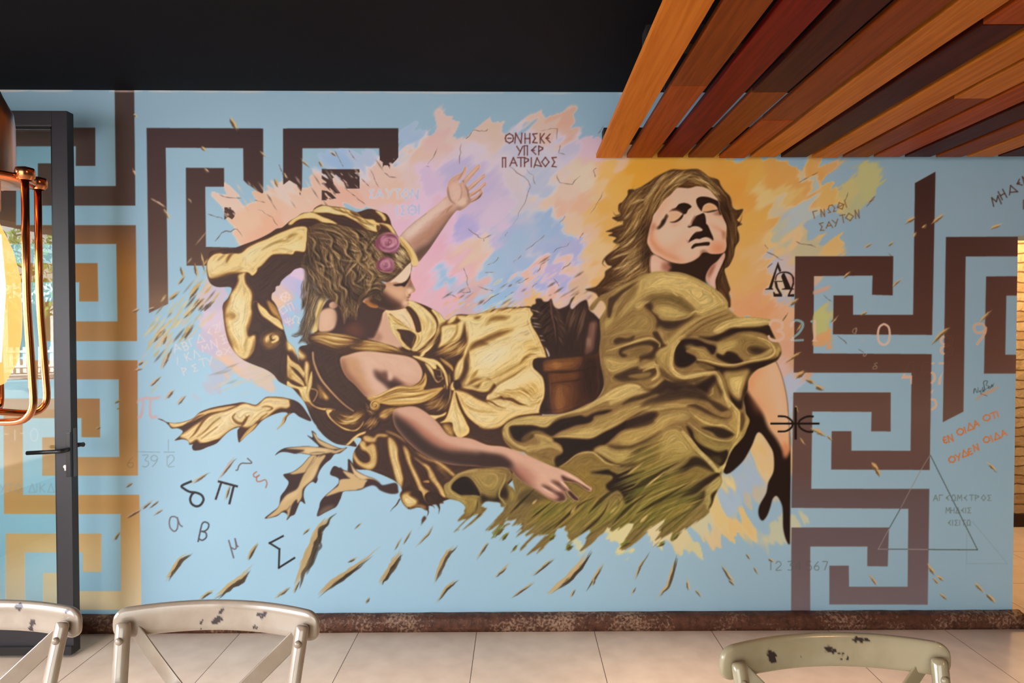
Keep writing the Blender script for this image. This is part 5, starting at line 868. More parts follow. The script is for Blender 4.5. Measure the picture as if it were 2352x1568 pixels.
# lower left corner of robe
V(780, 960, 5.3455)
RB2 = RAG(OM, '1280 830 1350 770 1430 690 1520 650 1650 620 1800 612 1980 598 2060 615 2115 680 2110 745 2060 800 2130 860 2190 960 2170 1010 2100 1030 2050 1060 2010 1160 1940 1240 1900 1280 1840 1355 1870 1280 1930 1230 2010 1120 1980 1045 1900 1030 1820 1020 1765 1045 1715 1130 1755 1160 1700 1230 1570 1330 1620 1240 1545 1265 1440 1405 1510 1270 1450 1250 1510 1180 1535 1100 1490 1030 1400 1000 1310 970', .8)
P(OB, '1360 860 1400 790 1480 730 1560 720 1620 750 1670 820 1715 910 1720 950 1640 945 1500 945 1420 905', 1.5, cl=RB2); P(OL, '1285 830 1360 770 1440 690 1560 640 1700 630 1640 660 1520 690 1420 750 1370 830 1390 900 1470 950 1540 1010 1560 1100 1500 1030 1400 990 1310 950', 3, .9, RB2); P(OB, '1730 950 1760 930 1800 960 1860 980 1930 970 1960 900 1990 850 1970 1000 1990 1050 1900 1030 1820 1020 1750 1050', 5, .9, RB2); P('#a68a44', '1640 640 1860 625 1960 660 1990 740 1960 850 1900 900 1800 900 1720 860 1650 760 1580 690', 10, .8, RB2); P(OB, '1960 930 2000 860 2040 780 2050 860 2080 900 2060 1000 2000 980', 5, .85, RB2); S(OL, [1, 4, 4, 2], '1960 680 2030 690 2020 780 1970 880 1960 960 2000 1010 2040 1060', 1.8, .9, RB2); P('#a4863e', '1500 960 1600 955 1690 960 1700 1040 1660 1120 1600 1180 1540 1150 1540 1080', 6, .8, RB2); P('#9c8238', '2080 870 2160 930 2180 980 2100 1010 2090 940', 5, .8, RB2)
for s in ['1700 980 1690 1080 1660 1160', '1650 1150 1600 1230 1560 1290', '1740 1170 1680 1230']: S(OD, [.6, 2.4, .6], s, 1.4, .7, RB2)
# upper robe
V(1400, 600, 4.3565)
P(OL, '60 300 140 250 250 200 340 150 440 115 560 110 700 120 830 160 950 220 1060 290 1130 340 1180 420 1170 480 1100 520 960 560 900 530 870 490 800 420 720 350 640 310 500 310 400 320 280 400 200 480 100 560 0 640 -60 700 -40 600 20 500 100 400 160 330 80 360 20 480 -10 420', 5.0, .85, m); P(OL2, '440 140 600 130 800 190 960 280 1050 360 1100 440 980 480 900 450 800 360 700 290 560 260 420 260 360 220', 11.2, .75, m); P('#a88c44', '1100 360 1180 420 1190 470 1080 460', 5.0, .6, m)
P(OD, '-10 380 40 340 110 290 200 240 300 190 220 260 140 320 80 380 40 440 10 560 -20 560', 2.5, .9, m); P('#4a3a20', '280 230 180 310 120 390 60 480 40 580 10 640 90 540 180 420 260 330', 3.7, .55, m)
# breast hollow
P('#7c7036', '395 355 480 330 620 330 720 360 800 430 855 490 830 525 740 565 640 590 560 585 520 580 480 530 430 500 430 440 400 400', 1.9, .95, m); P('#5a5426', '400 360 500 340 640 340 740 380 830 460 850 490 780 500 700 440 600 400 500 400 430 420', 5.6, .8, m); P('#b09a52', '460 470 560 450 660 480 740 520 800 520 700 560 600 575 530 560', 5.6, .8, m); S(OL2, [2, 5, 5, 2], '425 480 470 530 530 580 640 590 760 570 860 500 900 520 960 480', 2.0, .8, m); S('#d0b870', [1, 4, 3, 1], '620 290 660 330 690 350', 1.9, .6, m)
P(OD, '330 420 400 405 435 440 430 500 480 530 520 580 640 592 760 572 860 530 800 590 720 640 640 680 560 680 500 650 460 680 470 600 440 540 380 480', 4.3, .92, m); P('#8c7c3a', '120 640 240 560 340 520 420 560 440 640 400 700 300 690 200 700', 8.7, .6, m); P('#c2a458', '250 440 320 400 400 400 360 430 290 480', 3.1, .7, m)
P(OD, '40 790 90 760 180 770 250 740 230 790 140 810 60 830', 2.5, .85, m); P(OD, '430 720 490 700 520 760 540 820 570 830 620 760 560 860 500 870 470 800', 3.1, .9, m); P(OL, '480 690 530 720 560 800 700 680 820 600 900 560 1000 520 900 590 800 680 720 740 640 800 580 840', 3.1, .8, m)
P(OD, '130 850 250 820 380 790 460 800 500 850 490 920 430 980 340 980 300 1010 300 950 420 900 430 850 330 840 200 870 120 910 180 940 130 960 90 910', 3.1, .9, m); P('#6b5a2c', '200 880 320 850 410 870 380 920 300 940 220 940', 5.0, .7, m); S(OL2, [2, 5, 5, 3], '-40 900 60 870 180 830 300 790 420 770 500 820 500 860', 1.6, .8, m); S(OL, [1, 5, 5, 1], '-60 760 40 740 160 700 300 700 420 690', 3.1, .6, m)
P(OL, '0 960 100 980 200 990 300 970 280 1020 180 1070 60 1120 0 1100 -60 980', 4.3, .8, m); P(OD, '40 1150 140 1100 260 1060 400 1060 470 1080 460 1130 380 1170 250 1190 120 1200', 3.1, .85, m); P('#8a7434', '180 1150 300 1120 410 1110 400 1150 300 1175', 3.1, .8, m); P(OL, '290 1060 380 1020 460 1000 470 1030 380 1070 300 1080', 2.5, .8, m)
# gathered folds to the sleeve
for s, w in [('1190 470 1040 540 900 600 760 700 640 820', 18), ('1220 520 1080 570 940 640 800 740 700 800', 18), ('1250 550 1120 600 1000 640 860 720 740 760', 16), ('1180 430 1060 480 940 540', 12)]:
    S('#4d3d20', [1, w/4.4, w/4.4, 1], s, 3, .75, m)
for s, w in [('1200 490 1060 545 920 610 790 700 680 800', 12), ('1240 540 1100 590 960 650 820 740', 12), ('1300 565 1140 610 1040 640 900 700', 12)]: S(OL, [1, w/4.4, w/4.4, 1], s, 2.5, .8, m)
P(OL2, '1040 700 1100 640 1200 590 1340 565 1500 570 1600 590 1600 635 1500 645 1350 655 1200 670 1100 720', 3.1, .85, m); P(OB, '880 750 1000 755 1120 720 1220 670 1350 662 1500 655 1608 640 1660 760 1680 775 1600 755 1520 715 1400 700 1280 715 1200 760 1120 800 1000 790', 3.1, .92, m); P('#7a6a30', '1120 780 1240 740 1330 740 1480 780 1560 830 1480 880 1360 900 1250 930 1120 930 1060 880 1080 820', 5.0, .9, m); P(OL, '1080 830 1200 800 1300 800 1240 860 1150 920 1100 930 1060 880', 3.7, .7, m)
P('#a48a42', '1300 730 1420 740 1540 790 1620 840 1650 900 1700 850 1715 900 1690 960 1600 850 1500 780 1400 750', 3.1, .8, m)
P(OB, '650 900 690 812 760 775 880 780 960 815 1040 840 1070 860 1050 920 1020 930 960 860 880 850 800 870 760 900 820 930 870 960 860 1000 760 1060 660 1040', 2.5, .95, m); P('#96803c', '750 850 820 830 880 870 960 900 1010 950 1060 990 1180 1030 1100 1040 960 990 880 960 860 900 790 880', 3.7, .75, m)
P(OB, '1080 920 1140 940 1180 900 1260 920 1300 960 1340 1000 1260 1030 1160 1010 1070 960', 2.5, .93, m); P(OB, '1380 870 1460 850 1600 880 1640 860 1630 940 1560 960 1480 940 1420 920', 5.6, .75, m); P(OL, '1520 920 1610 870 1640 880 1620 940 1500 980 1400 980', 3.1, .8, m)
S(OL2, [2, 5.5, 5.5, 4.5, 5, 4, 3], '1700 780 1600 770 1640 860 1650 920 1580 975 1440 1000 1320 1030 1200 1045 1080 1030 980 1000 880 985', 2.0, 0, m)
S(OL2, [2, 5, 5, 4, 4, 3], '1480 760 1590 800 1650 880 1630 940 1540 980 1400 1000 1250 1035 1120 1030 980 995 880 985', 2.0, .9, m)
P(OB, '860 1000 960 1010 1100 1050 1250 1060 1400 1020 1560 990 1680 960 1710 900 1720 920 1700 980 1560 1050 1440 1110 1390 1180 1380 1300 1340 1380 1320 1480 1260 1460 1200 1350 1160 1200 1100 1100 1050 1095 960 1080', 2.5, .95, m); P('#a08440', '1140 1110 1260 1100 1400 1080 1370 1180 1330 1300 1310 1390 1260 1370 1190 1290 1160 1200', 5.6, .92, m); P('#c4a45a', '1200 1180 1300 1150 1340 1160 1310 1280 1290 1360 1230 1280', 5.6, .8, m)
P('#7a6430', '880 1010 960 1020 1060 1070 1000 1085 900 1060', 3.1, .8, m)
# sleeve rim (pale band)
S(OL2, [5, 9, 10, 10, 9], '700 790 650 860 620 950 615 1050 660 1120 740 1160 860 1140 960 1125 1060 1115', 2.0, .95, m); S(OL2, [9, 9, 9, 10, 14], '1050 1110 1100 1190 1130 1280 1170 1380 1220 1450', 2.0, .95, m); S(OL, [10, 16, 12, 8, 5], '480 960 500 920 580 880 640 830 700 770 760 740', 2.5, .9, m); P('#9a8240', '470 960 520 900 600 870 620 950 600 1060 640 1150 560 1100 500 1040', 5.0, .75, m); S(OB, [.6, 2, 2, .6], '458 990 480 1040 520 1110', 0.8, .9, m); S(OL2, [4, 8, 8, 4], '330 1100 420 1060 470 1040 490 1100 480 1150 420 1190', 1.6, .7, m)
P(OB, '540 1180 620 1220 740 1240 860 1230 960 1180 1060 1130 1080 1220 1130 1330 1000 1400 860 1300 760 1260 640 1300 560 1260', 5.0, .9, m); P('#4a3a20', '500 1060 600 1140 700 1190 860 1170 980 1140 860 1230 740 1240 620 1220 540 1170', 3.7, .85, m); S(OL, [2, 5, 5, 2], '540 1160 620 1200 740 1230 860 1220', 1.9, .5, m)
P('#8a7238', '810 1250 880 1280 990 1330 1000 1280 1040 1240 1060 1200 1080 1260 1120 1340 1160 1430 1200 1490 1120 1500 1000 1400 900 1330', 5.0, .85, m); S(OL, [1, 4, 3, 1], '990 1350 1030 1320 1035 1260', 1.6, .8, m)
# broad sweeping folds (lower middle)
S(OL2, [3, 10, 12, 12, 8], '540 1180 470 1240 380 1290 260 1310 140 1360 0 1420', 2.5, .85, m); P(OD, '540 1190 600 1230 560 1290 480 1330 380 1370 240 1400 120 1440 200 1370 330 1330 440 1280', 3.1, .85, m); S(OL, [2, 8, 9, 4], '600 1290 500 1340 420 1400 300 1440 160 1490', 2.5, .8, m)
V(1120, 900, 5.2275)
P(OL2, '200 460 210 400 280 350 400 310 560 285 780 280 980 240 1160 180 1280 110 1400 40 1520 -40 1700 -100 1840 -60 1700 20 1560 80 1420 110 1280 170 1140 230 1000 260 860 300 780 350 740 400 680 430 600 410 540 400 400 395 280 405 250 440 260 530 330 610 420 650 480 660 460 690 380 670 290 620 220 560 185 500', 1.9, .9, m)
P(OB, '260 440 290 405 420 400 540 400 640 425 720 420 800 360 880 320 1000 300 1120 280 1180 300 1280 250 1400 220 1500 215 1420 260 1280 290 1260 350 1180 380 1060 400 960 440 860 480 780 530 700 500 600 470 520 490 560 520 520 560 440 600 360 590 300 540', 2.5, .93, m); P('#6e5c2c', '420 540 500 480 600 460 700 490 620 500 540 530 470 590 400 590', 4.3, .8, m); P(OL, '560 510 640 510 720 540 790 580 700 620 560 700 470 720 470 650 540 640 620 600', 3.1, .8, m)
P('#9a8240', '790 540 900 480 1040 440 1200 400 1300 320 1440 270 1580 220 1720 160 1860 100 2000 40 2091 20 2000 110 1860 200 1720 290 1560 380 1400 470 1240 555 1120 545 960 545', 4.3, .85, m); P(OL2, '800 545 960 510 1100 480 1220 440 1400 440 1560 370 1700 300 1860 200 1980 160 1880 230 1700 340 1540 440 1380 500 1240 558 1100 550 940 548', 3.1, .7, m)
P(OB, '770 555 900 550 1080 560 1250 560 1400 480 1560 400 1720 300 1880 220 1990 250 2020 310 1900 350 1760 400 1600 470 1500 560 1400 640 1280 700 1240 720 1140 720 1000 800 860 900 800 870 820 780 900 730 880 640 800 600 790 570', 2.5, .95, m); P(OL, '560 710 640 650 740 610 820 610 880 660 900 720 850 700 780 670 700 670 620 700', 2.5, .85, m); P('#7c6a32', '440 740 560 720 700 700 760 720 640 770 760 800 820 860 780 880 640 820 520 770', 4.3, .85, m)
P('#a0853e', '1520 560 1640 480 1780 420 1960 370 2091 330 2091 450 1960 520 1820 600 1700 640 1580 630 1480 620', 5.0, .85, m); P(OL, '1580 620 1720 560 1880 500 2060 420 2091 440 1940 540 1800 610 1680 640', 3.1, .75, m); P(OD, '1440 640 1580 640 1720 640 1860 580 1980 520 2091 450 2060 520 1920 620 1780 680 1620 700 1480 720', 3.7, .75, m)
P('#a58a44', '1270 700 1340 650 1420 650 1560 690 1700 680 1860 640 2000 560 2091 560 2000 660 1880 740 1740 820 1600 860 1480 820 1380 760', 4.3, .85, m); P(OL, '1290 690 1380 650 1440 690 1600 740 1660 790 1560 830 1460 800 1360 740', 3.7, .7, m); P(OD, '1300 720 1380 770 1480 830 1580 870 1700 850 1840 780 1980 660 1900 780 1760 880 1640 900 1560 890 1440 840', 3.1, .75, m)
P('#84682c', '860 905 960 840 1060 760 1160 725 1260 725 1340 780 1420 850 1590 885 1500 910 1380 920 1260 950 1200 1000 1300 1000 1400 980 1480 1010 1500 1060 1440 1120 1400 1200 1350 1290 1200 1400 1100 1520 1000 1580 700 1568 500 1540 560 1380 640 1300 700 1250 860 1320 1060 1310 1110 1290 1000 1190 940 1100 1080 1110 1180 1170 1250 1190 1255 1150 1100 1040 960 950', 5.6, .9, m); P('#77662f', '1040 800 1160 740 1260 740 1300 790 1240 850 1140 850', 7.4, .7, m); S(OL2, [1, 3, 3, 1], '860 905 960 840 1060 760 1160 726 1260 726 1340 785 1430 855 1590 885', 1.5, .85, m); P('#94702c', '1060 960 1180 940 1220 1040 1280 1150 1200 1280 1060 1200 1100 1240 1260 1200 1240 1150 1100 1050', 8.7, .6, m); P(OD, '360 1270 420 1200 500 1170 620 1220 740 1290 640 1290 500 1340 400 1330', 7.4, .5, m)
P(OB, '1230 965 1330 950 1440 930 1500 960 1580 980 1700 920 1760 860 1900 850 2000 810 1900 880 1880 980 1800 1060 1760 1160 1840 1120 1960 1090 1820 1200 1700 1330 1640 1340 1620 1240 1560 1180 1480 1200 1420 1120 1500 1040 1480 1000 1360 985', 3.1, .93, m)
V(1440, 880, 4.1275)
# right lower folds (RL crop)
P(OD, '140 60 260 40 420 -20 560 -20 660 40 760 110 780 160 700 160 560 140 440 160 300 180 120 220 200 150 300 100', 4.3, .85, m); S(OL, [2, 9, 10, 8, 3], '0 350 120 300 250 250 400 215 560 210 640 190', 2.5, .8, m); P(OD, '0 360 120 300 260 260 300 300 240 380 120 420 0 450', 4.3, .85, m); P('#a4863e', '0 440 140 430 280 380 420 320 520 330 400 380 300 450 160 530 0 570 -60 560', 4.3, .8, m); P(OL, '260 340 400 290 520 270 600 310 540 350 420 340 320 400', 3.7, .7, m)
P(OD, '560 215 640 195 740 240 860 310 960 330 1000 290 980 250 900 270 820 220 760 150 860 180 960 240 1010 260 990 320 940 340 840 330 740 280 640 230', 2.5, .85, m); P('#8f7838', '600 260 700 290 800 310 900 350 980 440 960 460 860 420 760 420 660 340', 4.3, .85, m); S(OL2, [1, 5, 5, 2], '590 260 660 320 720 360 820 400 920 400 1000 450 1030 480', 1.6, .75, m)
P(OB, '700 420 820 410 920 430 1000 470 1020 490 940 520 860 510 800 460', 3.1, .85, m); P('#7c6832', '580 380 660 430 760 480 860 540 960 545 1030 500 1020 480 960 560 860 590 760 560 660 500', 3.7, .8, m); S(OL, [1, 4, 4, 3, 1], '580 380 680 450 780 510 880 540 980 540 1035 490', 2.0, .85, m)
P('#8a7436', '640 460 740 520 860 580 960 590 1010 610 960 640 900 630 850 640 760 610 690 560', 3.7, .85, m); P(OB, '560 400 620 450 640 520 700 580 780 620 860 650 920 640 950 630 960 670 940 730 900 780 860 770 780 700 700 640 650 590 600 500', 2.5, .94, m); P('#4e4020', '780 700 860 690 900 720 880 770 820 740', 4.3, .7, m)
P('#a4863e', '1000 210 1080 270 1140 300 1165 360 1130 440 1080 520 1010 590 1000 550 1040 480 1000 440 960 380 1000 330', 3.7, .85, m); P(OD, '1090 270 1120 320 1110 400 1080 460 1060 380', 2.5, .75, m); S(OL2, [4, 8, 7, 5, 4], '1000 200 1040 260 1060 330 1060 430 1040 520', 1.9, .8, m); S(OL, [5, 7, 7, 6, 5, 4], '1080 500 1030 570 990 640 960 720 920 790 890 880', 1.6, .9, m)
S(OL2, [6, 9, 9, 9, 10, 6], '520 450 600 540 680 640 780 740 860 830 900 800 940 770', 1.9, .9, m); P('#a1853f', '300 480 420 420 500 450 580 540 640 620 640 680 560 700 460 740 360 760 200 800 60 860 120 720 200 600', 8.7, .85, m); P(OL, '380 480 480 470 560 560 600 640 520 660 440 620 380 700 300 700 330 580', 7.4, .7, m)
P(OB, '560 760 620 700 700 710 780 780 830 840 760 830 680 790 620 800 500 880 400 900 300 980 180 1060 0 1110 0 1040 120 960 240 900 340 860 420 860', 4.3, .85, m); P('#86692e', '420 870 560 830 680 790 800 830 820 860 700 900 560 960 420 990', 6.2, .75, m); P(OB, '850 850 880 860 860 910 760 960 660 1040 560 1080 460 1120 560 1030 700 930 780 880', 3.1, .85, m)
P(OL, '880 880 900 940 860 1000 790 1050 800 1130 760 1200 740 1140 640 1190 700 1110 730 1050 760 990 820 920', 2.5, .9, m); P(OB, '860 1010 800 1060 800 1120 770 1190 810 1150 830 1070', 2.5, .85, m); P(OB, '730 1020 640 1080 560 1130 640 1170 720 1120 740 1060', 4.3, .8, m)
# streaky ragged lower part
hair(['0 640 200 560 400 470', '-100 880 200 740 500 620', '-150 1050 200 920 640 760', '-100 1250 300 1040 800 860', '0 1400 400 1180 860 1000', '300 1400 560 1220 820 1100'], 330, ['#8c6f2c', '#6b6a26', '#54401e', '#a5843a', '#38280f', '#7a7430', '#bb9548', '#4e5a20'], (1.6, 6), 1.4, .5, m, 7, 61)
V(1120, 900, 5.2275)
hair(['460 1500 600 1380 760 1260', '900 1560 1060 1400 1260 1220', '1200 1568 1360 1400 1500 1220', '1500 1568 1640 1420 1760 1240', '1700 1568 1900 1360 2091 1200'], 240, ['#8a7428', '#6a6c24', '#54451c', '#a5823a', '#7c7830', '#b98e4a', '#4c581e'], (1.6, 7), 1.6, .45, m, 7, 62)
V()
hair(['1190 1200 1250 1160 1300 1120', '1220 1260 1300 1200 1380 1130', '1300 1245 1380 1190 1460 1110', '1440 1250 1500 1190 1560 1130', '1520 1240 1580 1190 1640 1140'], 120, ['#6a6a24', '#57591c', '#8a7a2e', '#3a3412', '#a3843c'], (1.5, 5), 1.2, .5, m, 5, 63)
for s, w in [('1350 1180 1390 1140 1440 1105', 9), ('1270 1215 1330 1160 1370 1140', 6), ('1330 1230 1380 1185 1400 1150', 7), ('1405 1205 1450 1160 1500 1125', 8), ('1440 1130 1500 1095 1560 1060', 12), ('1460 1180 1530 1140 1590 1105', 8), ('1170 1180 1210 1140 1230 1120', 6), ('1220 1190 1270 1150', 5)]: S('#33280f', [.5, w, w*.6, .5], s, 2, .8, m)
for s, w in [('1310 1180 1325 1160', 6), ('1222 1158 1234 1146', 6), ('1470 1200 1488 1182', 8), ('1400 1180 1420 1160', 5), ('1480 1120 1530 1080', 5), ('1440 1090 1480 1060', 5)]: S('#cda160', [.5, w, w*.6, .4], s, 1, .8, m)
for s, w in [('1130 1235 1160 1205', 12), ('1150 1240 1170 1222', 9), ('1190 1250 1175 1268', 6), ('1260 1240 1275 1225', 12), ('1300 1262 1318 1248', 12), ('1545 1240 1560 1222', 9), ('1510 1255 1530 1243', 8), ('1428 1255 1450 1240', 12)]: scrap(s, w, '#6f7424', '#4a3c18', 7, 4)
grain(RB1, .05, 26, 6, -40, 12); grain(RB2, .05, 26, 6, -60, 13)
# ================= woman's lower arm and hand =================
own(12); V()
ARM = m = P('#c88f74', '903 945 920 936 947 933 966 939 989 955 1008 973 1023 993 1035 1001 1060 1004 1085 1008 1120 1022 1158 1026 1202 1041 1242 1059 1272 1072 1285 1076 1304 1084 1327 1097 1346 1112 1357 1119 1359 1125 1354 1128 1344 1123 1327 1110 1311 1107 1294 1105 1300 1113 1307 1122 1314 1130 1323 1138 1330 1146 1327 1151 1319 1149 1308 1139 1297 1128 1300 1140 1302 1144 1298 1150 1290 1150 1288 1152 1280 1153 1270 1149 1254 1141 1235 1128 1224 1120 1212 1112 1197 1103 1185 1092 1172 1078 1155 1072 1120 1072 1080 1069 1042 1067 1010 1060 985 1050 962 1036 940 1018 920 996 906 975', .7)
V(660, 760, 5.2275)
P('#dba88c', '1290 970 1370 915 1500 905 1600 945 1720 1030 1820 1140 1900 1230 1960 1270 2091 1280 2200 1300 2400 1370 2600 1400 2560 1440 2400 1440 2200 1420 2091 1400 1960 1360 1820 1290 1700 1200 1560 1100 1430 1030', 9, .9, m); P('#b5664a', '1320 1020 1450 1060 1560 1130 1680 1230 1800 1310 1940 1380 2100 1420 2000 1430 1860 1390 1700 1320 1560 1200 1430 1100', 8, .75, m); P('#3b2822', '1270 970 1310 1010 1420 1080 1540 1180 1660 1290 1800 1380 1960 1430 2120 1440 2300 1460 2480 1490 2620 1540 2700 1600 2640 1640 2500 1650 2200 1640 2000 1610 1800 1560 1600 1460 1400 1280 1280 1120', 8, .96, m)
V(1120, 900, 5.2275)
P('#3d2823', '-100 740 0 745 120 745 220 790 290 860 340 940 420 1020 480 1090 560 1160 440 1110 380 1060 310 1000 260 930 180 905 0 900 -100 900', 8, .94, m); P('#dba98c', '-100 660 0 650 180 670 330 710 460 760 640 840 800 900 900 940 1040 1010 1140 1080 1230 1140 1240 1165 1160 1120 1060 1060 960 1030 880 990 880 1050 940 1110 970 1160 920 1150 860 1080 800 1050 740 1060 800 1130 880 1190 860 1200 760 1140 680 1090 640 1120 760 1190 800 1225 760 1240 640 1170 600 1120 560 1080 520 1020 460 930 400 860 300 800 220 740 120 720', 7, .9, m)
P('#b87660', '420 880 520 940 600 1040 560 1120 480 1060 400 960', 12, .7, m); P('#a4604a', '300 880 380 940 460 1030 520 1110 450 1080 350 990', 9, .7, m)
P('#4a2c24', '885 1000 960 1030 1060 1070 1100 1090 1180 1140 1240 1180 1190 1178 1080 1105 980 1080 915 1065', 3, .9, m); P('#4a2c24', '760 1065 850 1080 900 1130 960 1180 930 1200 860 1140', 3.5, .85, m); P('#4a2c24', '640 1115 720 1130 820 1190 900 1210 940 1260 930 1300 880 1320 800 1290 860 1270 800 1210 720 1170', 3.5, .9, m); P('#3a221c', '960 1190 1000 1190 1060 1250 1100 1290 1080 1308 1030 1290 980 1240', 3, .93, m); P('#4a2c24', '540 1150 600 1180 700 1250 790 1290 850 1320 780 1300 690 1255 600 1195', 3, .85, m)
for s in ['880 960 980 1000 1080 1060 1180 1120 1230 1160', '860 1060 920 1110 965 1160', '720 1080 800 1130 880 1190', '640 1140 720 1190 790 1225']: S('#e8bea2', [.5, 4, 3, .6], s, 2, .7, m)
E('#d8a48a', 1243, 1160, 16, 12, 40, 1, .9, m)
grain(m, .02, 20, 8, 20, 14)
own(0); V()

# ---- finishing pass over the figures: soft gold to brown turning of the folds, brush strokes that follow the forms
own(0); V()
def ramp(l, ks, cs):
    cs = np.array([hexc(c) for c in cs]); return np.stack([np.interp(l, ks, cs[:, i]) for i in range(3)], -1)
def finish():
    x0, y0, x1, y1 = 360-MX0, 360-MY0, 1840-MX0, 1300-MY0
    bx = (x0, y0, x1, y1); R = CV[y0:y1, x0:x1].copy(); O = OWN[y0:y1, x0:x1]
    def msk(*ids): return box1(box1(np.isin(O, ids).astype(np.float32), 1, 0), 1, 1)
    fig = msk(*range(10, 26)); gold = msk(10, 11); hr = msk(13, 21); robe = msk(25); qv = msk(24); skin = msk(12, 22, 23)
    wt = fig+1e-3
    def mblur(a, r): return blur(a*wt, r)/np.maximum(blur(wt, r), 1e-3)
    lum = R.mean(-1)
    Bl = mblur(lum, 9); l2 = lum*.62+Bl*.38
    gm = ramp(l2, [.14, .22, .33, .46, .58, .70, .82], ['#35241f', '#4a2f22', '#7c4f28', '#b07a38', '#d4a85e', '#e6c68a', '#f0dcae'])
    rm = ramp(l2, [.08, .16, .26, .36, .46, .56, .68], ['#1a0f0c', '#34211a', '#604426', '#8c6538', '#b28b4e', '#cba664', '#dcbd7e'])
    Q = R*(1-.62*gold[..., None])+gm*.62*gold[..., None]
    yy = (np.arange(R.shape[0])+y0+MY0)[:, None]; xx = (np.arange(R.shape[1])+x0+MX0)[None]; rw = robe*.76*np.clip((1150-.18*(xx-1200)-yy)/110, .12, 1)
    Q = Q*(1-rw[..., None])+rm*rw[..., None]
    # direction of the forms
    s1 = mblur(lum, 3); gy, gx = np.gradient(s1); J11, J22, J12 = blur(gx*gx, 9), blur(gy*gy, 9), blur(gx*gy, 9)
    th = .5*np.arctan2(2*J12, J11-J22)+np.pi/2; coh = np.hypot(J11-J22, 2*J12)/(J11+J22+1e-7)
    tx, ty = np.cos(th).astype(np.float32), np.sin(th).astype(np.float32); flip = np.where(tx*.8-ty*.6 < 0, -1, 1); tx *= flip; ty *= flip
    W = np.random.RandomState(4).rand(*lum.shape).astype(np.float32); W = box1(box1(W, 1, 0), 1, 1)
    acc = W.copy(); H_, W_ = lum.shape
    for sg in (1, -1):
        Y, X = np.mgrid[0:H_, 0:W_].astype(np.float32)
        for k in range(13):
            ix = np.clip(X+.5, 0, W_-1).astype(np.int32); iy = np.clip(Y+.5, 0, H_-1).astype(np.int32)
            X = X+sg*tx[iy, ix]*1.4; Y = Y+sg*ty[iy, ix]*1.4
            acc += W[np.clip(Y+.5, 0, H_-1).astype(np.int32), np.clip(X+.5, 0, W_-1).astype(np.int32)]
    acc = acc/27-.5; acc = acc/(acc.std()+1e-6)
    k = gold*.034+robe*.036+hr*.095+qv*.05
    Q *= 1+np.clip(acc, -2.2, 2.2)[..., None]*k[..., None]
    B = np.stack([mblur(Q[..., c], 6) for c in range(3)], -1); dl = (Q-B).mean(-1, keepdims=True)
    Q = Q+dl*(gold*.45+robe*.5+hr*.35+skin*.2)[..., None]
    CV[y0:y1, x0:x1] = np.clip(R*(1-fig[..., None])+Q*fig[..., None], 0, 1)
finish()

# ================= lettering =================
# letters as straight strokes in a unit box (x right, y down), Greek capitals
GL = {'A': ['0 1 .5 0 1 1', '.2 .65 .8 .65'], 'B': ['0 0 0 1 .6 1 .9 .75 .6 .5 0 .5', '.6 .5 .8 .25 .5 0 0 0'], 'G': ['0 1 0 0 .8 0'], 'D': ['.5 0 0 1 1 1 .5 0'], 'Dl': ['0 1 .4 0 1 .9 .2 .75'], 'E': ['.8 .05 .2 .5 .8 .95', '.2 .5 .6 .5'], 'e': ['.85 .1 .4 0 .05 .4 .1 .8 .5 1 .9 .9', '.1 .5 .7 .5'],
 'Z': ['0 0 .8 0 0 1 .9 1'], 'H': ['0 0 0 1', '.8 0 .8 1', '0 .5 .8 .5'], 'TH': ['.5 0 .1 .2 0 .5 .1 .8 .5 1 .9 .8 1 .5 .9 .2 .5 0', '.3 .5 .7 .5'], 'TD': ['.5 0 0 .5 .5 1 1 .5 .5 0', '.1 .5 .9 .5'], 'I': ['0 0 0 1'], 'K': ['0 0 0 1', '.8 0 .1 .5 .8 1'], 'L': ['0 1 .4 0 .9 1'], 'M': ['0 1 .1 0 .5 .6 .9 0 1 1'], 'N': ['0 1 .1 0 .8 1 .9 0'],
 'X': ['0 0 .9 0', '.45 0 .45 1', '.15 .5 .75 .5', '0 1 .9 1'], 'O': ['.5 0 0 .5 .5 1 1 .5 .5 0'], 'Oc': ['.5 0 .1 .2 0 .5 .1 .8 .5 1 .9 .8 1 .5 .9 .2 .5 0'], 'P': ['0 1 0 0 .8 0 .8 1'], 'P2': ['0 1 0 0 .6 0 .6 1'], 'R': ['0 1 0 0 .7 .2 .7 .35 0 .6'], 'S': ['.8 0 .1 .05 .5 .5 .1 .95 .8 1'], 'T': ['0 0 1 0', '.5 0 .5 1'], 'Y': ['0 0 .45 .5', '1 0 .3 1'], 'F': ['.5 -.1 .5 1.1', '.2 .2 .8 .2 .95 .5 .8 .8 .2 .8 .05 .5 .2 .2'], 'C': ['0 0 1 1', '1 0 0 1'], 'PS': ['0 0 .1 .5 .9 .5 1 0', '.5 -.1 .5 1.1'], 'W': ['0 1 .3 1 .05 .5 .3 0 .7 0 .95 .5 .7 1 1 1'], 'TX': ['.5 0 .1 .2 0 .5 .1 .8 .5 1 .9 .8 1 .5 .9 .2 .5 0', '0 .5 1 .5', '.5 0 .5 1'], 'W2': ['0 1 .3 .9 .1 .5 .4 .05 .9 .3 .75 .85 1 1'], 'HH': ['0 0 0 1', '.0 .5 -.5 .5']}
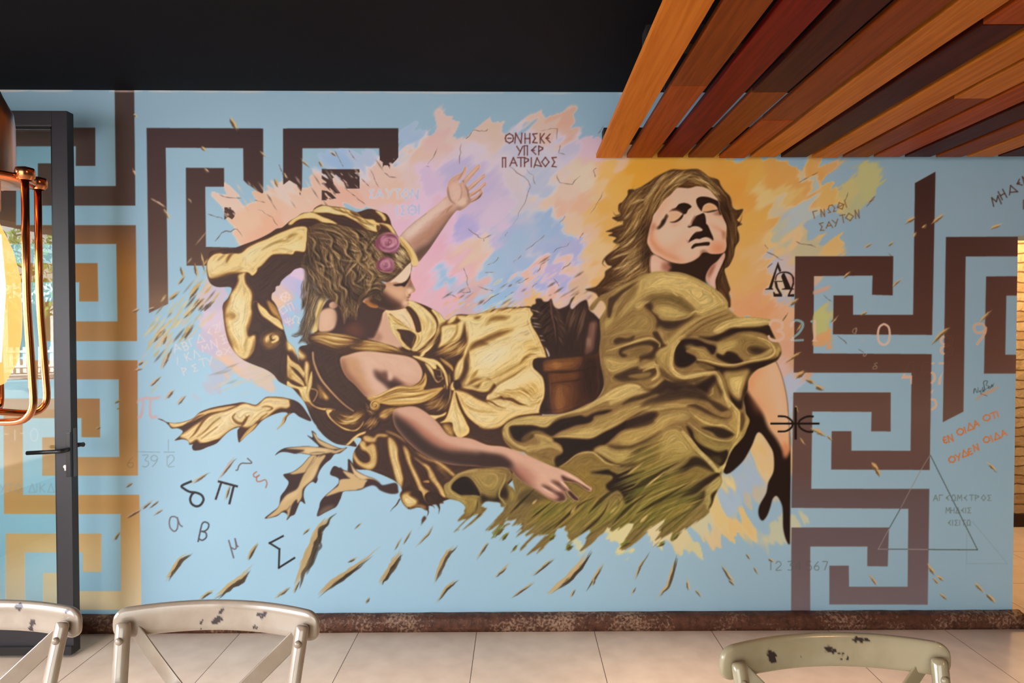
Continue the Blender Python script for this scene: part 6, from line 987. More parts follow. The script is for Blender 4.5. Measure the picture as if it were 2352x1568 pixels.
def text(words, x, y, w, h, col, lw, rot=0, gap=.35, a=1.0, b=.5):
    c, s_ = math.cos(math.radians(rot)), math.sin(math.radians(rot)); cx = 0
    for g in words.split():
        if g == '_': cx += w*.9; continue
        wd = w*(.25 if g == 'I' else 1)
        for st in GL[g]:
            q = np.array(st.split(), float).reshape(-1, 2)*[w if g != 'I' else 0, h]+[cx, 0]
            LN(col, lw, np.stack([x+q[:, 0]*c-q[:, 1]*s_, y+q[:, 0]*s_+q[:, 1]*c], 1).ravel(), b, a)
        cx += wd+w*gap
V(900, 270, 3.4845)
own(31)
BR = '#5e2a22'
for (g, x, y, w, h) in [('TH',908,128,66,76),('N',985,125,62,80),('H',1066,128,48,78),('S',1124,128,48,74),('K',1188,128,40,76),('E',1225,128,52,74),('Y',1000,230,48,70),('P2',1060,226,42,74),('E',1108,226,56,72),('R',1176,228,44,70),('P2',886,322,40,74),('A',945,320,56,66),('T',1006,320,54,72),('R',1062,320,44,72),('I',1116,322,10,72),('Dl',1138,322,60,76),('O',1200,318,58,74),('S',1278,318,48,76)]:
    own(31 if y < 200 else 51 if y < 300 else 52); text(g, x, y, w, h, BR, 2.6)
own(32); V(880, 360, 5.6)
LB2 = '#b0bfd6'
for g, x, y, w, h in [('Y',40,420,80,110),('T',150,422,76,110),('O',240,415,104,125),('N',360,420,100,115),('I',180,625,1,115),('S',230,630,70,115),('TH',320,622,105,120),('I',460,620,1,110),('A',-90,425,90,100),('S',-170,425,60,100)]: own(32 if y < 500 else 53); text(g, x, y, w, h, LB2, 3.4, 0, a=.8, b=.8)
own(33); V(1700, 380, 4.6114)
for g, x, y, w, h, r in [('G',770,490,56,70,-15),('N',850,468,44,76,-8),('W',920,430,80,70,-12),('TD',1015,410,75,75,-25),('I',1105,370,1,76,0)]: text(g, x, y, w, h, '#7a4a22', 2, r if g != 'I' else -18)
own(54)
for g, x, y, w, h, r in [('S',835,612,56,80,-8),('A',905,600,70,64,-6),('Y',975,580,60,70,-12),('T',1055,530,56,80,-10),('O',1110,515,82,80,-12),('N',1212,475,48,86,-8)]: text(g, x, y, w, h, '#6e4a24', 2, r)
own(34); V(2050, 380, 3.0166)
for g, x, y, w, h, r in [('M',682,225,56,60,-18),('H',732,182,44,62,-28),('Dl',795,145,60,60,-15),('E',845,108,46,50,-25),('N',896,80,44,56,-20),('I',908,240,1,60,0)]: text(g, x, y, w, h, '#3a2018', 2.4, r)
V(1740, 900, 2.9592); own(35)
OR = '#c2602a'
for g, x, y, w, h in [('e',1256,310,26,42),('N',1288,298,36,46),('Oc',1350,256,44,44),('I',1404,240,1,40),('D',1418,220,44,44),('A',1462,202,36,40),('Oc',1528,162,48,42),('T',1584,146,34,40),('I',1626,132,1,38)]: text(g, x, y, w, h, OR, 2.6, -18)
own(55)
for g, x, y, w, h in [('Oc',1294,446,44,42),('Y',1342,428,34,42),('D',1380,404,42,42),('e',1424,390,30,42),('N',1462,364,36,42),('Oc',1530,312,42,40),('I',1584,296,1,42),('D',1600,286,42,42),('A',1650,268,34,38)]: text(g, x, y, w, h, OR, 2.6, -20)
own(36)
for st, c in [('1172 428 1110 530 1040 660', '#8a7c72'), ('1040 660 972 790', '#8a7c72'), ('972 790 893 930', '#3a3c38'), ('893 930 820 1068', '#8e8078'), ('820 1068 888 1068', '#8e8078'), ('888 1068 1022 1068', '#3c3e3a'), ('1022 1068 1162 1070', '#94867e'), ('1162 1070 1495 1072 1175 430', '#2e302c')]: LN(c, 1.7, st, .4, .9)
own(56); LN('#6b7a76', 1, '1420 1165 1700 1167 1460 880', .5, .7); LN('#6b7a76', 1, '1422 960 1420 1165', .5, .6)
own(37)
text('A G E W M E T R O S', 1195, 700, 30, 38, '#565c54', 1.5, 0, .36, .85); own(57); text('M H D E I S', 1280, 786, 28, 36, '#565c54', 1.5, 0, .2, .8); own(58); text('E I S I T W', 1292, 870, 26, 36, '#565c54', 1.5, 0, .3, .8)
own(38)
DG = {'1': '.5 0 .5 1', '2': '0 .25 .2 .02 .6 0 .85 .2 .8 .45 0 1 .95 1', '3': '0 0 .8 0 .4 .4 .8 .55 .85 .8 .5 1 0 .95', '4': '.7 1 .7 0 0 .7 1 .7', '5': '.8 0 .1 0 .05 .45 .5 .4 .85 .6 .8 .9 .4 1 0 .9', '6': '.7 0 .2 .4 0 .75 .3 1 .7 .95 .8 .65 .5 .5 .1 .6', '7': '0 0 .9 0 .4 1', '9': '.2 1 .7 .6 .85 .25 .5 0 .1 .15 .1 .4 .5 .5 .8 .35', '0': '.5 0 .1 .2 0 .5 .1 .8 .5 1 .9 .8 1 .5 .9 .2 .5 0'}
def dig(d, x, y, w, h, c, lw, a=1, sm=1):
    q = np.array(DG[d].split(), float).reshape(-1, 2)*[w, h]+[x, y]
    S(c, lw, q.ravel(), .5, a, None, sm and len(q) > 4)
for d, x in zip('1234567', [70, 125, 205, 258, 332, 385, 440]): dig(d, x, 1152, 40, 58, '#4c4f4a', 1.6, .8)
V(1740, 560, 3.4085); own(39)
CR = '#dcae92'
for st in ['95 640 110 605 150 598 190 615 190 660 150 680', '150 680 195 695 200 735 150 758 100 745 85 715']: S(CR, [5, 6.5, 6.5, 6.5, 5], st, .6, .95)
x_ = '262 650 275 610 310 598 350 615 352 650 320 700 262 752 362 752'
S('#7b918d', [5.5, 5.5, 6.5, 6, 5, 5, 5], x_, .6, .95); S(CR, [5.5, 6, 5], '262 650 270 620 285 605', .6, .95); S(CR, [5, 5], '283 728 262 752 285 752', .6, .95, None, 0)
P(CR, '415 600 456 596 456 750 470 762 425 762 438 745 438 612 415 612', .6, .95, None, 0); P('#7b8c8c', '415 600 438 598 438 620 415 612', .6, .95, None, 0)
own(59); S('#e0b296', [4.5]*4, '990 625 955 650 942 705 952 765 990 790 1025 765 1035 705 1025 650 990 625', .6)
own(60); S('#d09a76', [4.5]*4, '1760 625 1705 630 1695 665 1720 695 1760 690 1785 660 1760 625', .6); S('#d09a76', [5, 5], '1788 650 1780 700 1715 790', .6)
own(61)
for cy in (755, 830):
    S('#d0a284', [5, 5], f'1462 {cy-32} 1440 {cy-15} 1438 {cy+15} 1462 {cy+34}', .6); S('#6e4c3c', [.8, .8], f'1462 {cy-38} 1510 {cy-35} 1530 {cy} 1510 {cy+40} 1466 {cy+44}', .4, .6); S('#6e4c3c', [.8, .8], f'1462 {cy-22} 1500 {cy-18} 1510 {cy} 1500 {cy+22} 1466 {cy+28}', .4, .5)
own(62)
P('#d0a284', '1128 1045 1145 1015 1160 1012 1150 1030 1210 1030 1207 1098 1198 1098 1198 1052 1126 1054', .5, 1, None, 0); S('#6e4c3c', [.8, .8], '1145 1015 1190 930 1225 922 1225 1045', .4, .5, None, 0)
P('#d0a284', '1362 928 1385 928 1385 940 1362 942', .5, 1, None, 0); S('#d0a284', [5, 5], '1358 1005 1382 1020 1385 1060 1360 1092', .6); P('#d0a284', '1420 928 1458 926 1458 942 1420 942', .5, 1, None, 0); P('#d0a284', '1458 990 1440 1030 1432 1102 1412 1102 1420 1050', .5, 1, None, 0); S('#6e4c3c', [.8, .8], '1300 925 1360 925', .4, .5); S('#6e4c3c', [.8, .8], '1300 925 1290 1010 1340 1000 1356 1040 1340 1090 1290 1070', .4, .5); S('#6e4c3c', [.8, .8], '1460 925 1510 925 1470 1000', .4, .5, None, 0)
own(63)
P('#d0a284', '1358 1155 1382 1135 1370 1160 1358 1172', .5, 1, None, 0); S('#d0a284', [5, 5], '1358 1215 1390 1225 1395 1270 1360 1300', .6); S('#6e4c3c', [.8, .8], '1356 1170 1300 1230 1300 1285 1350 1300', .4, .5); S('#6e4c3c', [.8, .8], '1356 1215 1322 1240 1330 1280 1356 1280', .4, .5)
own(64); S('#b39a80', [1.2, 1.2], '775 655 750 670 745 690 765 700 778 670 772 660 768 705', .5, .8); own(89); S('#b39a80', [1.2, 1.2], '940 930 915 940 935 960 930 975 905 978 908 960 930 955', .5, .8); own(90); S('#d8ac92', [1.3, 1.3], '832 862 828 875 842 878 855 858', .5, .8); own(0); S('#b39a8c', [1.5, 1.5], '810 765 825 745 845 740 830 755 810 765', .8, .5)
own(40)
for s in ['1692 1170 1700 1130 1720 1165 1728 1120', '1735 1160 1737 1145', '1752 1140 1745 1160 1758 1160', '1762 1120 1765 1158 1775 1140 1768 1148 1782 1155', '1780 1145 1770 1080 1800 1075 1790 1105 1810 1115 1785 1140', '1815 1115 1808 1130 1822 1128 1820 1112', '1828 1125 1835 1100 1840 1118 1850 1090', '1745 1172 1800 1190']: 
    V(1740, 560, 3.4085)
    q = pts(s)
    S('#24241e', [1.5, 1.2, .6], s, .4, .95)
S('#c4794a', [2, 4, 6, 2], '1705 1222 1760 1180 1830 1150 1885 1115', 1.2, .75)
V(1740, 560, 3.4085)
own(41)
# alpha-omega monogram
P('#24150f', '160 138 186 210 172 222 156 185 112 345 122 350 122 358 60 358 60 352 88 345', .5, 1, None, 0); P('#24150f', '195 232 210 228 262 345 285 350 285 358 190 358 190 352 215 345 200 300 185 255', .5, 1, None, 0); P('#24150f', '130 290 195 290 195 297 128 297', .5, 1, None, 0); P('#24150f', '132 298 152 298 160 340 192 396 192 412 126 412 122 375 130 375 140 390 170 390 140 340', .5, 1, None, 0); S('#24150f', [2.5, 2.5, 4, 3], '140 285 150 245 180 225 225 222 262 238 283 272', .5); P('#24150f', '268 240 286 262 286 315 270 360 252 395 286 392 286 412 236 412 236 402 262 345 275 300', .5, 1, None, 0)
own(42)
K2 = '#160d0a'
S(K2, 5.6, '298 1278 298 1530', .4); S(K2, 5, '100 1406 485 1406', .4); S(K2, 4.4, '158 1348 220 1352 262 1378 275 1406 262 1440 220 1465 158 1468', .4); S(K2, 4.4, '440 1350 385 1352 335 1378 322 1406 335 1440 385 1468 436 1470', .4)
own(43); V(360, 880, 4.3565)
S('#2b2a2c', 5.2, '352 978 250 1025 275 1055 330 1085 400 1095 450 1120 468 1165 440 1215 395 1230 350 1205 335 1160 350 1115 375 1092', .4); own(65); LN('#2f2426', 5, '622 982 802 1030', .4); LN('#2f2426', 4.6, '645 995 592 1155', .4); LN('#2f2426', 5, '770 1030 728 1200', .4)
own(66); S('#6a5a56', 2.8, '905 748 952 795 900 800 850 800 820 830 810 865 788 870', .4); own(67); S('#b27460', 2.8, '1003 882 968 910 985 940 1030 915 1000 945 1005 980 1040 980 1085 965 1103 1000 1090 1048', .4)
V(340, 1130, 3.92)
own(68); S('#6d6065', 3, '265 235 240 220 205 225 192 270 200 320 235 352 262 330 270 270 262 225 285 290 312 312', .4); own(69); S('#4c474c', 3.4, '450 448 485 290 510 268 545 285 540 325 510 350 480 352 520 365 525 405 490 432 458 420', .4); own(70); S('#6d6065', 3.2, '726 430 772 595', .4); S('#6d6065', 3, '745 495 775 512 795 500 782 412 800 480 815 492', .4)
own(71); LN('#211c1e', 4.2, '1215 395 1095 458 1183 512 1178 680 1318 592', .4)
V(280, 660, 3.563); own(44)
S('#cfa8a4', [3, 6, 6, 5], '122 945 150 915 200 905 260 908 318 895', .7, .9); S('#cfa8a4', [5, 5, 6, 7], '175 910 170 990 155 1050 130 1070', .7, .9); S('#cfa8a4', [5, 5, 6, 7], '235 910 230 1000 240 1060 288 1055', .7, .9)
own(45)
PL = '#e3cfca'
for g, x, y, w, h, r in [('A',410,475,60,62,-20),('B',490,455,44,66,-22),('G',548,425,40,60,-20),('D',605,395,60,60,-15),('E',685,345,44,56,-20),('Z',745,312,54,60,-15),('I',800,282,1,64,0),('I',455,570,1,60,0),('K',510,545,48,64,-22),('L',572,522,54,64,-20),('M',650,478,54,50,-15),('N',720,435,58,70,-15),('X',800,400,50,66,-20),('R',488,660,44,64,-20),('S',568,640,48,56,-20),('T',628,592,56,64,-15),('Y',690,580,46,60,-15),('F',765,518,48,52,-15),('C',830,500,54,50,-15)]: own(91 if g in 'IKLMNX' and x != 800 or (g == 'X') else 92 if g in 'RSTYFC' else 45); text(g, x, y, w, h, PL, 2.2, r, a=.8)
V(440, 460, 4.6118); own(72)
for g, x, y, w, h, r in [('TX',958,968,90,100,8),('P2',1018,1100,66,80,-25),('O',932,1110,88,92,5),('PS',985,1265,60,66,-20),('W2',1058,1220,90,84,0),('HH',935,1000,40,66,-25)]: text(g, x, y, w, h, '#ecd2cc', 2.2, r, a=.85)
own(46); V(280, 660, 3.563)
GY = '#7d8a90'
dig('6', 45, 1390, 60, 82, '#8a7040', 1.5, .8); dig('3', 165, 1372, 62, 95, GY, 1.5, .8); dig('9', 235, 1372, 66, 95, GY, 1.5, .8); dig('1', 350, 1375, 40, 85, GY, 1.4, .8); dig('2', 378, 1372, 56, 92, GY, 1.5, .8); LN(GY, 1.2, '345 1347 432 1347', .4, .8); LN(GY, 1.2, '105 1343 310 1347', .4, .7); LN(GY, 1.4, '380 1245 380 1335', .4, .8)
V(0, 650, 3.015)
own(47)
S('#d8cfc8', 2, '103 1015 103 1090', .5, .8); S('#d8cfc8', 1.6, '30 1045 60 1045', .5, .7); S('#d8cfc8', 1.6, '140 1040 165 1040', .5, .7); dig('0', 212, 1005, 50, 90, '#c8d8de', 1.6, .7)
own(73); text('Y T O _ D I K D I O', -5, 1388, 44, 60, '#8d9496', 1.5, 0, .25, .7)
own(0); V()

# ------------------------------------------------------------ mural: a skin of paint on the wall
MUR = {0: ('mural', None, None)}
for ks, nm, par, lb in [((2, 82, 83, 84, 85), 'key_pattern', 0, 'tan and brown meander stroke behind the glass door'), ((3, 75), 'key_pattern', 0, 'dark torn meander arch above the woman'), ((74, 76, 88), 'key_pattern', 0, 'dark torn inner meander stroke above the woman'),
 ((4, 77, 78, 79, 80, 81), 'key_pattern', 0, 'mauve brown meander stroke right of the archer'), ((5,), 'flying_fragments', 0, None), ((10,), 'painted_woman', 0, 'woman in golden drapery and scarf'), ((11, 86, 87), 'torn_rag', 10, None), ((12,), 'skin', 10, None), ((13,), 'hair', 10, None), ((14, 15), 'rose', 10, 'pink rose in the hair'),
 ((25,), 'painted_archer', 0, 'archer in an olive green robe'), ((21,), 'hair', 25, None), ((22,), 'face', 25, 'upturned face with closed eyes and neck'), ((23,), 'arm', 25, None), ((24,), 'quiver', 25, 'brown quiver of feathered arrows'),
 ((31, 51, 52), 'inscription', 0, 'line of brown Greek capitals beside the raised hand'), ((32, 53), 'inscription', 0, 'line of pale blue Greek letters'), ((33, 54), 'inscription', 0, 'small slanted brown Greek word'), ((34,), 'inscription', 0, 'dark slanted Greek word at the top right'), ((35, 55), 'inscription', 0, 'line of orange Greek capitals'),
 ((36, 56), 'triangle_drawing', 0, 'thin outlined triangle'), ((37, 57, 58), 'inscription', 0, 'line of grey Greek capitals beside the triangle'), ((38,), 'inscription', 0, 'row of thin digits'), ((39, 59, 60, 61, 62, 63), 'painted_number', 0, 'pale pink digits'), ((64, 89, 90), 'painted_letter', 0, 'tiny pale letter'),
 ((40,), 'signature', 0, None), ((41,), 'monogram', 0, 'black alpha and omega'), ((42,), 'symbol', 0, 'black cross with two facing half rounds'), ((43, 65, 66, 67, 68, 69, 70, 71), 'painted_letter', 0, 'single Greek letter below the rags'), ((44,), 'painted_letter', 0, 'pink letter pi'), ((45, 91, 92), 'inscription', 0, 'slanted row of pale pink Greek letters'),
 ((72,), 'inscription', 0, 'pale Greek letters inside the scarf loop'), ((46,), 'inscription', 0, 'thin grey fractions'), ((47, 73), 'inscription', 0, 'faint characters behind the glass door')]:
    for k in ks: MUR[k] = (nm, par, lb)
def build_mural():
    st = .0034; xs = np.arange(-3.15, 4.2, st); zs = np.arange(.0, CEIL+st, st); zs[-1] = CEIL
    xs = np.r_[xs[xs < JX-.001], JX-.001, xs[xs > JX+.002]]
    nx, nz = len(xs), len(zs); X, Z = np.meshgrid(xs, zs); P = np.stack([X, np.full_like(X, -.0015), Z], -1)
    q = to_px(P); u = np.clip(q[..., 0]-MX0-.5, 0, MW-2.001); v = np.clip(q[..., 1]-MY0-.5, 0, MH-2.001)
    iu, iv = u.astype(int), v.astype(int); fu, fv = (u-iu)[..., None], (v-iv)[..., None]
    col = (CV[iv, iu]*(1-fu)+CV[iv, iu+1]*fu)*(1-fv)+(CV[iv+1, iu]*(1-fu)+CV[iv+1, iu+1]*fu)*fv
    alb = np.clip(srgb2lin(col)/light_fit(X, Z), .0, .92)
    alb = np.clip(srgb2lin(col)/light_fit(X, Z), 0, None); alb *= np.minimum(1, .9/np.maximum(alb.max(-1, keepdims=True), 1e-4))
    if WHITE: alb[:] = .8
    own = OWN[np.clip(np.round(v).astype(int), 0, MH-1), np.clip(np.round(u).astype(int), 0, MW-1)]
    rgba = np.ones((nz*nx, 4), np.float32); rgba[:, :3] = alb.reshape(-1, 3)
    P = P.reshape(-1, 3).astype(np.float32)
    fo = own[:-1, :-1]; ii, jj = np.mgrid[:nz-1, :nx-1]
    hole = (X[:-1, :-1] >= JX-.0015) & (Z[:-1, :-1] < HZ)
    fo = np.where(hole, 255, fo); a = ii*nx+jj
    m = bpy.data.materials.new('mural_paint'); m.use_nodes = True; n = m.node_tree.nodes; b = n['Principled BSDF']; L = m.node_tree.links
    at = n.new('ShaderNodeAttribute'); at.attribute_name = 'paint'; L.new(at.outputs['Color'], b.inputs['Base Color']); b.inputs['Roughness'].default_value = .5; b.inputs['Specular IOR Level'].default_value = .25
    tc = n.new('ShaderNodeTexCoord'); nb = n.new('ShaderNodeTexNoise'); nb.inputs['Scale'].default_value = 260; L.new(tc.outputs['Object'], nb.inputs['Vector'])
    bp = n.new('ShaderNodeBump'); bp.inputs['Strength'].default_value = .06; bp.inputs['Distance'].default_value = .004; L.new(nb.outputs[0], bp.inputs['Height']); L.new(bp.outputs[0], b.inputs['Normal'])
    made = {}
    for k, (nm, par, lb) in MUR.items():
        f = a[fo == k]
        if len(f) == 0: continue
        quads = np.stack([f, f+1, f+1+nx, f+nx], 1); used, inv = np.unique(quads.ravel(), return_inverse=True)
        me = bpy.data.meshes.new(nm); me.vertices.add(len(used)); me.vertices.foreach_set('co', P[used].ravel())
        me.loops.add(len(inv)); me.loops.foreach_set('vertex_index', inv.astype(np.int32)); nq = len(quads)
        me.polygons.add(nq); me.polygons.foreach_set('loop_start', np.arange(0, 4*nq, 4, dtype=np.int32)); me.update(calc_edges=True)
        ca = me.color_attributes.new('paint', 'FLOAT_COLOR', 'POINT'); ca.data.foreach_set('color', rgba[used].ravel())
        me.materials.append(m); o = bpy.data.objects.new(nm, me); C.objects.link(o); made[k] = o
        if par is not None and par in made: o.parent = made[par]
        if lb: o['label'] = lb
        if k == 5: o['kind'] = 'stuff'
    tag(made[0], 'huge sky blue wall mural of a woman and an archer amid Greek key borders', 'mural')
build_mural()

# ------------------------------------------------------------ slatted timber canopy, upper right
def wood(name, c1, c2):
    m = bpy.data.materials.new(name); m.use_nodes = True; n = m.node_tree.nodes; L = m.node_tree.links; b = n['Principled BSDF']
    tc = n.new('ShaderNodeTexCoord'); mp = n.new('ShaderNodeMapping'); mp.inputs['Scale'].default_value = (38, 1.6, 20); L.new(tc.outputs['Object'], mp.inputs['Vector'])
    nz = n.new('ShaderNodeTexNoise'); nz.inputs['Scale'].default_value = 1.6; nz.inputs['Detail'].default_value = 9; nz.inputs['Distortion'].default_value = .6; L.new(mp.outputs[0], nz.inputs['Vector'])
    rp = n.new('ShaderNodeValToRGB'); rp.color_ramp.elements[0].position = .36; rp.color_ramp.elements[1].position = .64; rp.color_ramp.elements[0].color = (*lin(c2), 1); rp.color_ramp.elements[1].color = (*lin(c1), 1)
    L.new(nz.outputs[0], rp.inputs[0]); L.new(rp.outputs[0], b.inputs['Base Color']); b.inputs['Roughness'].default_value = .5; b.inputs['Specular IOR Level'].default_value = .14
    bp = n.new('ShaderNodeBump'); bp.inputs['Strength'].default_value = .12; bp.inputs['Distance'].default_value = .003; L.new(nz.outputs[0], bp.inputs['Height']); L.new(bp.outputs[0], b.inputs['Normal'])
    return m
WD = {k: wood('timber_'+k, a, b) for k, a, b in (('orange', '#d9822f', '#c8701f'), ('amber', '#c87a2c', '#b0651c'), ('red', '#7a1606', '#600e02'), ('brown', '#8c4415', '#76350d'), ('dark', '#4c1c0d', '#3a1207'), ('rust', '#a8501a', '#8f3d10'))}
E0 = at_y(1369, 363, -.045); SZ = E0.z; SKEW = math.radians(1.42)
can = thing('slat_canopy', 'canopy of warm mixed timber slats hung below the black ceiling above the archer', 'slatted ceiling', (E0.x, -.045, SZ), -SKEW)
PLAN = [('orange',), ('rust', 1.02, 'brown'), ('red', ), ('brown', .95, 'dark'), ('rust', .62, 'brown'), ('amber',), ('dark', 1.5, 'rust'), ('amber', ), ('brown', .88, 'amber'), ('rust',), ('dark', 1.3, 'brown'), ('brown',), ('amber', .7, 'rust'), ('dark',), ('rust', 1.0, 'amber'), ('brown',), ('amber',), ('red', .8, 'brown'), ('rust',), ('brown',)]
rr = random.Random(5)
for i, pl in enumerate(PLAN):
    x0 = i*.1545; wd = .1275; L0 = 3.15
    if E0.x+x0+wd > 4.55: break
    cuts = [(0, L0, pl[0])] if len(pl) == 1 else [(0, pl[1]-.0015, pl[0]), (pl[1]+.0015, L0, pl[2])]
    for a, b, k in cuts:
        bm = BM(); dz = rr.uniform(-.0025, .0025); box(bm, x0, x0+wd, -b, -a, dz, .021+dz, .0015)
        obj('slat', bm, WD[k], can)
M_batten = mat('black_batten', (.012, .011, .011), .6, .3)
for y in (.16, 1.25, 2.4):
    bm = BM(); box(bm, .01, len(PLAN)*.1545-.05 if E0.x+len(PLAN)*.1545 < 4.5 else 4.5-E0.x, -y-.075, -y, .0245, .0845); obj('batten', bm, M_batten, can)
for y in (.2, 1.29, 2.44):
    for x in (.3, 1.6, 2.4):
        bm = BM(); box(bm, x, x+.025, -y-.012, -y+.012, .0845, CEIL-SZ); obj('hanger', bm, M_batten, can)

# ------------------------------------------------------------ glass door leaf folded back against the mural, left
M_alu = mat('dark_door_metal', lin('#2b282d'), .42, .5, bump=.03, bscale=400)
M_hw = mat('black_hardware', (.012, .012, .013), .28, .5)
M_steel = mat('brushed_steel', (.55, .54, .53), .3, .5, 1.0)
YB = -.235; YF = YB-.05                      # back and front of the leaf
XR = at_y(160, 760, YF).x; ZT = at_y(100, 254, YF).z
XL = XR-.92; SW = .072
door = thing('glass_door', 'tall black framed glass door folded open against the left end of the mural', 'door', (XL, YF, .012))
def lbox(nm, x0, x1, z0, z1, y0=YF, y1=YB, m=M_alu, bev=.003, par=door):
    bm = BM(); box(bm, x0-XL, x1-XL, y0-YF, y1-YF, z0-.012, z1-.012, bev); return obj(nm, bm, m, par)
lbox('stile', XR-SW, XR, .012, ZT); lbox('stile', XL, XL+SW, .012, ZT)
lbox('rail', XL+SW, XR-SW, ZT-.07, ZT); lbox('rail', XL+SW, XR-SW, .012, .165)
lbox('drip_bar', XL-.0, XR+.0, .014, .052, YF-.018, YF, M_hw)
def glass_mat(name, tint=(.95, 1.0, .99), rough=0.0):
    m = bpy.data.materials.new(name); m.use_nodes = True; n = m.node_tree.nodes; L = m.node_tree.links; n.clear()
    o = n.new('ShaderNodeOutputMaterial'); tr = n.new('ShaderNodeBsdfTransparent'); tr.inputs[0].default_value = (*tint, 1)
    gl = n.new('ShaderNodeBsdfGlossy'); gl.inputs['Roughness'].default_value = rough; fr = n.new('ShaderNodeFresnel'); fr.inputs[0].default_value = 1.5
    mx = n.new('ShaderNodeMixShader'); L.new(fr.outputs[0], mx.inputs[0]); L.new(tr.outputs[0], mx.inputs[1]); L.new(gl.outputs[0], mx.inputs[2]); L.new(mx.outputs[0], o.inputs[0]); return m
M_glass = glass_mat('door_glass')
lbox('glass_pane', XL+SW-.008, XR-SW+.008, .157, ZT-.062, YF+.021, YF+.029, M_glass, 0)
# rubber beads around the pane
bm = BM()
for x0, x1, z0, z1 in ((XR-SW-.012, XR-SW, .165, ZT-.07), (XL+SW, XL+SW+.012, .165, ZT-.07), (XL+SW, XR-SW, ZT-.082, ZT-.07), (XL+SW, XR-SW, .165, .177)):
    box(bm, x0-XL, x1-XL, .012, .021, z0-.012, z1-.012)
obj('glazing_bead', bm, M_hw, door)
# handle set
HX = at_y(159, 1040, YF).x; HZ2 = at_y(159, 1031, YF).z
bm = BM(); box(bm, HX-.011-XL, HX+.011-XL, -.009, 0, at_y(160, 1094, YF).z-.012, at_y(160, 992, YF).z-.012, .003); hp = obj('handle_plate', bm, M_hw, door)
bm = BM(); tube(bm, arc([(HX-XL, 0, HZ2-.012), (HX-XL, -.052, HZ2-.012), (HX-.03-XL, -.056, HZ2-.014), (HX-.158-XL, -.056, HZ2-.02)]), [.010]*8+[.0095]*(len(arc([(0,0,0),(0,1,0),(1,1,0),(2,1,0)]))-8), 14); obj('lever_handle', bm, M_hw, door, True)
bm = BM(); tube(bm, [(HX-.017-XL, .001, at_y(151, 1071, YF).z-.012), (HX-.017-XL, -.006, at_y(151, 1071, YF).z-.012)], .0085, 16); box(bm, HX-.0205-XL, HX-.0135-XL, -.005, 0, at_y(151, 1080, YF).z-.012, at_y(151, 1073, YF).z-.012); obj('lock_cylinder', bm, M_steel, door)
bm = BM(); box(bm, XR-XL, XR+.003-XL, .012, .036, at_y(178, 1096, YF).z-.012, at_y(178, 984, YF).z-.012, .001); obj('lock_faceplate', bm, mat('worn_steel', (.16, .15, .15), .4, .5, .8), door)
bm = BM(); tube(bm, [(HX-XL, .05, HZ2+.006-.012), (HX-XL, .085, HZ2+.006-.012), (HX+.002-XL, .102, HZ2+.004-.012)], [.009, .009, .012], 12); tube(bm, [(HX-XL, .096, HZ2-.006), (HX-.11-XL, .1, HZ2-.01)], .009, 12); obj('rear_handle', bm, M_hw, door, True)

# ------------------------------------------------------------ three cream painted metal cross-back chairs
def chair_paint(name, base, tint):
    m = bpy.data.materials.new(name); m.use_nodes = True; n = m.node_tree.nodes; L = m.node_tree.links; b = n['Principled BSDF']
    at = n.new('ShaderNodeAttribute'); at.attribute_name = 'wear'; tc = n.new('ShaderNodeTexCoord')
    nz = n.new('ShaderNodeTexNoise'); nz.inputs['Scale'].default_value = 9; nz.inputs['Detail'].default_value = 5; L.new(tc.outputs['Object'], nz.inputs['Vector'])
    rp = n.new('ShaderNodeValToRGB'); rp.color_ramp.elements[0].color = (*lin(tint), 1); rp.color_ramp.elements[1].color = (*lin(base), 1); rp.color_ramp.elements[0].position = .35; rp.color_ramp.elements[1].position = .6; L.new(nz.outputs[0], rp.inputs[0])
    mx = n.new('ShaderNodeMixRGB'); L.new(at.outputs['Fac'], mx.inputs[0]); L.new(rp.outputs[0], mx.inputs[1]); mx.inputs[2].default_value = (*lin('#2b1a14'), 1); L.new(mx.outputs[0], b.inputs['Base Color'])
    ro = n.new('ShaderNodeMapRange'); ro.inputs[3].default_value = .2; ro.inputs[4].default_value = .55; L.new(at.outputs['Fac'], ro.inputs[0]); L.new(ro.outputs[0], b.inputs['Roughness'])
    b.inputs['Specular IOR Level'].default_value = .5; b.inputs['Coat Weight'].default_value = .7; b.inputs['Coat Roughness'].default_value = .1
    nb = n.new('ShaderNodeTexNoise'); nb.inputs['Scale'].default_value = 60; L.new(tc.outputs['Object'], nb.inputs['Vector']); bp = n.new('ShaderNodeBump'); bp.inputs['Strength'].default_value = .05; bp.inputs['Distance'].default_value = .003; L.new(nb.outputs[0], bp.inputs['Height']); L.new(bp.outputs[0], b.inputs['Normal'])
    return m
def wear_attr(o, fn):
    me = o.data; co = np.empty(len(me.vertices)*3); me.vertices.foreach_get('co', co); co = co.reshape(-1, 3)
    a = me.attributes.new('wear', 'FLOAT', 'POINT'); a.data.foreach_set('value', np.clip(fn(co), 0, 1).astype(np.float32))
def blob(t, v, chips, seed=0):
    """ragged chips: (centre along, centre up, half length, half height, slant)"""
    w = np.zeros(len(t)); r = np.random.RandomState(seed); ph = r.rand(6)*6
    wob = .25*np.sin(t*190+v*90+ph[0])*np.sin(v*230-t*60+ph[1])+.16*np.sin(t*420+v*500+ph[2])+.1*np.sin(v*780-t*540+ph[3])
    for c, u, a, b, s in chips:
        x = t-c; y = v-u; x2 = x*math.cos(s)+y*math.sin(s); y2 = -x*math.sin(s)+y*math.cos(s)
        w = np.maximum(w, np.clip((1-np.hypot(x2/a, y2/b)+wob*.8)*6, 0, 1))
    return w
RW, RH, RT = .2375, .070, .022        # half width, height and thickness of the top rail
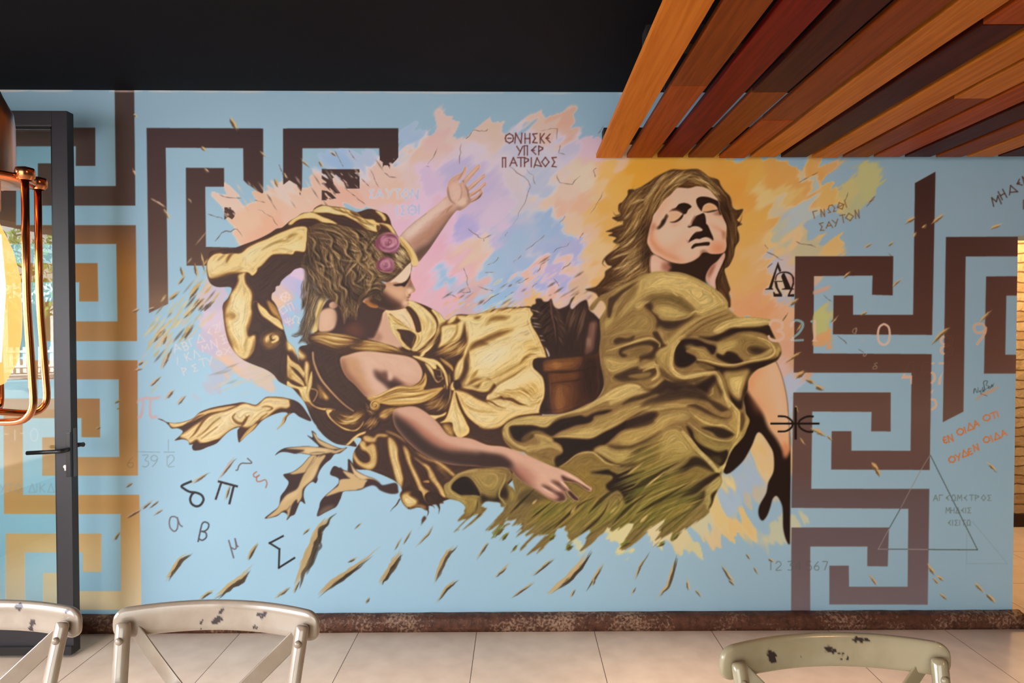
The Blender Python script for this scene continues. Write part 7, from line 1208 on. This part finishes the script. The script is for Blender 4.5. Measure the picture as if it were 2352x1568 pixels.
def rail_bm():
    bm = BM(); N, K = 260, 56; rings = []
    for i in range(N+1):
        t = -1+2*i/N; e = max(0, (abs(t)-.88)/.12); k = math.sqrt(max(1e-4, 1-e*e*.985)); h = RH*(.5+.5*k)*(1 if e == 0 else 1)*.5; h = RH*.5*(k*.72+.28 if e < .999 else .35); th = RT*.5*(k*.7+.3)
        x = RW*t; y = -.042*t*t; z = .009*(1-t*t); ang = math.atan(2*-.042*t/RW); nx, ny = -math.sin(ang), math.cos(ang)
        ring = []
        for j in range(K):
            a = 2*math.pi*j/K; ca, sa = math.cos(a), math.sin(a); p = 3.0
            d = (abs(ca)**p+abs(sa)**p)**(-1/p); off = th*ca*d; ring.append(bm.verts.new((x+nx*off, y+ny*off, z+h*sa*d)))
        rings.append(ring)
    for A, B in zip(rings, rings[1:]):
        for k in range(K): bm.faces.new((A[k], A[(k+1) % K], B[(k+1) % K], B[k]))
    bm.faces.new(rings[0][::-1]); bm.faces.new(rings[-1]); return bm
def strap(bm, P, w, th, n=40):
    """flat bar swept along P (list of points), wide in the back plane"""
    P = [Vector(p) for p in P]; rings = []
    for i, p in enumerate(P):
        d = (P[min(i+1, len(P)-1)]-P[max(i-1, 0)]).normalized(); nrm = Vector((0, 1, .3)).normalized(); s = d.cross(nrm).normalized(); nn = s.cross(d)
        rings.append([bm.verts.new(p+s*a*w/2+nn*b*th/2) for a, b in ((-1, -.6), (-.9, -1), (.9, -1), (1, -.6), (1, .6), (.9, 1), (-.9, 1), (-1, .6))])
    for A, B in zip(rings, rings[1:]):
        for k in range(8): bm.faces.new((A[k], A[(k+1) % 8], B[(k+1) % 8], B[k]))
    bm.faces.new(rings[0][::-1]); bm.faces.new(rings[-1])
RZ = .87
def post_pt(s, z):
    """centre line of a back post; s = -1/+1, z = height"""
    d = RZ+.008-z; return Vector((s*(.205-.085*min(d, .42)), -.056-.30*d+.22*d*d, z))
def make_chair(label, loc, rz, paint, chips, seed):
    t = thing('cross_back_chair', label, 'chair', (loc.x, loc.y, 0), rz, 'cream metal cross-back chairs')
    r = obj('top_rail', rail_bm(), paint, t, True, (0, 0, RZ)); wear_attr(r, lambda co: blob(co[:, 0], co[:, 2]-.5*co[:, 1]*0, chips, seed))
    for s in (-1, 1):
        zs = np.linspace(RZ+.008, .44, 60); bm = BM(); tube(bm, [post_pt(s, RZ+.0125), post_pt(s, RZ+.0115)]+[post_pt(s, z) for z in zs], [.008, .0125]+[.0155]+[.0165]*59, 20, flat=.75)
        o = obj('back_post', bm, paint, t, True); pc = [(.1+.02*seed, .71, .012, .02, .4), (.1, .755, .007, .016, 0)] if s < 0 else [(.1, .6, .01, .02, 0)]
        wear_attr(o, lambda co: blob(np.full(len(co), .1)+(co[:, 0]-s*.195), co[:, 2], pc, seed+s))
        bm = BM(); lathe(bm, [(.0085, 0), (.0085, .003), (.006, .006), (0, .007)], 14); bmesh.ops.rotate(bm, verts=bm.verts, matrix=Matrix.Rotation(math.pi/2, 3, 'X')); bmesh.ops.translate(bm, verts=bm.verts, vec=post_pt(s, RZ-.022)+Vector((0, -.012, 0)))
        o = obj('rivet', bm, paint, t, True)
    for s in (-1, 1):
        P = []
        for k in np.linspace(0, 1, 44):
            z = RZ-.004-.386*k; x = s*(.2065-.3975*k); P.append((x, -.022-.26*(.386*k)+.22*(.386*k)**2+.0035*s-.012*math.sin(math.pi*k), z))
        bm = BM(); strap(bm, P, .037, .005); o = obj('cross_strap', bm, paint, t)
        wear_attr(o, lambda co: blob(co[:, 0], co[:, 2], [(-s*-.075+.0, .745, .010, .012, 1.0), (s*.052, .722, .012, .008, -.7)] if s < 0 else [(s*.03, .70, .01, .008, 0)], seed+3))
    # seat, apron, legs
    bm = BM(); n = 48; prof = []
    def sup(a, rx, ry, p=4.0): c, s_ = math.cos(a), math.sin(a); d = (abs(c)**p+abs(s_)**p)**(-1/p); return rx*c*d*(1-.06*s_*d), ry*s_*d
    rings = []
    for k, (f, z) in enumerate(((.02, .444), (.55, .444), (.85, .449), (.97, .452), (1.0, .446), (1.0, .425), (.97, .423))):
        rings.append([bm.verts.new((sup(2*math.pi*i/n, .205*f, .2*f)[0], -.38+sup(2*math.pi*i/n, .205*f, .2*f)[1], z)) for i in range(n)])
    for A, B in zip(rings, rings[1:]):
        for i in range(n): bm.faces.new((A[i], A[(i+1) % n], B[(i+1) % n], B[i]))
    bm.faces.new(rings[0]); obj('seat', bm, paint, t, True)
    for sx in (-1, 1):
        bm = BM(); p = post_pt(sx, .44); tube(bm, [p, (sx*.18, p.y+.03, .25), (sx*.2, p.y+.1, .0)], [.0165, .015, .0125], 14); obj('leg', bm, paint, t, True)
        bm = BM(); tube(bm, [(sx*.172, -.535, .43), (sx*.185, -.56, .2), (sx*.2, -.585, 0)], [.0165, .015, .0125], 14); obj('leg', bm, paint, t, True)
        bm = BM(); tube(bm, [(sx*.186, -.15, .24), (sx*.184, -.555, .235)], .007, 10); obj('stretcher', bm, paint, t, True)
    return t
CREAM = chair_paint('cream_chair_enamel', '#b9ab97', '#a99680')
OLIVE = chair_paint('olive_cream_chair_enamel', '#b4a888', '#a39674')
def chair_at(px, py, rz): p = at_z(px, py, RZ+.009); return p, rz
p, a = chair_at(514, 1411, math.radians(-2.6))
make_chair('chipped cream cross-back chair, whole back in view, between the glass door and the woman', p, a, CREAM,
    [(-.010, .000, .016, .008, .55), (.000, .022, .011, .0045, .8), (-.047, -.004, .006, .003, 1.0), (.102, .017, .012, .006, .9), (.090, .018, .008, .0035, .2), (.078, -.013, .006, .003, 1.0), (.084, -.015, .006, .003, 1.1), (-.05, -.022, .004, .002, .8), (.10, -.002, .002, .002, 0)], 1)
p, a = chair_at(-30, 1411, math.radians(2.0))
make_chair('chipped cream cross-back chair cut off by the left edge in front of the glass door', p, a, CREAM,
    [(.082, .032, .012, .008, 0), (.118, -.003, .009, .008, .3), (.112, -.018, .007, .008, .5), (.205, .030, .006, .004, .2), (-.05, .01, .014, .006, .5), (.212, -.01, .004, .006, 0)], 2)
p, a = chair_at(1897, 1490, math.radians(1.5))
make_chair('chipped olive cream cross-back chair on the right below the archer', p, a, OLIVE,
    [(-.124, .006, .016, .010, -.9), (.000, .014, .010, .008, -.4), (.012, .010, .006, .005, 0), (.022, .006, .004, .003, 0), (.030, .004, .003, .003, 0), (.040, -.004, .003, .006, 0), (.062, .033, .012, .006, 0), (.08, .033, .006, .004, 0), (.028, -.006, .003, .002, 0), (-.06, 0, .0012, .0012, 0)], 3)

# ------------------------------------------------------------ copper cage pendant, far left
DL = .70; yl = -CAMD+DL
ctr = at_y(-46, 410, yl); zb = at_y(60, 966, yl).z
lamp = thing('cage_pendant_lamp', 'copper cage pendant lamp with a glowing bulb hanging at the left edge', 'pendant lamp', ctr)
M_cop = mat('polished_copper', (.78, .32, .14), .22, .5, 1.0)
M_cap = mat('brushed_pale_metal', (.62, .55, .52), .3, .5, 1.0)
H = ctr.z-zb; R = .0505
bm = BM()
lathe(bm, [(.004, .12), (.012, .105), (.020, .085), (.0285, .068), (.0300, .055), (.0300, .012), (.028, .004)], 40); obj('lamp_cap', bm, M_cap, lamp, True)
bm = BM(); lathe(bm, [(.0, .006), (.030, .006), (.046, .003), (.048, 0), (.046, -.003), (.02, -.003), (.0, -.003)], 40); rg = obj('cage_ring', bm, M_cop, lamp, True)
for a in (-8, 52, 112):
    c, s = math.cos(math.radians(a)), math.sin(math.radians(a))
    path = arc([(R*c, R*s, .004), (R*c, R*s, -H*.5), (R*1.14*c, R*1.14*s, -H), (-R*1.14*c, -R*1.14*s, -H+.0004*a), (-R*c, -R*s, -H*.5), (-R*c, -R*s, .004)], 8)
    bm = BM(); tube(bm, path, .0036, 12)
    for q in (1, -1): lathe(bm, [(0, .008), (.008, .006), (.009, .003), (.009, -.003), (.006, -.006)], 14, (q*R*c, q*R*s, .003))
    obj('cage_rod', bm, M_cop, lamp, True)
bm = BM(); lathe(bm, [(.017, 0), (.017, -.03), (.014, -.036), (.0, -.036)], 24); obj('bulb_socket', bm, M_cop, lamp, True)
bm = BM(); zc = H*.88; lathe(bm, [(.013, -.03), (.016, -.045), (.026, -.07), (.0325, -.10), (.0335, -.14), (.0325, -zc+.055), (.029, -zc+.03), (.018, -zc+.008), (0, -zc)], 36)
M_bulb = emat('glowing_amber_bulb', (1.0, .50, .14), 1.5)
_n = M_bulb.node_tree.nodes; _L = M_bulb.node_tree.links; _t = _n.new('ShaderNodeBsdfTransparent'); _a = _n.new('ShaderNodeMixShader'); _a.inputs[0].default_value = .55
_L.new(_t.outputs[0], _a.inputs[1]); _L.new(_n['Emission'].outputs[0], _a.inputs[2]); _L.new(_a.outputs[0], _n['Material Output'].inputs[0])
obj('bulb', bm, M_bulb, lamp, True)
M_fil = emat('glowing_filament', (1.0, .62, .26), 25)
bm = BM()
for k in range(8):
    a = 2*math.pi*k/8; x, y = .0135*math.cos(a), .0135*math.sin(a); tube(bm, [(x, y, -.055), (x*1.25, y*1.25, -.11), (x*.9, y*.9, -zc+.03)], .0032, 8)
tube(bm, [(.010*math.cos(a), .010*math.sin(a), -zc+.032) for a in np.linspace(0, 6, 20)], .0014, 6)
obj('filament', bm, M_fil, lamp)
bm = BM(); tube(bm, [(0, 0, .118), (0, 0, CEIL-ctr.z)], .0032, 10); obj('cord', bm, M_hw, lamp)
point('pendant_glow', ctr+Vector((0, 0, -.12)), 1.6, (1.0, .58, .26), .03)

# ------------------------------------------------------------ street outside the left opening (seen mirrored in the door glass)
M_asph = mat('pale_road', lin('#8f8b88'), .8, .2, var=.12, vscale=2)
bm = BM(); box(bm, -70, -3.6, -70, 20, -.3, -.13); struct(obj('ground_street', bm, M_asph))
M_pave = mat('shade_toned_paving', lin('#8a7566'), .8, .2, var=.2, vscale=5)  # darker brown put in for the shade under an awning
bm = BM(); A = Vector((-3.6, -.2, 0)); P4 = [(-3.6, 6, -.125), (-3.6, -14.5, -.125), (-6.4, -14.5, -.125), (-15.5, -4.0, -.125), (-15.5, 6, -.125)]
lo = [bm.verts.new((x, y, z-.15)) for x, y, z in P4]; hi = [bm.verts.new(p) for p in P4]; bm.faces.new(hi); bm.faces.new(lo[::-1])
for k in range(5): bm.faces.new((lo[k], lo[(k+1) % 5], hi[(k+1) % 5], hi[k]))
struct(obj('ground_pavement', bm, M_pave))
M_white = mat('white_paint', (.82, .84, .86), .5, .3)
M_lat = mat('grey_green_wall', lin('#63706a'), .7, .2)
HC = Vector((-18.5, -23.5, -.13)); ax = Vector((-.6, .8, 0)).normalized(); HA = math.atan2(-.82, .57)   # house faces the shop
ho = thing('veranda_house', 'house with a white veranda across the street', 'house', HC, math.atan2(1, .694)-math.pi/2)
bm = BM(); box(bm, -7, 7, -6, -2.2, 0, 3.1); obj('wall', bm, M_lat, ho)
bm = BM(); vs = [bm.verts.new(p) for p in ((-7.6, .6, 2.75), (7.6, .6, 2.75), (7.6, -2.2, 3.5), (-7.6, -2.2, 3.5), (-7.6, -2.2, 3.4), (7.6, -2.2, 3.4), (7.6, .6, 2.6), (-7.6, .6, 2.6))]
for f in ((0, 1, 2, 3), (4, 5, 6, 7), (0, 7, 6, 1), (1, 6, 5, 2), (2, 5, 4, 3), (3, 4, 7, 0)): bm.faces.new([vs[i] for i in f])
obj('veranda_roof', bm, M_white, ho)
for x in (-6, -4.5, -3, -1.5, -.55, .95, 2.5, 4, 6):
    bm = BM(); box(bm, x-.09, x+.09, .3, .48, 0, 2.7); obj('veranda_post', bm, M_white, ho)
for x in (-4.8, -.2, 4.6):
    bm = BM(); box(bm, x-.5, x+.5, -2.22, -2.14, .4, 2.3); w_ = obj('window', bm, M_white, ho)
    bm = BM(); box(bm, x-.42, x+.42, -2.14, -2.1, .5, 2.2); obj('pane', bm, mat('dark_pane', (.10, .08, .06), .2, .5), w_)
fe = thing('picket_fence', 'white picket fence along the street in front of the veranda house', 'fence', HC+Vector((1.2, 1.75, 0)), ho.rotation_euler.z)
bm = BM()
for i in range(64): x = -6.4+i*.2; box(bm, x, x+.11, 0, .03, .05, .98)
obj('pickets', bm, M_white, fe)
for z in (.25, .78):
    bm = BM(); box(bm, -6.5, 6.5, .03, .08, z, z+.08); obj('fence_rail', bm, M_white, fe)
# street tree
tr = thing('street_tree', 'small leafy street tree standing before the white veranda', 'tree', (-11.7, -14.1, -.13))
bm = BM(); tube(bm, [(0, 0, 0), (.05, .02, 1.2), (-.05, .1, 2.4), (.1, .1, 3.6)], [.1, .08, .07, .03], 10); obj('trunk', bm, mat('bark', lin('#6b5844'), .9, .1, bump=.5, bscale=30), tr, True)
rr = random.Random(11); bm = BM()
for i in range(1000):
    v = Vector((rr.gauss(0, 1), rr.gauss(0, 1), rr.gauss(0, 1))).normalized()*rr.uniform(.35, 1)**.5; c = Vector((v.x*1.25, v.y*1.25, 3.0+v.z*1.15)); s = rr.uniform(.06, .13)
    e = Euler((rr.uniform(0, 6), rr.uniform(0, 6), rr.uniform(0, 6))).to_matrix()
    bm.faces.new([bm.verts.new(c+e @ Vector(q)*s) for q in ((-1, 0, 0), (0, -.45, .1), (1, 0, 0), (0, .45, .1))])
lf = obj('foliage', bm, mat('leaf_green', lin('#7d9c50'), .6, .3, var=.5, vscale=3), tr); lf['kind'] = 'stuff'
for k in (0, 1):
    bm = BM(); p0 = HC+Vector((2.9+k*1.1, 4.2+k*1.5, .135)); d = Vector((math.cos(ho.rotation_euler.z), math.sin(ho.rotation_euler.z), 0)); tube(bm, [p0-d*20, p0+d*20], .04, 6)
    tag(obj('tram_rail', bm, M_steel), ('tram rail in the street nearer the veranda house', 'tram rail in the street nearer the restaurant')[k], 'rail')
